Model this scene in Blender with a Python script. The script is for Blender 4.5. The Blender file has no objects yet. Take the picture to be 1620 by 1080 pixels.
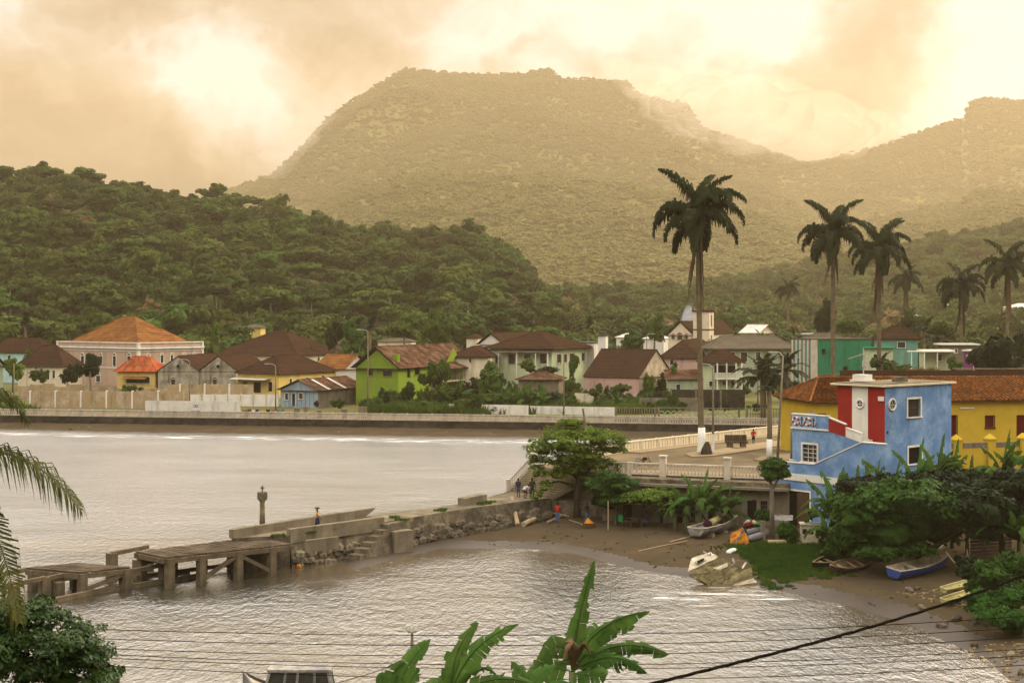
import bpy, bmesh, math, random
import numpy as np
from mathutils import Vector, Matrix, Euler
R = math.radians
SC = bpy.context.scene
COL = SC.collection
rnd = random.Random(7)

# ------------------------------------------------------------------ camera
H, F, CX, HY = 18.2, 2250.0, 810.0, 498.0
cam_d = bpy.data.cameras.new('camera'); cam = bpy.data.objects.new('camera', cam_d); COL.objects.link(cam)
cam.location = (0, 0, H); cam.rotation_euler = (R(90), 0, 0)
cam_d.sensor_width = 36; cam_d.lens = 36 * F / 1620; cam_d.shift_y = -(540 - HY) / 1620
cam_d.clip_start = 0.5; cam_d.clip_end = 20000
SC.camera = cam

# ------------------------------------------------------------------ world, sun, exposure
SUN_EL, SUN_AZ = R(25), R(52)          # azimuth from +Y towards +X
world = bpy.data.worlds.new('World'); SC.world = world; world.use_nodes = True
def build_world():
    nt = world.node_tree; N = nt.nodes; L = nt.links; N.clear()
    out = N.new('ShaderNodeOutputWorld'); bg = N.new('ShaderNodeBackground')
    sky = N.new('ShaderNodeTexSky'); sky.sky_type = 'NISHITA'; sky.sun_disc = False
    sky.sun_elevation = SUN_EL; sky.sun_rotation = SUN_AZ
    tc = N.new('ShaderNodeTexCoord')
    def noise(scale, detail, vec, rough=0.55):
        n = N.new('ShaderNodeTexNoise'); n.inputs['Scale'].default_value = scale
        n.inputs['Detail'].default_value = detail; n.inputs['Roughness'].default_value = rough
        L.new(vec, n.inputs['Vector']); return n
    def math_(op, a, b=None, c=None, clamp=False):
        m = N.new('ShaderNodeMath'); m.operation = op; m.use_clamp = clamp
        for i, v in enumerate((a, b, c)):
            if v is None: continue
            if isinstance(v, (int, float)): m.inputs[i].default_value = v
            else: L.new(v, m.inputs[i])
        return m.outputs[0]
    gen = tc.outputs['Generated']
    # swirl the lookup so that the big cloud masses get torn edges
    w1 = noise(5.0, 5, gen, 0.6)
    vm = N.new('ShaderNodeVectorMath'); vm.operation = 'SUBTRACT'; L.new(w1.outputs['Color'], vm.inputs[0]); vm.inputs[1].default_value = (.5, .5, .5)
    vs = N.new('ShaderNodeVectorMath'); vs.operation = 'SCALE'; L.new(vm.outputs[0], vs.inputs[0]); vs.inputs['Scale'].default_value = 0.21
    va = N.new('ShaderNodeVectorMath'); va.operation = 'ADD'; L.new(gen, va.inputs[0]); L.new(vs.outputs[0], va.inputs[1])
    warped = va.outputs[0]
    mp = N.new('ShaderNodeMapping'); L.new(warped, mp.inputs['Vector']); mp.inputs['Scale'].default_value = (1, 1, 1.7)
    n2 = noise(4.5, 8, mp.outputs[0], 0.52); n3 = noise(11, 6, mp.outputs[0], 0.5)
    sep = N.new('ShaderNodeSeparateXYZ'); L.new(gen, sep.inputs[0]); z = sep.outputs['Z']
    # base brightness: rises with elevation, noise clouds over it
    mr = N.new('ShaderNodeMapRange'); mr.clamp = True; L.new(z, mr.inputs[0])
    for i, v in zip((1, 2, 3, 4), (0.02, 0.27, 0.30, 0.80)): mr.inputs[i].default_value = v
    b = math_('ADD', mr.outputs[0], math_('MULTIPLY', math_('SUBTRACT', n2.outputs['Fac'], 0.5), 1.9))
    b = math_('ADD', b, math_('MULTIPLY', math_('SUBTRACT', n3.outputs['Fac'], 0.5), 0.85))
    # the big cloud masses of this sky: (px, py, radius px, amount)
    for px, py, rad, amt in ((300, 180, 110, 0.60), (1560, 60, 120, 0.75), (1210, 20, 110, .45), (60, 60, 190, .22), (860, 20, 260, .12),
                             (90, 245, 150, -.32), (1300, 130, 95, -.45), (1190, 170, 75, .05), (1030, 110, 90, .12), (1630, 95, 50, -.55),
                             (560, 75, 130, -.10), (460, 200, 110, .12), (1420, 215, 90, .15), (330, 280, 120, -.12), (1000, 60, 110, .05)):
        v = Vector(((px - CX) / F, 1, -(py - HY) / F)).normalized()
        d = N.new('ShaderNodeVectorMath'); d.operation = 'DISTANCE'; L.new(warped, d.inputs[0]); d.inputs[1].default_value = v
        r_ = rad / F
        e = math_('EXPONENT', math_('MULTIPLY', math_('POWER', d.outputs['Value'], 2.0), -1.0 / (r_ * r_)))
        b = math_('ADD', b, math_('MULTIPLY', e, amt))
    cr = N.new('ShaderNodeValToRGB'); L.new(b, cr.inputs[0]); cr.color_ramp.interpolation = 'B_SPLINE'
    el = cr.color_ramp.elements
    el[0].position = 0.0; el[0].color = (.10, .07, .04, 1)
    el[1].position = 1.0; el[1].color = (.60, .60, .59, 1)
    for p, c in ((.25, (.155, .105, .055)), (.5, (.25, .185, .115)), (.75, (.37, .32, .25))):
        e = el.new(p); e.color = (*c, 1)
    # overcast sky brighter towards the zenith, boosted above the view to brighten the water
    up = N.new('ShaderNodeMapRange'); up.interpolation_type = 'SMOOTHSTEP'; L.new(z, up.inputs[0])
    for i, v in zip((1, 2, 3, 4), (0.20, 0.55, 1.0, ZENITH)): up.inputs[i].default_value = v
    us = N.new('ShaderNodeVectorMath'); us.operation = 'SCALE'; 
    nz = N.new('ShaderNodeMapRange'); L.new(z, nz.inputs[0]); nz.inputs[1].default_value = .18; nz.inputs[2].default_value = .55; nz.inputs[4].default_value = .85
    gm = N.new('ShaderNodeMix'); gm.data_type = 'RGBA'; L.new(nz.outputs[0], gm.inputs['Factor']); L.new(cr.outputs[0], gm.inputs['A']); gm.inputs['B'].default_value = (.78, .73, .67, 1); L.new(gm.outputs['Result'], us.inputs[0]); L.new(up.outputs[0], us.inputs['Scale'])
    # a thin share of clear sky between the clouds
    sk = N.new('ShaderNodeVectorMath'); sk.operation = 'SCALE'; L.new(sky.outputs[0], sk.inputs[0]); sk.inputs['Scale'].default_value = 0.10
    mx = N.new('ShaderNodeMix'); mx.data_type = 'RGBA'; mx.inputs['Factor'].default_value = 0.93
    L.new(sk.outputs[0], mx.inputs['A']); L.new(us.outputs[0], mx.inputs['B'])
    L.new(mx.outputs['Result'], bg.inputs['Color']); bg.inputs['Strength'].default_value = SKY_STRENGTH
    L.new(bg.outputs[0], out.inputs['Surface'])
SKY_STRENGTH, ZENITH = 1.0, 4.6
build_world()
sun_d = bpy.data.lights.new('sun', 'SUN'); sun = bpy.data.objects.new('sun', sun_d); COL.objects.link(sun)
sun_d.energy = 4.8; sun_d.angle = R(12); sun_d.color = (1, .84, .62)
sv = Vector((math.sin(SUN_AZ) * math.cos(SUN_EL), math.cos(SUN_AZ) * math.cos(SUN_EL), math.sin(SUN_EL)))
sun.rotation_euler = sv.to_track_quat('Z', 'Y').to_euler()
vs_ = SC.view_settings; vs_.view_transform = 'Standard'; vs_.look = 'None'; vs_.gamma = 1; vs_.exposure = 0.5; vs_.use_curve_mapping = False
SC.render.engine = 'CYCLES'
cy = SC.cycles
cy.max_bounces = 5; cy.diffuse_bounces = 2; cy.glossy_bounces = 2; cy.transmission_bounces = 2; cy.volume_bounces = 0; cy.transparent_max_bounces = 6
cy.caustics_reflective = False; cy.caustics_refractive = False
cy.use_denoising = True
try: cy.denoiser = 'OPENIMAGEDENOISE'
except Exception: pass

# ------------------------------------------------------------------ helpers
def P(px, py, d): return Vector(((px - CX) / F * d, d, H - (py - HY) / F * d))
def G(px, py, z):
    d = F * (H - z) / (py - HY); return Vector(((px - CX) / F * d, d, z))
def zat(py, d): return H - (py - HY) / F * d
def xat(px, d): return (px - CX) / F * d

def tag(o, label=None, cat=None, group=None, kind=None):
    if label: o['label'] = label
    if cat: o['category'] = cat
    if group: o['group'] = group
    if kind: o['kind'] = kind
    return o
def empty(name, loc=(0, 0, 0), rz=0, **k):
    o = bpy.data.objects.new(name, None); COL.objects.link(o); o.location = loc; o.rotation_euler = (0, 0, rz)
    o.empty_display_size = .2
    return tag(o, **k)
def link(name, me, parent=None, loc=(0, 0, 0), rot=(0, 0, 0), sc=(1, 1, 1), **k):
    o = bpy.data.objects.new(name, me); COL.objects.link(o)
    if parent is not None: o.parent = parent
    o.location = loc; o.rotation_euler = rot; o.scale = sc if hasattr(sc, '__len__') else (sc, sc, sc)
    return tag(o, **k)

class MB:
    """collects vertices and faces of one mesh"""
    def __init__(s): s.v = []; s.f = []
    def quad(s, a, b, c, d):
        n = len(s.v); s.v += [tuple(a), tuple(b), tuple(c), tuple(d)]; s.f.append((n, n + 1, n + 2, n + 3)); return s
    def tri(s, a, b, c):
        n = len(s.v); s.v += [tuple(a), tuple(b), tuple(c)]; s.f.append((n, n + 1, n + 2)); return s
    def box(s, c, size, M=None, taper=1.0):
        x, y, z = size[0] / 2, size[1] / 2, size[2] / 2
        n = len(s.v); c = Vector(c)
        for k in (-1, 1):
            t = taper if k > 0 else 1
            for (i, j) in ((-1, -1), (1, -1), (1, 1), (-1, 1)):
                v = Vector((i * x * t, j * y * t, k * z))
                if M is not None: v = M @ v
                s.v.append(tuple(v + c))
        s.f += [(n, n + 3, n + 2, n + 1), (n + 4, n + 5, n + 6, n + 7)] + [(n + i, n + (i + 1) % 4, n + 4 + (i + 1) % 4, n + 4 + i) for i in range(4)]
        return s
    def b2(s, x0, x1, y0, y1, z0, z1):
        return s.box(((x0 + x1) / 2, (y0 + y1) / 2, (z0 + z1) / 2), (abs(x1 - x0), abs(y1 - y0), abs(z1 - z0)))
    def beam(s, a, b, w, h, up=(0, 0, 1)):
        a, b = Vector(a), Vector(b); d = b - a; L_ = d.length
        if L_ < 1e-6: return s
        z = d.normalized(); u = Vector(up)
        if abs(z.dot(u)) > .98: u = Vector((0, 1, 0))
        x = u.cross(z).normalized(); y = z.cross(x)
        M = Matrix((x, y, z)).transposed()
        return s.box((a + b) / 2, (w, h, L_), M)
    def tube(s, pts, rad, n=8, cap=True):
        pts = [Vector(p) for p in pts]; rings = []
        if not hasattr(rad, '__len__'): rad = [rad] * len(pts)
        prev = None
        for i, p in enumerate(pts):
            d = (pts[min(i + 1, len(pts) - 1)] - pts[max(i - 1, 0)])
            d = d.normalized() if d.length > 1e-9 else Vector((0, 0, 1))
            ref = Vector((1, 0, 0)) if abs(d.x) < .9 else Vector((0, 1, 0))
            if prev is not None: ref = prev
            x = (ref - d * ref.dot(d)).normalized(); y = d.cross(x); prev = x
            st = len(s.v)
            for k in range(n):
                a = 2 * math.pi * k / n
                s.v.append(tuple(p + (x * math.cos(a) + y * math.sin(a)) * rad[i]))
            rings.append(st)
        for i in range(len(rings) - 1):
            a, b = rings[i], rings[i + 1]
            for k in range(n): s.f.append((a + k, a + (k + 1) % n, b + (k + 1) % n, b + k))
        if cap:
            s.f.append(tuple(rings[0] + k for k in reversed(range(n)))); s.f.append(tuple(rings[-1] + k for k in range(n)))
        return s
    def lathe(s, prof, n=12, c=(0, 0, 0)):
        c = Vector(c); return s.tube([c + Vector((0, 0, z)) for r, z in prof], [r for r, z in prof], n)
    def prism(s, poly, z0, z1):
        n = len(poly); st = len(s.v)
        s.v += [(x, y, z0) for x, y in poly] + [(x, y, z1) for x, y in poly]
        s.f += [tuple(st + i for i in reversed(range(n))), tuple(st + n + i for i in range(n))]
        s.f += [(st + i, st + (i + 1) % n, st + n + (i + 1) % n, st + n + i) for i in range(n)]
        return s
    def arr(s, V, Fc):
        n = len(s.v); s.v += [tuple(x) for x in V]; s.f += [tuple(n + i for i in f) for f in Fc]; return s
    def me(s, name, m, smooth=False):
        me = bpy.data.meshes.new(name); me.from_pydata(s.v, [], s.f)
        if m is not None: me.materials.append(m)
        if smooth: me.polygons.foreach_set('use_smooth', [True] * len(me.polygons))
        me.update(); return me
    def build(s, name, m, parent=None, smooth=False, **k):
        return link(name, s.me(name, m, smooth), parent, **k)
def np_mesh(name, V, Q, m, smooth=False):
    """fast mesh from arrays, all faces with the same number of corners"""
    me = bpy.data.meshes.new(name); nv, nf, k = len(V), len(Q), Q.shape[1]
    me.vertices.add(nv); me.vertices.foreach_set('co', np.ascontiguousarray(V, np.float32).ravel())
    me.loops.add(nf * k); me.loops.foreach_set('vertex_index', Q.astype(np.int32).ravel())
    me.polygons.add(nf); me.polygons.foreach_set('loop_start', np.arange(0, nf * k, k, dtype=np.int32))
    try: me.polygons.foreach_set('loop_total', np.full(nf, k, np.int32))
    except Exception: pass
    me.polygons.foreach_set('use_smooth', np.full(nf, smooth))
    if m is not None: me.materials.append(m)
    me.update(calc_edges=True); me.validate(); return me
def grid_faces(nu, nv):
    i, j = np.meshgrid(np.arange(nu - 1), np.arange(nv - 1), indexing='ij'); a = (i * nv + j).ravel()
    return np.stack([a, a + nv, a + nv + 1, a + 1], 1)

# value noise in numpy
_rg = np.random.RandomState(3); _tab = _rg.rand(256, 256)
def vnoise(x, y, oct=4, gain=.5):
    x = np.asarray(x, float); y = np.asarray(y, float); out = 0 * (x + y); a = 1; tot = 0
    for o in range(oct):
        xi = np.floor(x).astype(int); yi = np.floor(y).astype(int); fx = x - xi; fy = y - yi
        fx = fx * fx * (3 - 2 * fx); fy = fy * fy * (3 - 2 * fy)
        g = lambda i, j: _tab[(xi + i) % 256, (yi + j) % 256]
        out = out + a * ((g(0, 0) * (1 - fx) + g(1, 0) * fx) * (1 - fy) + (g(0, 1) * (1 - fx) + g(1, 1) * fx) * fy)
        tot += a; a *= gain; x = x * 2.03 + 17.3; y = y * 2.03 + 9.1
    return out / tot - .5

# ------------------------------------------------------------------ materials
KA = .67
def mat(name, c1, c2=None, scale=2.0, rough=.8, bump=.0, bscale=None, streak=None, streak_amt=.5, detail=5, spec=.3,
        dirt=None, dirt_scale=.6, dirt_amt=.0, objrand=0.0, trans=0.0, stretch=(1, 1, 1), ramp=(.35, .65), metal=0):
    c1 = tuple(x * KA for x in c1); c2 = c2 and tuple(x * KA for x in c2); spec = 0 if rough >= .8 and spec == .3 else spec
    m = bpy.data.materials.new(name); m.use_nodes = True; nt = m.node_tree; N = nt.nodes; L = nt.links
    bs = N['Principled BSDF']; bs.inputs['Roughness'].default_value = rough; bs.inputs['Specular IOR Level'].default_value = spec
    bs.inputs['Metallic'].default_value = metal
    tc = N.new('ShaderNodeTexCoord'); mp = N.new('ShaderNodeMapping'); L.new(tc.outputs['Object'], mp.inputs[0]); mp.inputs['Scale'].default_value = stretch
    vec = mp.outputs[0]
    def rampnode(fac, p0, p1, ca, cb):
        r = N.new('ShaderNodeValToRGB'); L.new(fac, r.inputs[0]); e = r.color_ramp.elements
        e[0].position = p0; e[1].position = p1; e[0].color = (*ca, 1); e[1].color = (*cb, 1); return r.outputs[0]
    n1 = N.new('ShaderNodeTexNoise'); n1.inputs['Scale'].default_value = scale; n1.inputs['Detail'].default_value = detail; n1.inputs['Roughness'].default_value = .6; L.new(vec, n1.inputs['Vector'])
    col = rampnode(n1.outputs['Fac'], ramp[0], ramp[1], c1, c2 if c2 else tuple(x * .8 for x in c1))
    def mixc(a, bcol, fac):
        mx = N.new('ShaderNodeMix'); mx.data_type = 'RGBA'; L.new(fac, mx.inputs['Factor']); L.new(a, mx.inputs['A'])
        if isinstance(bcol, tuple): mx.inputs['B'].default_value = (*bcol, 1)
        else: L.new(bcol, mx.inputs['B'])
        return mx.outputs['Result']
    if streak:                                   # rain stains running down a wall
        m2 = N.new('ShaderNodeMapping'); L.new(tc.outputs['Object'], m2.inputs[0]); m2.inputs['Scale'].default_value = (.75, .75, .10)
        n2 = N.new('ShaderNodeTexNoise'); n2.inputs['Scale'].default_value = 1.0; n2.inputs['Detail'].default_value = 6; n2.inputs['Roughness'].default_value = .65; L.new(m2.outputs[0], n2.inputs['Vector'])
        r2 = N.new('ShaderNodeMapRange'); L.new(n2.outputs['Fac'], r2.inputs[0]); r2.inputs[1].default_value = .50; r2.inputs[2].default_value = .74; r2.inputs[4].default_value = streak_amt
        col = mixc(col, streak, r2.outputs[0])
    if dirt:
        n3 = N.new('ShaderNodeTexNoise'); n3.inputs['Scale'].default_value = dirt_scale; n3.inputs['Detail'].default_value = 6; n3.inputs['Roughness'].default_value = .7; L.new(vec, n3.inputs['Vector'])
        r3 = N.new('ShaderNodeMapRange'); L.new(n3.outputs['Fac'], r3.inputs[0]); r3.inputs[1].default_value = .45; r3.inputs[2].default_value = .66; r3.inputs[4].default_value = dirt_amt
        col = mixc(col, dirt, r3.outputs[0])
    if objrand:
        oi = N.new('ShaderNodeObjectInfo'); hs = N.new('ShaderNodeHueSaturation'); L.new(col, hs.inputs['Color'])
        a = N.new('ShaderNodeMapRange'); L.new(oi.outputs['Random'], a.inputs[0]); a.inputs[3].default_value = 1 - objrand; a.inputs[4].default_value = 1 + objrand; L.new(a.outputs[0], hs.inputs['Value'])
        ml = N.new('ShaderNodeMath'); ml.operation = 'MULTIPLY'; ml.inputs[1].default_value = 7.31; L.new(oi.outputs['Random'], ml.inputs[0])
        fr = N.new('ShaderNodeMath'); fr.operation = 'FRACT'; L.new(ml.outputs[0], fr.inputs[0])
        h = N.new('ShaderNodeMapRange'); L.new(fr.outputs[0], h.inputs[0]); h.inputs[3].default_value = .5 - .035 * min(objrand * 2, 1); h.inputs[4].default_value = .5 + .035 * min(objrand * 2, 1); L.new(h.outputs[0], hs.inputs['Hue'])
        col = hs.outputs[0]
    L.new(col, bs.inputs['Base Color'])
    if bump:
        nb = N.new('ShaderNodeTexNoise'); nb.inputs['Scale'].default_value = bscale or scale * 4; nb.inputs['Detail'].default_value = 4; L.new(vec, nb.inputs['Vector'])
        bp = N.new('ShaderNodeBump'); bp.inputs['Strength'].default_value = bump; bp.inputs['Distance'].default_value = .1; L.new(nb.outputs['Fac'], bp.inputs['Height']); L.new(bp.outputs[0], bs.inputs['Normal'])
    if trans:
        tr = N.new('ShaderNodeBsdfTranslucent'); L.new(col, tr.inputs['Color'])
        ms = N.new('ShaderNodeMixShader'); ms.inputs[0].default_value = trans
        o = [n for n in N if n.type == 'OUTPUT_MATERIAL'][0]
        L.new(bs.outputs[0], ms.inputs[1]); L.new(tr.outputs[0], ms.inputs[2]); L.new(ms.outputs[0], o.inputs['Surface'])
    return m
M = {}
GRIME = (.035, .03, .022)
def fol(n, a, b, r=.25, t=.25, sc=.35):
    q = {'leaf_bush': .95, 'leaf_dark': .6, 'palm': .6, 'banana': .7, 'coconut': .7, 'banana_near': 1.25, 'leaf_forest': .85, 'leaf_town': .7, 'grass_beach': .7}.get(n, .8); a, b = tuple(x * q for x in a), tuple(x * q for x in b); M[n] = mat(n, a, b, scale=sc, rough=.7, spec=.05, objrand=r, trans=t, detail=3)
fol('leaf_forest', (.028, .054, .006), (.078, .112, .013), r=.42)
fol('leaf_forest_dry', (.15, .10, .04), (.20, .12, .045), r=.15)
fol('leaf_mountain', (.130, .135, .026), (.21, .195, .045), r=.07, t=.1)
fol('leaf_town', (.035, .070, .010), (.085, .13, .016), r=.30)
fol('leaf_dark', (.010, .020, .005), (.020, .036, .007), r=.2, t=.1)
fol('leaf_bush', (.016, .045, .006), (.040, .095, .012), r=.15, sc=1.2)
fol('leaf_shore', (.065, .125, .010), (.150, .215, .022), r=.1, t=.35, sc=1.0)
fol('palm', (.022, .034, .010), (.045, .060, .015), r=.15, t=.2, sc=1)
fol('coconut', (.050, .062, .012), (.105, .105, .022), r=.15, t=.3, sc=1.3)
fol('banana', (.045, .115, .016), (.090, .165, .028), r=.22, t=.35, sc=1.6)
fol('banana_near', (.035, .080, .014), (.075, .125, .026), r=.15, t=.4, sc=2.0)
fol('dead_leaf', (.10, .062, .030), (.17, .105, .055), r=.1, t=.15, sc=2)
fol('grass', (.040, .085, .010), (.095, .145, .020), r=.1, t=.25, sc=.5)
fol('grass_beach', (.030, .085, .008), (.060, .125, .014), r=.1, t=.25, sc=.7)
M['bark'] = mat('bark', (.12, .10, .07), (.22, .19, .14), scale=3, bump=.5, stretch=(1, 1, .3))
M['bark_dark'] = mat('bark_dark', (.035, .028, .018), (.06, .048, .03), scale=3, bump=.5, stretch=(1, 1, .3))
M['palm_trunk'] = mat('palm_trunk', (.10, .078, .045), (.165, .13, .078), scale=1.2, bump=.3, bscale=6, streak=(.07, .06, .04), streak_amt=.7)
M['crownshaft'] = mat('crownshaft', (.09, .11, .04), (.13, .14, .06), scale=1)
M['whitewash'] = mat('whitewash', (.72, .70, .64), (.62, .59, .52), scale=2, dirt=(.2, .17, .12), dirt_amt=.6)
M['terrain'] = mat('terrain', (.028, .040, .010), (.055, .060, .018), scale=.08, rough=1, dirt=(.12, .08, .04), dirt_scale=.02, dirt_amt=.25)
M['town_ground'] = mat('town_ground', (.10, .095, .035), (.17, .135, .075), scale=.12, rough=1, bump=.3, bscale=2, dirt=(.05, .075, .015), dirt_scale=.06, dirt_amt=.8)
M['sand'] = mat('sand', (.080, .060, .034), (.055, .042, .025), scale=.35, rough=.95, bump=.7, bscale=1.5, dirt=(.045, .032, .02), dirt_scale=.30, dirt_amt=.75)
M['sand_wet'] = mat('sand_wet', (.05, .035, .021), (.036, .026, .016), scale=.4, rough=.6, spec=.2)
M['asphalt'] = mat('asphalt', (.13, .10, .06), (.10, .078, .048), scale=.25, rough=.9, bump=.15, dirt=(.17, .125, .075), dirt_scale=.12, dirt_amt=.6)
M['paving'] = mat('paving', (.25, .19, .11), (.20, .15, .09), scale=.5, rough=.9, dirt=(.18, .14, .09), dirt_scale=.4, dirt_amt=.5)

# ------------------------------------------------------------------ terrain heights
def crest(tbl, px): t = np.array(tbl, float); return np.interp(px, t[:, 0], t[:, 1])
HL = [(-900, 262), (-300, 255), (0, 262), (90, 262), (200, 280), (290, 300), (340, 292), (400, 312), (470, 330), (560, 350), (650, 362), (740, 360), (800, 385), (850, 432), (900, 470), (980, 500), (1060, 520)]
HC = [(500, 500), (700, 470), (850, 450), (950, 452), (1040, 445), (1120, 448), (1250, 455), (1400, 470), (1700, 480)]
HR = [(900, 520), (1000, 490), (1080, 465), (1130, 445), (1180, 430), (1250, 415), (1300, 398), (1400, 388), (1480, 370), (1560, 360), (1620, 348), (1800, 330), (2400, 320)]
HM = [(-900, 420), (-200, 400), (100, 370), (250, 330), (370, 292), (430, 272), (480, 225), (520, 180), (560, 150), (620, 117), (645, 104), (700, 110), (760, 113), (830, 113), (868, 104), (890, 120), (950, 122), (992, 124), (1010, 142), (1060, 156), (1085, 158), (1110, 195), (1180, 220), (1270, 252), (1310, 246), (1400, 222), (1500, 188), (1526, 182), (1533, 156), (1560, 148), (1600, 154), (1650, 150), (1800, 175), (2500, 260)]
def shape(t, p): return np.clip(t, 0, 1) ** p
def height(x, y):
    """terrain height at world x, y (arrays)"""
    x = np.asarray(x, float); y = np.maximum(np.asarray(y, float), 1.0)
    az = CX + F * x / y; d = y
    base = 2.2 + np.clip((d - 240) / 180, 0, 1) * 2.0 + np.clip((d - 420) / 900, 0, 2) * 8
    def ridge(tbl, db, dc, lift, p, amp, nsc, back=.35):
        top = H - (crest(tbl, az) + lift - HY) / F * dc
        top = np.maximum(top, 0)
        n = vnoise(x / nsc + 31, y / nsc + 7, 5, .55) * 2
        t = (d - db) / (dc - db)
        h = base + (top - base) * shape(t, p)
        h = h + amp * n * np.clip(t * 3, 0, 1) * np.clip((1.02 - t) * 4, 0, 1)
        over = d > dc
        return np.where(over, top - (d - dc) * back, h)
    h = base + vnoise(x / 60, y / 60, 3) * np.clip((d - 330) / 200, 0, 1) * 5
    for r in (ridge(HL, 385, 640, 30, .95, 7, 60, .5), ridge(HC, 480, 800, 26, 1.0, 6, 90, .2), ridge(HR, 520, 1050, 20, 1.1, 12, 110, .25),
              ridge([(a, b + (HY - b) * .42) for a, b in HM], 1100, 2100, 6, 1.0, 60, 330, .05),
              ridge(HM, 1500, 3200, 7, 1.35, 110, 420, .6)):
        h = np.maximum(h, r)
    return h
# ------------------------------------------------------------------ shoreline of the near bay and beach
SHORE_PX = [(560, 900), (640, 880), (700, 866), (760, 866), (850, 868), (905, 874), (960, 888), (1010, 900), (1060, 908), (1110, 915), (1200, 925), (1280, 945), (1340, 956), (1400, 974), (1450, 990), (1500, 1015), (1560, 1040), (1600, 1075)]
SH = [G(a, b, 0).xy for a, b in SHORE_PX] + [Vector((22.5, 62)), Vector((21, 52)), Vector((0, 48)), Vector((-60, 46)), Vector((-160, 60))]
SH = [Vector((-14.0, 110))] + SH
def sdist(x, y):
    """signed distance to the near shore: + on land"""
    x = np.asarray(x, float); y = np.asarray(y, float); best = np.full(x.shape, 1e9)
    for a, b in zip(SH[:-1], SH[1:]):
        ax, ay = a; bx, by = b; dx, dy = bx - ax, by - ay
        t = np.clip(((x - ax) * dx + (y - ay) * dy) / (dx * dx + dy * dy), 0, 1)
        best = np.minimum(best, np.hypot(x - ax - t * dx, y - ay - t * dy))
    poly = [tuple(p) for p in SH] + [(-160, 200), (-14, 200)]
    poly = [tuple(p) for p in SH] + [(-160, 109.9)]       # water polygon of the inner bay
    inside = np.zeros(x.shape, bool); n = len(poly)
    for i in range(n):
        x1, y1 = poly[i]; x2, y2 = poly[(i + 1) % n]
        c = ((y1 > y) != (y2 > y)) & (x < (x2 - x1) * (y - y1) / ((y2 - y1) if y2 != y1 else 1e-9) + x1)
        inside ^= c
    return np.where(inside, -best, best)
def beach_h(x, y):
    s = sdist(x, y)
    h = np.where(s > 0, .16 * np.power(np.clip(s, 0, None), .62), s * .09)
    return h
# far shoreline and sea wall line: from left to right in metres
WL = (Vector((-170, 246)), Vector((62, 206)))          # top line of the far sea wall (x, y)
def wall_y(x): return WL[0].y + (x - WL[0].x) * (WL[1].y - WL[0].y) / (WL[1].x - WL[0].x)
def far_shore(x): return wall_y(x) - 7.0 + 1.2 * np.sin(x / 23) + .5 * np.sin(x / 7.3)

# ------------------------------------------------------------------ ground sheet (town, hills, mountain), one polar grid
def build_ground():
    na, nd = 420, 330
    azp = np.linspace(-950, 2500, na); t = np.linspace(0, 1, nd)
    u = np.concatenate([np.linspace(0, .12, 60, endpoint=False), np.linspace(.12, 1, nd - 60)])
    V = np.zeros((na, nd, 3))
    for i, a in enumerate(azp):
        k = (a - CX) / F
        # start just behind the sea wall
        y0 = (WL[0].y - WL[0].x * (WL[1].y - WL[0].y) / (WL[1].x - WL[0].x)) / (1 - k * (WL[1].y - WL[0].y) / (WL[1].x - WL[0].x)) + .35
        dd = y0 * (4300 / y0) ** u
        V[i, :, 0] = k * dd; V[i, :, 1] = dd
    V[:, :, 2] = height(V[:, :, 0], V[:, :, 1])
    d = V[:, :, 1] - wall_y(V[:, :, 0]); V[:, :, 2] = np.where(d < 9, 1.93, V[:, :, 2] * np.clip((d - 9) / 12, 0, 1) + 1.93 * (1 - np.clip((d - 9) / 12, 0, 1)))
    me = np_mesh('ground', V.reshape(-1, 3), grid_faces(na, nd), M['town_ground'], True)
    me.materials.append(M['terrain']); me.materials.append(M['leaf_mountain'])
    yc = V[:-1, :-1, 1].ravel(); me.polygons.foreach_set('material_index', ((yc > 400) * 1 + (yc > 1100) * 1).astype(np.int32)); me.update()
    link('ground', me, kind='structure')
build_ground()
def ground_z(x, y):
    d = y - wall_y(x); h = float(height(np.array([x]), np.array([y]))[0]); k = min(max((d - 9) / 12, 0), 1)
    return h * k + 1.93 * (1 - k)

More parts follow.
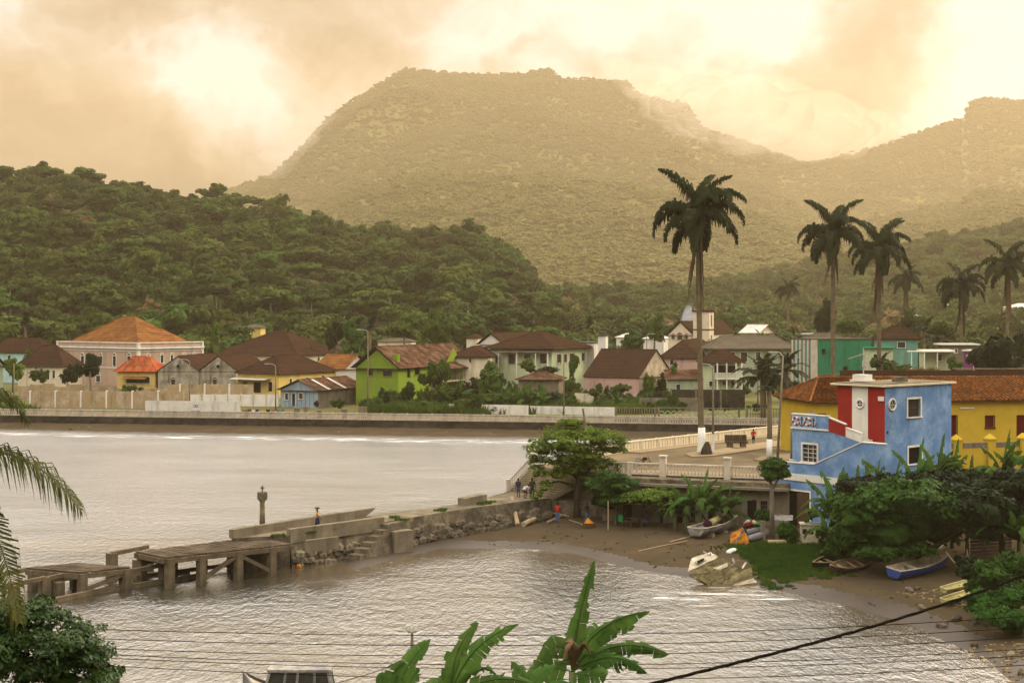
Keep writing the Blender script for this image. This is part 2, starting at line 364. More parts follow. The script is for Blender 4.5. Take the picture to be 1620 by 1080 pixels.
# ------------------------------------------------------------------ sea bed + water
def water_mat():
    m = bpy.data.materials.new('sea_water'); m.use_nodes = True; nt = m.node_tree; N = nt.nodes; L = nt.links
    bs = N['Principled BSDF']; bs.inputs['Roughness'].default_value = .5; bs.inputs['Specular IOR Level'].default_value = 0
    gl = N.new('ShaderNodeBsdfGlossy'); gl.inputs['Roughness'].default_value = .09; fz = N.new('ShaderNodeFresnel'); fz.inputs['IOR'].default_value = 1.33; wmx = N.new('ShaderNodeMixShader')
    tc = N.new('ShaderNodeTexCoord'); at = N.new('ShaderNodeAttribute'); at.attribute_name = 'shore'
    def noise(sc, st, det=4, r=.6):
        mp = N.new('ShaderNodeMapping'); L.new(tc.outputs['Object'], mp.inputs[0]); mp.inputs['Scale'].default_value = st
        n = N.new('ShaderNodeTexNoise'); n.inputs['Scale'].default_value = sc; n.inputs['Detail'].default_value = det; n.inputs['Roughness'].default_value = r; L.new(mp.outputs[0], n.inputs['Vector']); return n.outputs['Fac']
    def mt(op, a, b, c=None, clamp=False):
        q = N.new('ShaderNodeMath'); q.operation = op; q.use_clamp = clamp
        for i, v in enumerate((a, b, c)):
            if v is None: continue
            if isinstance(v, (int, float)): q.inputs[i].default_value = v
            else: L.new(v, q.inputs[i])
        return q.outputs[0]
    hsum = mt('ADD', mt('MULTIPLY', noise(1.5, (1.2, .55, 1), 3), WAVES[0]), mt('MULTIPLY', noise(4.5, (1.2, .45, 1), 4), WAVES[1]))
    hsum = mt('ADD', hsum, mt('MULTIPLY', noise(.16, (.6, 1.2, 1), 2), WAVES[2]))
    # calmer and rougher patches
    patch = noise(.035, (1, 2.2, 1), 3)
    pr = N.new('ShaderNodeMapRange'); L.new(patch, pr.inputs[0]); pr.inputs[1].default_value = .35; pr.inputs[2].default_value = .65; pr.inputs[3].default_value = .55; pr.inputs[4].default_value = 1.2
    bp = N.new('ShaderNodeBump'); bp.inputs['Distance'].default_value = 1.0; L.new(pr.outputs[0], bp.inputs['Strength']); L.new(hsum, bp.inputs['Height']); L.new(bp.outputs[0], bs.inputs['Normal']); L.new(bp.outputs[0], gl.inputs['Normal']); at3 = N.new('ShaderNodeAttribute'); at3.attribute_name = 'open'; L.new(mt('ADD', mt('MULTIPLY', at3.outputs['Fac'], .115), .09), gl.inputs['Roughness']); L.new(bp.outputs[0], fz.inputs['Normal']); L.new(mt('POWER', fz.outputs[0], .33), wmx.inputs[0]); L.new(bs.outputs[0], wmx.inputs[1]); L.new(gl.outputs[0], wmx.inputs[2])
    # foam lines near the shore, sandy shallows
    sh = at.outputs['Fac']
    fo = mt('MULTIPLY', sh, 1.0)
    fn = noise(.55, (.35, 1.6, 1), 6, .7)
    foam = mt('GREATER_THAN', mt('ADD', mt('MULTIPLY', fo, 1.0), mt('MULTIPLY', mt('SUBTRACT', fn, .5), 1.5)), .62)
    fr = N.new('ShaderNodeMapRange'); L.new(mt('ADD', fo, mt('MULTIPLY', mt('SUBTRACT', fn, .5), 1.8)), fr.inputs[0]); fr.inputs[1].default_value = .60; fr.inputs[2].default_value = .82
    at2 = N.new('ShaderNodeAttribute'); at2.attribute_name = 'shallow'
    mx = N.new('ShaderNodeMix'); mx.data_type = 'RGBA'; L.new(at2.outputs['Fac'], mx.inputs['Factor']); mx.inputs['A'].default_value = (.030, .028, .018, 1); mx.inputs['B'].default_value = (.12, .088, .05, 1)
    L.new(mx.outputs['Result'], bs.inputs['Base Color'])
    df = N.new('ShaderNodeBsdfDiffuse'); df.inputs['Color'].default_value = (.42, .41, .39, 1)
    ms = N.new('ShaderNodeMixShader'); L.new(fr.outputs[0], ms.inputs[0]); L.new(wmx.outputs[0], ms.inputs[1]); L.new(df.outputs[0], ms.inputs[2])
    o = [n for n in N if n.type == 'OUTPUT_MATERIAL'][0]; L.new(ms.outputs[0], o.inputs['Surface'])
    return m
WAVES = (.10, .06, .10)
M['water'] = water_mat()
def build_water():
    nx, ny = 300, 260
    X = np.linspace(-330, 70, nx); Y = np.linspace(20, 246, ny)
    XX, YY = np.meshgrid(X, Y, indexing='ij'); V = np.stack([XX, YY, 0 * XX], -1).reshape(-1, 3)
    me = np_mesh('water', V, grid_faces(nx, ny), M['water'], True)
    s = -sdist(XX, YY)                                   # distance from near shore into the water
    f = far_shore(XX) - YY                               # distance from the far shore
    wr = np.hypot((XX - xat(1150, 94)) / 7.0, (YY - 92) / 4.2)
    foam = np.clip(1.5 - np.abs(f - 5.0) / 4.5, 0, 1) * .60
    near = np.clip(1 - np.abs(s - .7) / 1.5, 0, 1) * .52
    foam = np.maximum(foam, np.where(XX > -20, near, 0)); foam = np.maximum(foam, np.clip(1.2 - wr, 0, .55) * (s > -1.5))
    shallow = np.clip(1 - s / 9, 0, 1) * (s > -50) * .8
    shallow = np.where(YY < 115, shallow, 0)
    opn = np.clip((YY - 113 - np.clip(XX + 12, -60, 14) * .9) / 30 + .15, 0, 1)          # wind reaches the open bay, not the lee of the causeway
    for nm, arr in (('shore', foam), ('shallow', shallow), ('open', opn)):
        a = me.attributes.new(nm, 'FLOAT', 'POINT'); a.data.foreach_set('value', arr.ravel().astype(np.float32))
    link('water', me, kind='structure')
    bed = MB().quad((-900, 10, -1.2), (300, 10, -1.2), (300, 300, -1.2), (-900, 300, -1.2)); bed.build('sea_bed', M['sand_wet'], kind='structure')
build_water()

# ------------------------------------------------------------------ beaches
def rise(x, y): return np.clip((x - 36) / 20, 0, 1) * 2.0 + np.clip((x - 31) / 5, 0, 1) * np.clip((y - 105) / 9, 0, 1) * 1.7
def build_beach():
    nx, ny = 230, 260
    X = np.linspace(-13.5, 62, nx); Y = np.linspace(50, 131, ny); XX, YY = np.meshgrid(X, Y, indexing='ij')
    Z = beach_h(XX, YY) + vnoise(XX * .5, YY * .5, 4) * .16 * np.clip(sdist(XX, YY) / 3, 0, 1)
    cw = XX - (-17.0 + (YY - 104.5) * 1.17)                 # nothing but sea behind the causeway
    Z = np.where((cw < .5) & (YY > 103) & (XX < 3), -1.0, Z)
    Z = np.minimum(Z, 3.0) + rise(XX, YY)
    me = np_mesh('beach', np.stack([XX, YY, Z], -1).reshape(-1, 3), grid_faces(nx, ny), M['sand'], True)
    me.materials.append(M['sand_wet']); s = sdist(XX, YY)[:-1, :-1].ravel() + vnoise(XX * .3, YY * .3, 3)[:-1, :-1].ravel() * 2
    me.polygons.foreach_set('material_index', (s < 1.6).astype(np.int32)); me.update()
    link('beach', me, kind='structure')
    # strip of beach under the far sea wall
    n = 260; V = []
    for i in range(n):
        x = -330 + i * 400 / (n - 1); yw = wall_y(x) + .2; ys = far_shore(x)
        for t, z in ((-.5, -.7), (0, -.02), (.15, .12), (.45, .38), (1, .85)):
            V.append((x, ys + (yw - ys) * t, z + .05 * math.sin(x * 1.3 + t * 5)))
    me = np_mesh('far_beach', np.array(V), grid_faces(n, 5), M['sand'], True); me.materials.append(M['sand_wet'])
    me.polygons.foreach_set('material_index', np.array([1 if (k % 4) < 2 else 0 for k in range((n - 1) * 4)], np.int32))
    link('beach', me, kind='structure')
build_beach()
def bz(x, y):
    z = float(beach_h(np.array([x]), np.array([y]))[0]); return min(z, 3.0) + float(rise(np.array(x), np.array(y)))
def B(px, py, z0=.6):
    """beach ground point seen at a pixel"""
    z = z0
    for _ in range(6): p = G(px, py, z); z = bz(p.x, p.y)
    return Vector((p.x, p.y, z))
def GT(px, py, z0=3):
    z = z0
    for _ in range(8): p = G(px, py, z); z = ground_z(p.x, p.y)
    return Vector((p.x, p.y, z))

# hillside below the viewpoint
def build_slope():
    X = np.linspace(-170, 120, 60); Y = np.linspace(-25, 60, 40); XX, YY = np.meshgrid(X, Y, indexing='ij')
    Z = np.clip(15.5 - YY * .32, -1, 16) + vnoise(XX / 6, YY / 6, 3) * .8
    Z = np.where(YY > 46, np.minimum(Z, 1 - (YY - 46) * .2), Z)
    Z += np.clip((XX - 24) / 30, 0, 1) * np.clip((YY - 40) / 10, 0, 1) * 4
    link('hillside', np_mesh('hillside', np.stack([XX, YY, Z], -1).reshape(-1, 3), grid_faces(60, 40), M['town_ground'], True), kind='structure')
build_slope()

# ------------------------------------------------------------------ tree crowns
def ico(sub):
    bm = bmesh.new(); bmesh.ops.create_icosphere(bm, subdivisions=sub, radius=1); V = np.array([v.co for v in bm.verts]); Q = np.array([[v.index for v in f.verts] for f in bm.faces]); bm.free(); return V, Q
ICO2, ICO1 = ico(2), ico(1)
def crown_mesh(name, m, lobes, n, size, seed, core=.68, flat=.0, aspect=.6, tilt=.55, nsub=9, sr=.42):
    """leaves gathered in clumps over the surface of several lobes, with a rough inner body"""
    rg = np.random.RandomState(seed); L = np.array(lobes, float)
    w = (L[:, 3] * L[:, 4] + L[:, 3] * L[:, 5]); w /= w.sum(); k = rg.choice(len(L), n, p=w)
    sd = rg.randn(len(L), nsub, 3); sd[..., 2] = np.where(sd[..., 2] < -.45, -sd[..., 2], sd[..., 2]); sd /= np.linalg.norm(sd, axis=2)[..., None]; srr = rg.uniform(.65, 1.3, (len(L), nsub)) * sr
    c = rg.randint(0, nsub, n); R3 = L[k, 3:6]
    cc = L[k, :3] + sd[k, c] * R3 * rg.uniform(.72, .88, n)[:, None]
    d = rg.randn(n, 3); d[:, 2] = np.where(d[:, 2] < -.3, -d[:, 2], d[:, 2]); d /= np.linalg.norm(d, axis=1)[:, None]
    q = np.where(rg.rand(n) < .7, rg.uniform(.8, 1.15, n), rg.uniform(.3, .9, n))
    p = cc + d * R3 * (srr[k, c] * q)[:, None]
    nn = d + sd[k, c] * .5 + rg.randn(n, 3) * tilt + np.array([0, 0, .3 + flat]); nn /= np.linalg.norm(nn, axis=1)[:, None]
    t = np.cross(nn, rg.randn(n, 3)); t /= np.linalg.norm(t, axis=1)[:, None]; b = np.cross(nn, t)
    s = size * rg.uniform(.6, 1.35, n)[:, None]; t *= s; b *= s * aspect
    V = np.stack([p - t, p + b * .9, p + t, p - b * .9], 1).reshape(-1, 3); Q = np.arange(4 * n).reshape(n, 4)
    if core > 0:
        Vs, Fs = ICO2; tris = []; VV = [V]; off = len(V)
        for l in L:
            nz = 1 + (rg.rand(len(Vs)) - .5) * .5
            VV.append(l[:3] + Vs * l[3:6] * core * nz[:, None]); tris.append(Fs + off); off += len(Vs)
        V = np.concatenate(VV); T_ = np.concatenate(tris)
        me = bpy.data.meshes.new(name); me.from_pydata(V.tolist(), [], Q.tolist() + T_.tolist()); me.materials.append(m); me.update(); return me
    return np_mesh(name, V, Q, m)
def rand_lobes(rg, kind):
    L = []
    if kind == 'round':
        for i in range(rg.randint(5, 8)):
            a = rg.uniform(0, 6.28); q = rg.uniform(.1, .62); L.append((q * math.cos(a), q * math.sin(a), rg.uniform(.55, 1.15), rg.uniform(.32, .52), rg.uniform(.32, .52), rg.uniform(.25, .40)))
    elif kind == 'umbrella':
        for i in range(rg.randint(6, 9)):
            a = rg.uniform(0, 6.28); q = rg.uniform(.1, .8); L.append((q * math.cos(a), q * math.sin(a), rg.uniform(.95, 1.2) - q * .25, rg.uniform(.3, .5), rg.uniform(.3, .5), rg.uniform(.14, .22)))
    elif kind == 'tall':
        for i in range(6):
            a = rg.uniform(0, 6.28); q = rg.uniform(.0, .35); L.append((q * math.cos(a), q * math.sin(a), .45 + i * .27 + rg.uniform(-.1, .1), rg.uniform(.28, .45), rg.uniform(.28, .45), rg.uniform(.25, .35)))
    elif kind == 'wide':
        for i in range(rg.randint(8, 11)):
            a = rg.uniform(0, 6.28); q = rg.uniform(.1, .85); L.append((q * math.cos(a), q * math.sin(a), rg.uniform(.45, .95) - q * .2, rg.uniform(.25, .45), rg.uniform(.25, .45), rg.uniform(.2, .33)))
    return L
FK = ['round', 'umbrella', 'tall', 'wide', 'round', 'umbrella', 'wide', 'round', 'tall', 'round']
FOREST = [crown_mesh('forest_crown', M['leaf_forest'] if i != 7 else M['leaf_forest_dry'], rand_lobes(np.random.RandomState(50 + i), k), 1500, .095, i, core=.66) for i, k in enumerate(FK)]
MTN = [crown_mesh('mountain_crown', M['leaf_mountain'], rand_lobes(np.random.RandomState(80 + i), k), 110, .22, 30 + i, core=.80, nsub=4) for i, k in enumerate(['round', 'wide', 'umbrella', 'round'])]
trunk_me = MB().tube([(0, 0, -.5), (.02, 0, .3), (-.03, .02, .65), (.02, 0, 1.0)], [.07, .05, .04, .02], 6).me('trunk', M['bark'], True)

def gn_scatter(name, pts, label, kind='stuff'):
    """pts: list of (variant object, positions Nx3, scales Nx3, rz N) -> one object of geometry-node instances"""
    V = np.concatenate([p[1] for p in pts]); me = bpy.data.meshes.new(name); me.vertices.add(len(V)); me.vertices.foreach_set('co', V.astype(np.float32).ravel())
    a = me.attributes.new('vi', 'INT', 'POINT'); a.data.foreach_set('value', np.concatenate([np.full(len(p[1]), i) for i, p in enumerate(pts)]).astype(np.int32))
    a = me.attributes.new('sc', 'FLOAT_VECTOR', 'POINT'); a.data.foreach_set('vector', np.concatenate([p[2] for p in pts]).astype(np.float32).ravel())
    a = me.attributes.new('rt', 'FLOAT_VECTOR', 'POINT'); rz = np.concatenate([p[3] for p in pts]); a.data.foreach_set('vector', np.stack([0 * rz, 0 * rz, rz], 1).astype(np.float32).ravel())
    o = link(name, me, kind=kind); o['label'] = label
    ng = bpy.data.node_groups.new(name, 'GeometryNodeTree'); ng.interface.new_socket('Geometry', in_out='INPUT', socket_type='NodeSocketGeometry'); ng.interface.new_socket('Geometry', in_out='OUTPUT', socket_type='NodeSocketGeometry')
    N = ng.nodes; L = ng.links; gi = N.new('NodeGroupInput'); go = N.new('NodeGroupOutput'); jn = N.new('GeometryNodeJoinGeometry')
    def attr(nm, ty):
        n = N.new('GeometryNodeInputNamedAttribute'); n.data_type = ty; n.inputs[0].default_value = nm; return n.outputs[0]
    vi = attr('vi', 'INT'); sc = attr('sc', 'FLOAT_VECTOR'); rt = attr('rt', 'FLOAT_VECTOR')
    for i, p in enumerate(pts):
        oi = N.new('GeometryNodeObjectInfo'); oi.transform_space = 'ORIGINAL'; oi.inputs['Object'].default_value = p[0]; oi.inputs['As Instance'].default_value = True
        cp = N.new('FunctionNodeCompare'); cp.data_type = 'INT'; cp.operation = 'EQUAL'; L.new(vi, cp.inputs[2]); cp.inputs[3].default_value = i
        ip = N.new('GeometryNodeInstanceOnPoints'); L.new(gi.outputs[0], ip.inputs['Points']); L.new(cp.outputs[0], ip.inputs['Selection']); L.new(oi.outputs['Geometry'], ip.inputs['Instance'])
        L.new(rt, ip.inputs['Rotation']); L.new(sc, ip.inputs['Scale']); L.new(ip.outputs[0], jn.inputs[0])
    L.new(jn.outputs[0], go.inputs[0]); md = o.modifiers.new('instances', 'NODES'); md.node_group = ng; return o

CLEAR = []                                        # (x, y, radius) kept clear of forest trees: every house adds itself
import re
_H = []
def near_house(x, y, far=False):
    if not _H:
        for o in COL.objects:
            if o.get('category') in ('house', 'hall', 'building', 'church', 'palace', 'warehouse', 'shop', 'hut', 'shack', 'store', 'cottage', 'tower') and o.location.y > 200:
                m = re.match(r'(.*?\b(house|hall|building|church|palace|warehouse|shop|hut|shack|store|cottage|block|shed|roof|tower)\b)', o['label'])
                if m and len(m.group(1).split()) < 8: _H.append((o.location.x + 4, o.location.y + 3, m.group(1)))
    hx, hy, t = min(_H, key=lambda h: (abs(h[0] / h[1] - x / y) * 300 + (0 if far else abs(h[1] - y) * .6)))
    rel = 'behind' if y > hy + 8 else 'in front of' if y < hy - 8 else 'left of' if x < hx else 'right of'
    return f'{rel} the {t}'
def build_forest():
    rg = np.random.RandomState(11)
    # jittered grid, density falling with distance
    P_ = []
    def fill(x0, x1, y0, y1, sp):
        X, Y = np.meshgrid(np.arange(x0, x1, sp), np.arange(y0, y1, sp)); X = X + rg.uniform(-.45, .45, X.shape) * sp; Y = Y + rg.uniform(-.45, .45, Y.shape) * sp
        return X.ravel(), Y.ravel(), np.full(X.size, sp)
    A = [fill(-260, 260, 322, 680, 9.4), fill(-380, 420, 680, 1150, 11.5)]
    X = np.concatenate([a[0] for a in A]); Y = np.concatenate([a[1] for a in A]); S = np.concatenate([a[2] for a in A])
    az = CX + F * X / Y
    keep = (az > -60) & (az < 1680)
    # the back edge of the town is further away on the right
    back = np.interp(az, [0, 500, 1000, 1300, 1620], [356, 350, 340, 335, 325]); keep &= Y > back + rg.uniform(-6, 6, len(X))
    for hx, hy, hr in CLEAR: keep &= np.hypot(X - hx, Y - hy) > hr
    X, Y, S, az = X[keep], Y[keep], S[keep], az[keep]; Z = height(X, Y)
    # drop what stands well behind a crest
    vis = np.ones(len(X), bool)
    top = (H - Z) / Y
    order = np.argsort(Y); cols = {}
    for i in order:
        c = int(az[i] // 14); hor = cols.get(c, 1e9)
        if top[i] - 15 / Y[i] > hor + .004: vis[i] = False
        cols[c] = min(hor, top[i] - 6 / Y[i])
    X, Y, Z, S, az = X[vis], Y[vis], Z[vis], S[vis], az[vis]
    n = len(X); sc = S * rg.uniform(.52, .78, n) * rg.choice([.85, 1.0, 1.25, 1.5], n, p=[.3, .35, .25, .1]); sc = np.where(Y > 560, np.minimum(sc, 8.6), sc); scz = sc * rg.uniform(.8, 1.15, n); rz = rg.uniform(0, 6.28, n)
    vi = rg.choice(len(FOREST), n, p=[.13, .12, .06, .15, .13, .1, .13, .02, .05, .11]); scz = np.where((vi == 2) | (vi == 8), scz * .62, scz)
    order = np.argsort(Y)[:300]; proto = {}
    for i in order:
        k = vi[i]; root = empty('forest_tree', (X[i], Y[i], Z[i] - .5), 0, label=('rust brown' if k == 7 else ('small ' if sc[i] < 5.4 else 'large ' if sc[i] > 7.5 else '') + ['round', 'flat topped', 'tall', 'broad'][[0, 1, 2, 3, 0, 1, 3, 0, 2, 0][k]]) + ' forest tree ' + near_house(X[i], Y[i] + 60, True), cat='tree', group=('rust brown trees in the forest' if k == 7 else 'forest trees behind the town'))
        c = link('crown', FOREST[k], root, sc=(sc[i], sc[i], scz[i]), rot=(0, 0, rz[i])); link('trunk', trunk_me, root, sc=(sc[i], sc[i], scz[i]))
        proto[k] = c
    for k in range(len(FOREST)):
        if k not in proto:
            i = order[0] if True else 0; root = empty('forest_tree', (X[i] + 5, Y[i] + 4, Z[i]), 0, label='leafy green forest tree at the foot of the wooded slopes behind the town', cat='tree', group='forest trees behind the town')
            proto[k] = link('crown', FOREST[k], root, sc=(8, 8, 8)); link('trunk', trunk_me, root, sc=(8, 8, 8))
    rest = np.setdiff1d(np.arange(n), order)
    pts = [(proto[k], np.stack([X[i_], Y[i_], Z[i_] - 1.0], 1), np.stack([sc[i_], sc[i_], scz[i_]], 1), rz[i_]) for k in range(len(FOREST)) for i_ in [rest[vi[rest] == k]]]
    gn_scatter('hill_forest', pts, 'dense green forest covering the low hills behind the town')
    # mountain and its foothills
    out = [[] for _ in MTN]; protoM = []
    def fillm(y0, y1, sp, size):
        rows = []
        for y in np.arange(y0, y1, sp * .92):
            x = np.arange(-.40 * y, .40 * y, sp); rows.append(np.stack([x + rg.uniform(-.5, .5, len(x)) * sp, y + rg.uniform(-.5, .5, len(x)) * sp, np.full(len(x), size)], 1))
        return np.concatenate(rows)
    T = np.concatenate([fillm(1150, 1800, 8.5, 7.5), fillm(1800, 2500, 8.5, 7.5), fillm(2500, 3230, 9, 8)])
    X, Y, S = T.T; az = CX + F * X / Y; k = (az > -50) & (az < 1670); X, Y, S, az = X[k], Y[k], S[k], az[k]; Z = height(X, Y)
    # visibility: running horizon in azimuth bins
    order = np.argsort(Y); b = ((az + 60) // 8).astype(int); hor = np.full(400, 1e9); vis = np.zeros(len(X), bool)
    sl = (H - Z) / Y
    for i in order:
        if sl[i] - 14 / Y[i] < hor[b[i]]: vis[i] = True
        hor[b[i]] = min(hor[b[i]], sl[i] - 3 / Y[i])
    X, Y, Z, S = X[vis], Y[vis], Z[vis], S[vis]; n = len(X); vi = rg.randint(0, len(MTN), n); print('mountain crowns', n)
    base = link('mountain_tree_mass', MTN[0], None, loc=(0, 0, 0)); bpy.data.objects.remove(base)
    srcs = []
    for q, mm in enumerate(MTN):
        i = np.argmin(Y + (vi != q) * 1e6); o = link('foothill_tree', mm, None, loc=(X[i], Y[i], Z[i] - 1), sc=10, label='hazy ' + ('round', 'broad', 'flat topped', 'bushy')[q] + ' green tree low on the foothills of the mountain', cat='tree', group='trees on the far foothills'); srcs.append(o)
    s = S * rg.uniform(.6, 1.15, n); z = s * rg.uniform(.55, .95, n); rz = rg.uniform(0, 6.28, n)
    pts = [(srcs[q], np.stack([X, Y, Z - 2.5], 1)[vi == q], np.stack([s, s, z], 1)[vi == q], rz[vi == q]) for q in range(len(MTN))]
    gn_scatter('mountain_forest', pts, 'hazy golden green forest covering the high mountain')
# ------------------------------------------------------------------ building kit
def wm(n, a, b=None, st=(.09, .075, .05), sa=.55, **k): M[n] = mat(n, a, b or tuple(x * .86 for x in a), scale=.9, rough=.9, streak=st, streak_amt=sa, bump=.12, bscale=5, dirt=tuple(x * .45 for x in a), dirt_amt=.35, dirt_scale=.35, **k)
wm('w_pink', (.46, .32, .235)); wm('w_cream', (.66, .57, .40)); wm('w_white', (.68, .64, .55)); wm('w_yellow', (.62, .45, .14)); wm('w_paleyellow', (.66, .58, .30))
wm('w_lime', (.19, .27, .028), sa=.35); wm('w_mint', (.48, .53, .32)); wm('w_teal', (.13, .30, .23), sa=.75); wm('w_green', (.03, .19, .095), st=(.02, .04, .02), sa=.9)
wm('w_greygreen', (.33, .38, .25), sa=.8); wm('w_shackblue', (.27, .35, .40), sa=.55); wm('w_lightblue', (.40, .58, .56), sa=.3); wm('w_rose', (.50, .32, .27)); wm('w_purple', (.16, .05, .13))
wm('w_ochre', (.50, .34, .035), sa=.22, st=(.25, .17, .03)); wm('w_blue', (.125, .235, .43), sa=.5, st=(.06, .11, .20)); wm('w_red', (.30, .022, .018), sa=.25); wm('w_trim', (.72, .68, .58), sa=.45); wm('w_darkred', (.09, .008, .008), sa=.2)
M['w_stone'] = mat('w_stone', (.40, .36, .27), (.26, .235, .175), scale=1.1, rough=.95, streak=(.045, .04, .03), streak_amt=.9, dirt=(.06, .05, .035), dirt_scale=.5, dirt_amt=.8, bump=.5, bscale=3)
M['w_blue'] = mat('w_blue', (.13, .235, .41), (.10, .19, .345), scale=.6, rough=.85, streak=(.055, .09, .13), streak_amt=.55, dirt=(.24, .33, .43), dirt_scale=.5, dirt_amt=.5, bump=.15)
M['w_palestone'] = mat('w_palestone', (.56, .46, .31), (.42, .34, .23), scale=.8, rough=.95, streak=(.10, .08, .055), streak_amt=.85, dirt=(.10, .08, .055), dirt_scale=.3, dirt_amt=.6, bump=.3)
M['w_oldyellow'] = mat('w_oldyellow', (.36, .26, .14), (.26, .18, .10), scale=.5, rough=.95, streak=(.07, .05, .03), streak_amt=.75, dirt=(.40, .34, .25), dirt_scale=.5, dirt_amt=.6, bump=.3)
M['w_concrete'] = mat('w_concrete', (.225, .185, .125), (.135, .11, .075), scale=.7, rough=.95, streak=(.05, .042, .028), streak_amt=.8, dirt=(.07, .06, .04), dirt_scale=.4, dirt_amt=.6, bump=.3)
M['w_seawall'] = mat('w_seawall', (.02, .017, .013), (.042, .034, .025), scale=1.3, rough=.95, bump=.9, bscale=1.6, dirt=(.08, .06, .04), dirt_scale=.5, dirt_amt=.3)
M['w_balus'] = mat('w_balus', (.55, .48, .37), (.42, .36, .27), scale=1.0, rough=.9, streak=(.13, .10, .07), streak_amt=.7)
M['w_parapet'] = mat('w_parapet', (.66, .57, .40), (.58, .49, .33), scale=.6, rough=.9, streak=(.26, .20, .12), streak_amt=.5)
def rm(n, a, b, d, da=.7, sc=.5): M[n] = mat(n, a, b, scale=sc, rough=.9, dirt=d, dirt_amt=da, dirt_scale=.55, bump=.4, bscale=4, detail=7)
rm('r_orange', (.25, .105, .030), (.12, .052, .020), (.075, .032, .012), .8); rm('r_brown', (.052, .026, .015), (.032, .017, .011), (.020, .013, .009)); rm('r_rust', (.085, .036, .02), (.045, .022, .014), (.20, .15, .10), .35)
rm('r_red', (.30, .045, .026), (.24, .035, .02), (.33, .14, .045), .5); rm('r_grey', (.12, .10, .07), (.085, .07, .05), (.05, .04, .028)); rm('r_white', (.62, .60, .55), (.50, .47, .41), (.25, .2, .14), .4)
M['r_tile_near'] = mat('r_tile_near', (.33, .12, .03), (.07, .03, .014), scale=3.2, rough=.9, dirt=(.055, .028, .015), dirt_amt=.85, dirt_scale=.5, bump=.4, bscale=8, detail=7)
M['glass'] = mat('glass', (.012, .012, .011), (.03, .028, .024), scale=2, rough=.15, spec=.5)
M['shutter'] = mat('shutter', (.10, .055, .03), (.07, .04, .022), scale=3, rough=.8)
M['dark'] = mat('dark', (.010, .008, .006), (.016, .013, .01), rough=.95)
M['iron'] = mat('iron', (.05, .04, .03), (.09, .06, .04), scale=5, rough=.7)
M['wood'] = mat('wood', (.115, .080, .048), (.060, .043, .028), scale=2.5, rough=.9, stretch=(1, 1, .3), bump=.4, objrand=.2)
M['wood_pale'] = mat('wood_pale', (.36, .27, .16), (.25, .18, .105), scale=2.5, rough=.9, objrand=.15)
M['metal_pale'] = mat('metal_pale', (.42, .39, .33), (.30, .27, .22), scale=3, rough=.6)
M['dark_red'] = M['w_darkred']

class Frame:
    """local frame of a building: x along the front (left to right), y away from the viewer, z up from the ground"""
    def __init__(s, o, th, z0): s.o = Vector(o); s.th = th; s.z0 = z0; s.ux = Vector((math.cos(th), -math.sin(th))); s.uy = Vector((math.sin(th), math.cos(th)))
    def hit_front(s, px, yoff=0.0):
        k = (px - CX) / F; o = s.o + s.uy * yoff          # o.x + u ux.x = k (o.y + u ux.y)
        u = (k * o.y - o.x) / (s.ux.x - k * s.ux.y); p = o + s.ux * u; return u, p.y
    def hit_side(s, px, xoff):
        k = (px - CX) / F; o = s.o + s.ux * xoff
        u = (k * o.y - o.x) / (s.uy.x - k * s.uy.y); p = o + s.uy * u; return u, p.y
    def rect(s, face, px0, py0, px1, py1, off=0.0):
        f = s.hit_front if face == 'F' else s.hit_side
        a, d0 = f(px0, off); b, d1 = f(px1, off); d = (d0 + d1) / 2
        return a, b, zat(py1, d) - s.z0, zat(py0, d) - s.z0
def corner_frame(pxL, pxC, pxR, dC, deg, z0):
    th = R(deg); Cx = xat(pxC, dC); k = (pxL - CX) / F
    w = (Cx - k * dC) / (math.cos(th) + k * math.sin(th))
    k = (pxR - CX) / F; den = math.sin(th) - k * math.cos(th)
    if den < .06:                                   # the side faces away from the viewer: the front runs all the way
        k2 = (pxR - CX) / F; kL = (pxL - CX) / F; th = R(3); Cx = k2 * dC; w = (Cx - kL * dC) / (math.cos(th) + kL * math.sin(th)); q = w * .75
    else: q = (k * dC - Cx) / den
    fr = Frame((Cx - w * math.cos(th), dC + w * math.sin(th)), th, z0); return fr, w, q

def wall(mb, a, b, z0, z1, n, holes=(), t=.25):
    """outer and inner skin of a wall from a to b (2D, local), with openings (u0,u1,z0,z1) cut and their reveals; n = outward normal"""
    a, b, n = Vector(a), Vector(b), Vector(n); d = (b - a); Lw = d.length; d = d.normalized()
    us = sorted({0, Lw, *[min(max(h[0], 0), Lw) for h in holes], *[min(max(h[1], 0), Lw) for h in holes]}); zs = sorted({z0, z1, *[min(max(h[2], z0), z1) for h in holes], *[min(max(h[3], z0), z1) for h in holes]})
    def pt(u, z, o=0): p = a + d * u - n * o; return (p.x, p.y, z)
    for u0, u1 in zip(us[:-1], us[1:]):
        for q0, q1 in zip(zs[:-1], zs[1:]):
            um, zm = (u0 + u1) / 2, (q0 + q1) / 2
            if any(h[0] < um < h[1] and h[2] < zm < h[3] for h in holes): continue
            mb.quad(pt(u0, q0), pt(u1, q0), pt(u1, q1), pt(u0, q1))
    for h in holes:
        u0, u1, q0, q1 = h[:4]
        mb.quad(pt(u0, q0), pt(u0, q1), pt(u0, q1, t), pt(u0, q0, t)); mb.quad(pt(u1, q0, t), pt(u1, q1, t), pt(u1, q1), pt(u1, q0))
        mb.quad(pt(u0, q1), pt(u1, q1), pt(u1, q1, t), pt(u0, q1, t)); mb.quad(pt(u0, q0, t), pt(u1, q0, t), pt(u1, q0), pt(u0, q0))
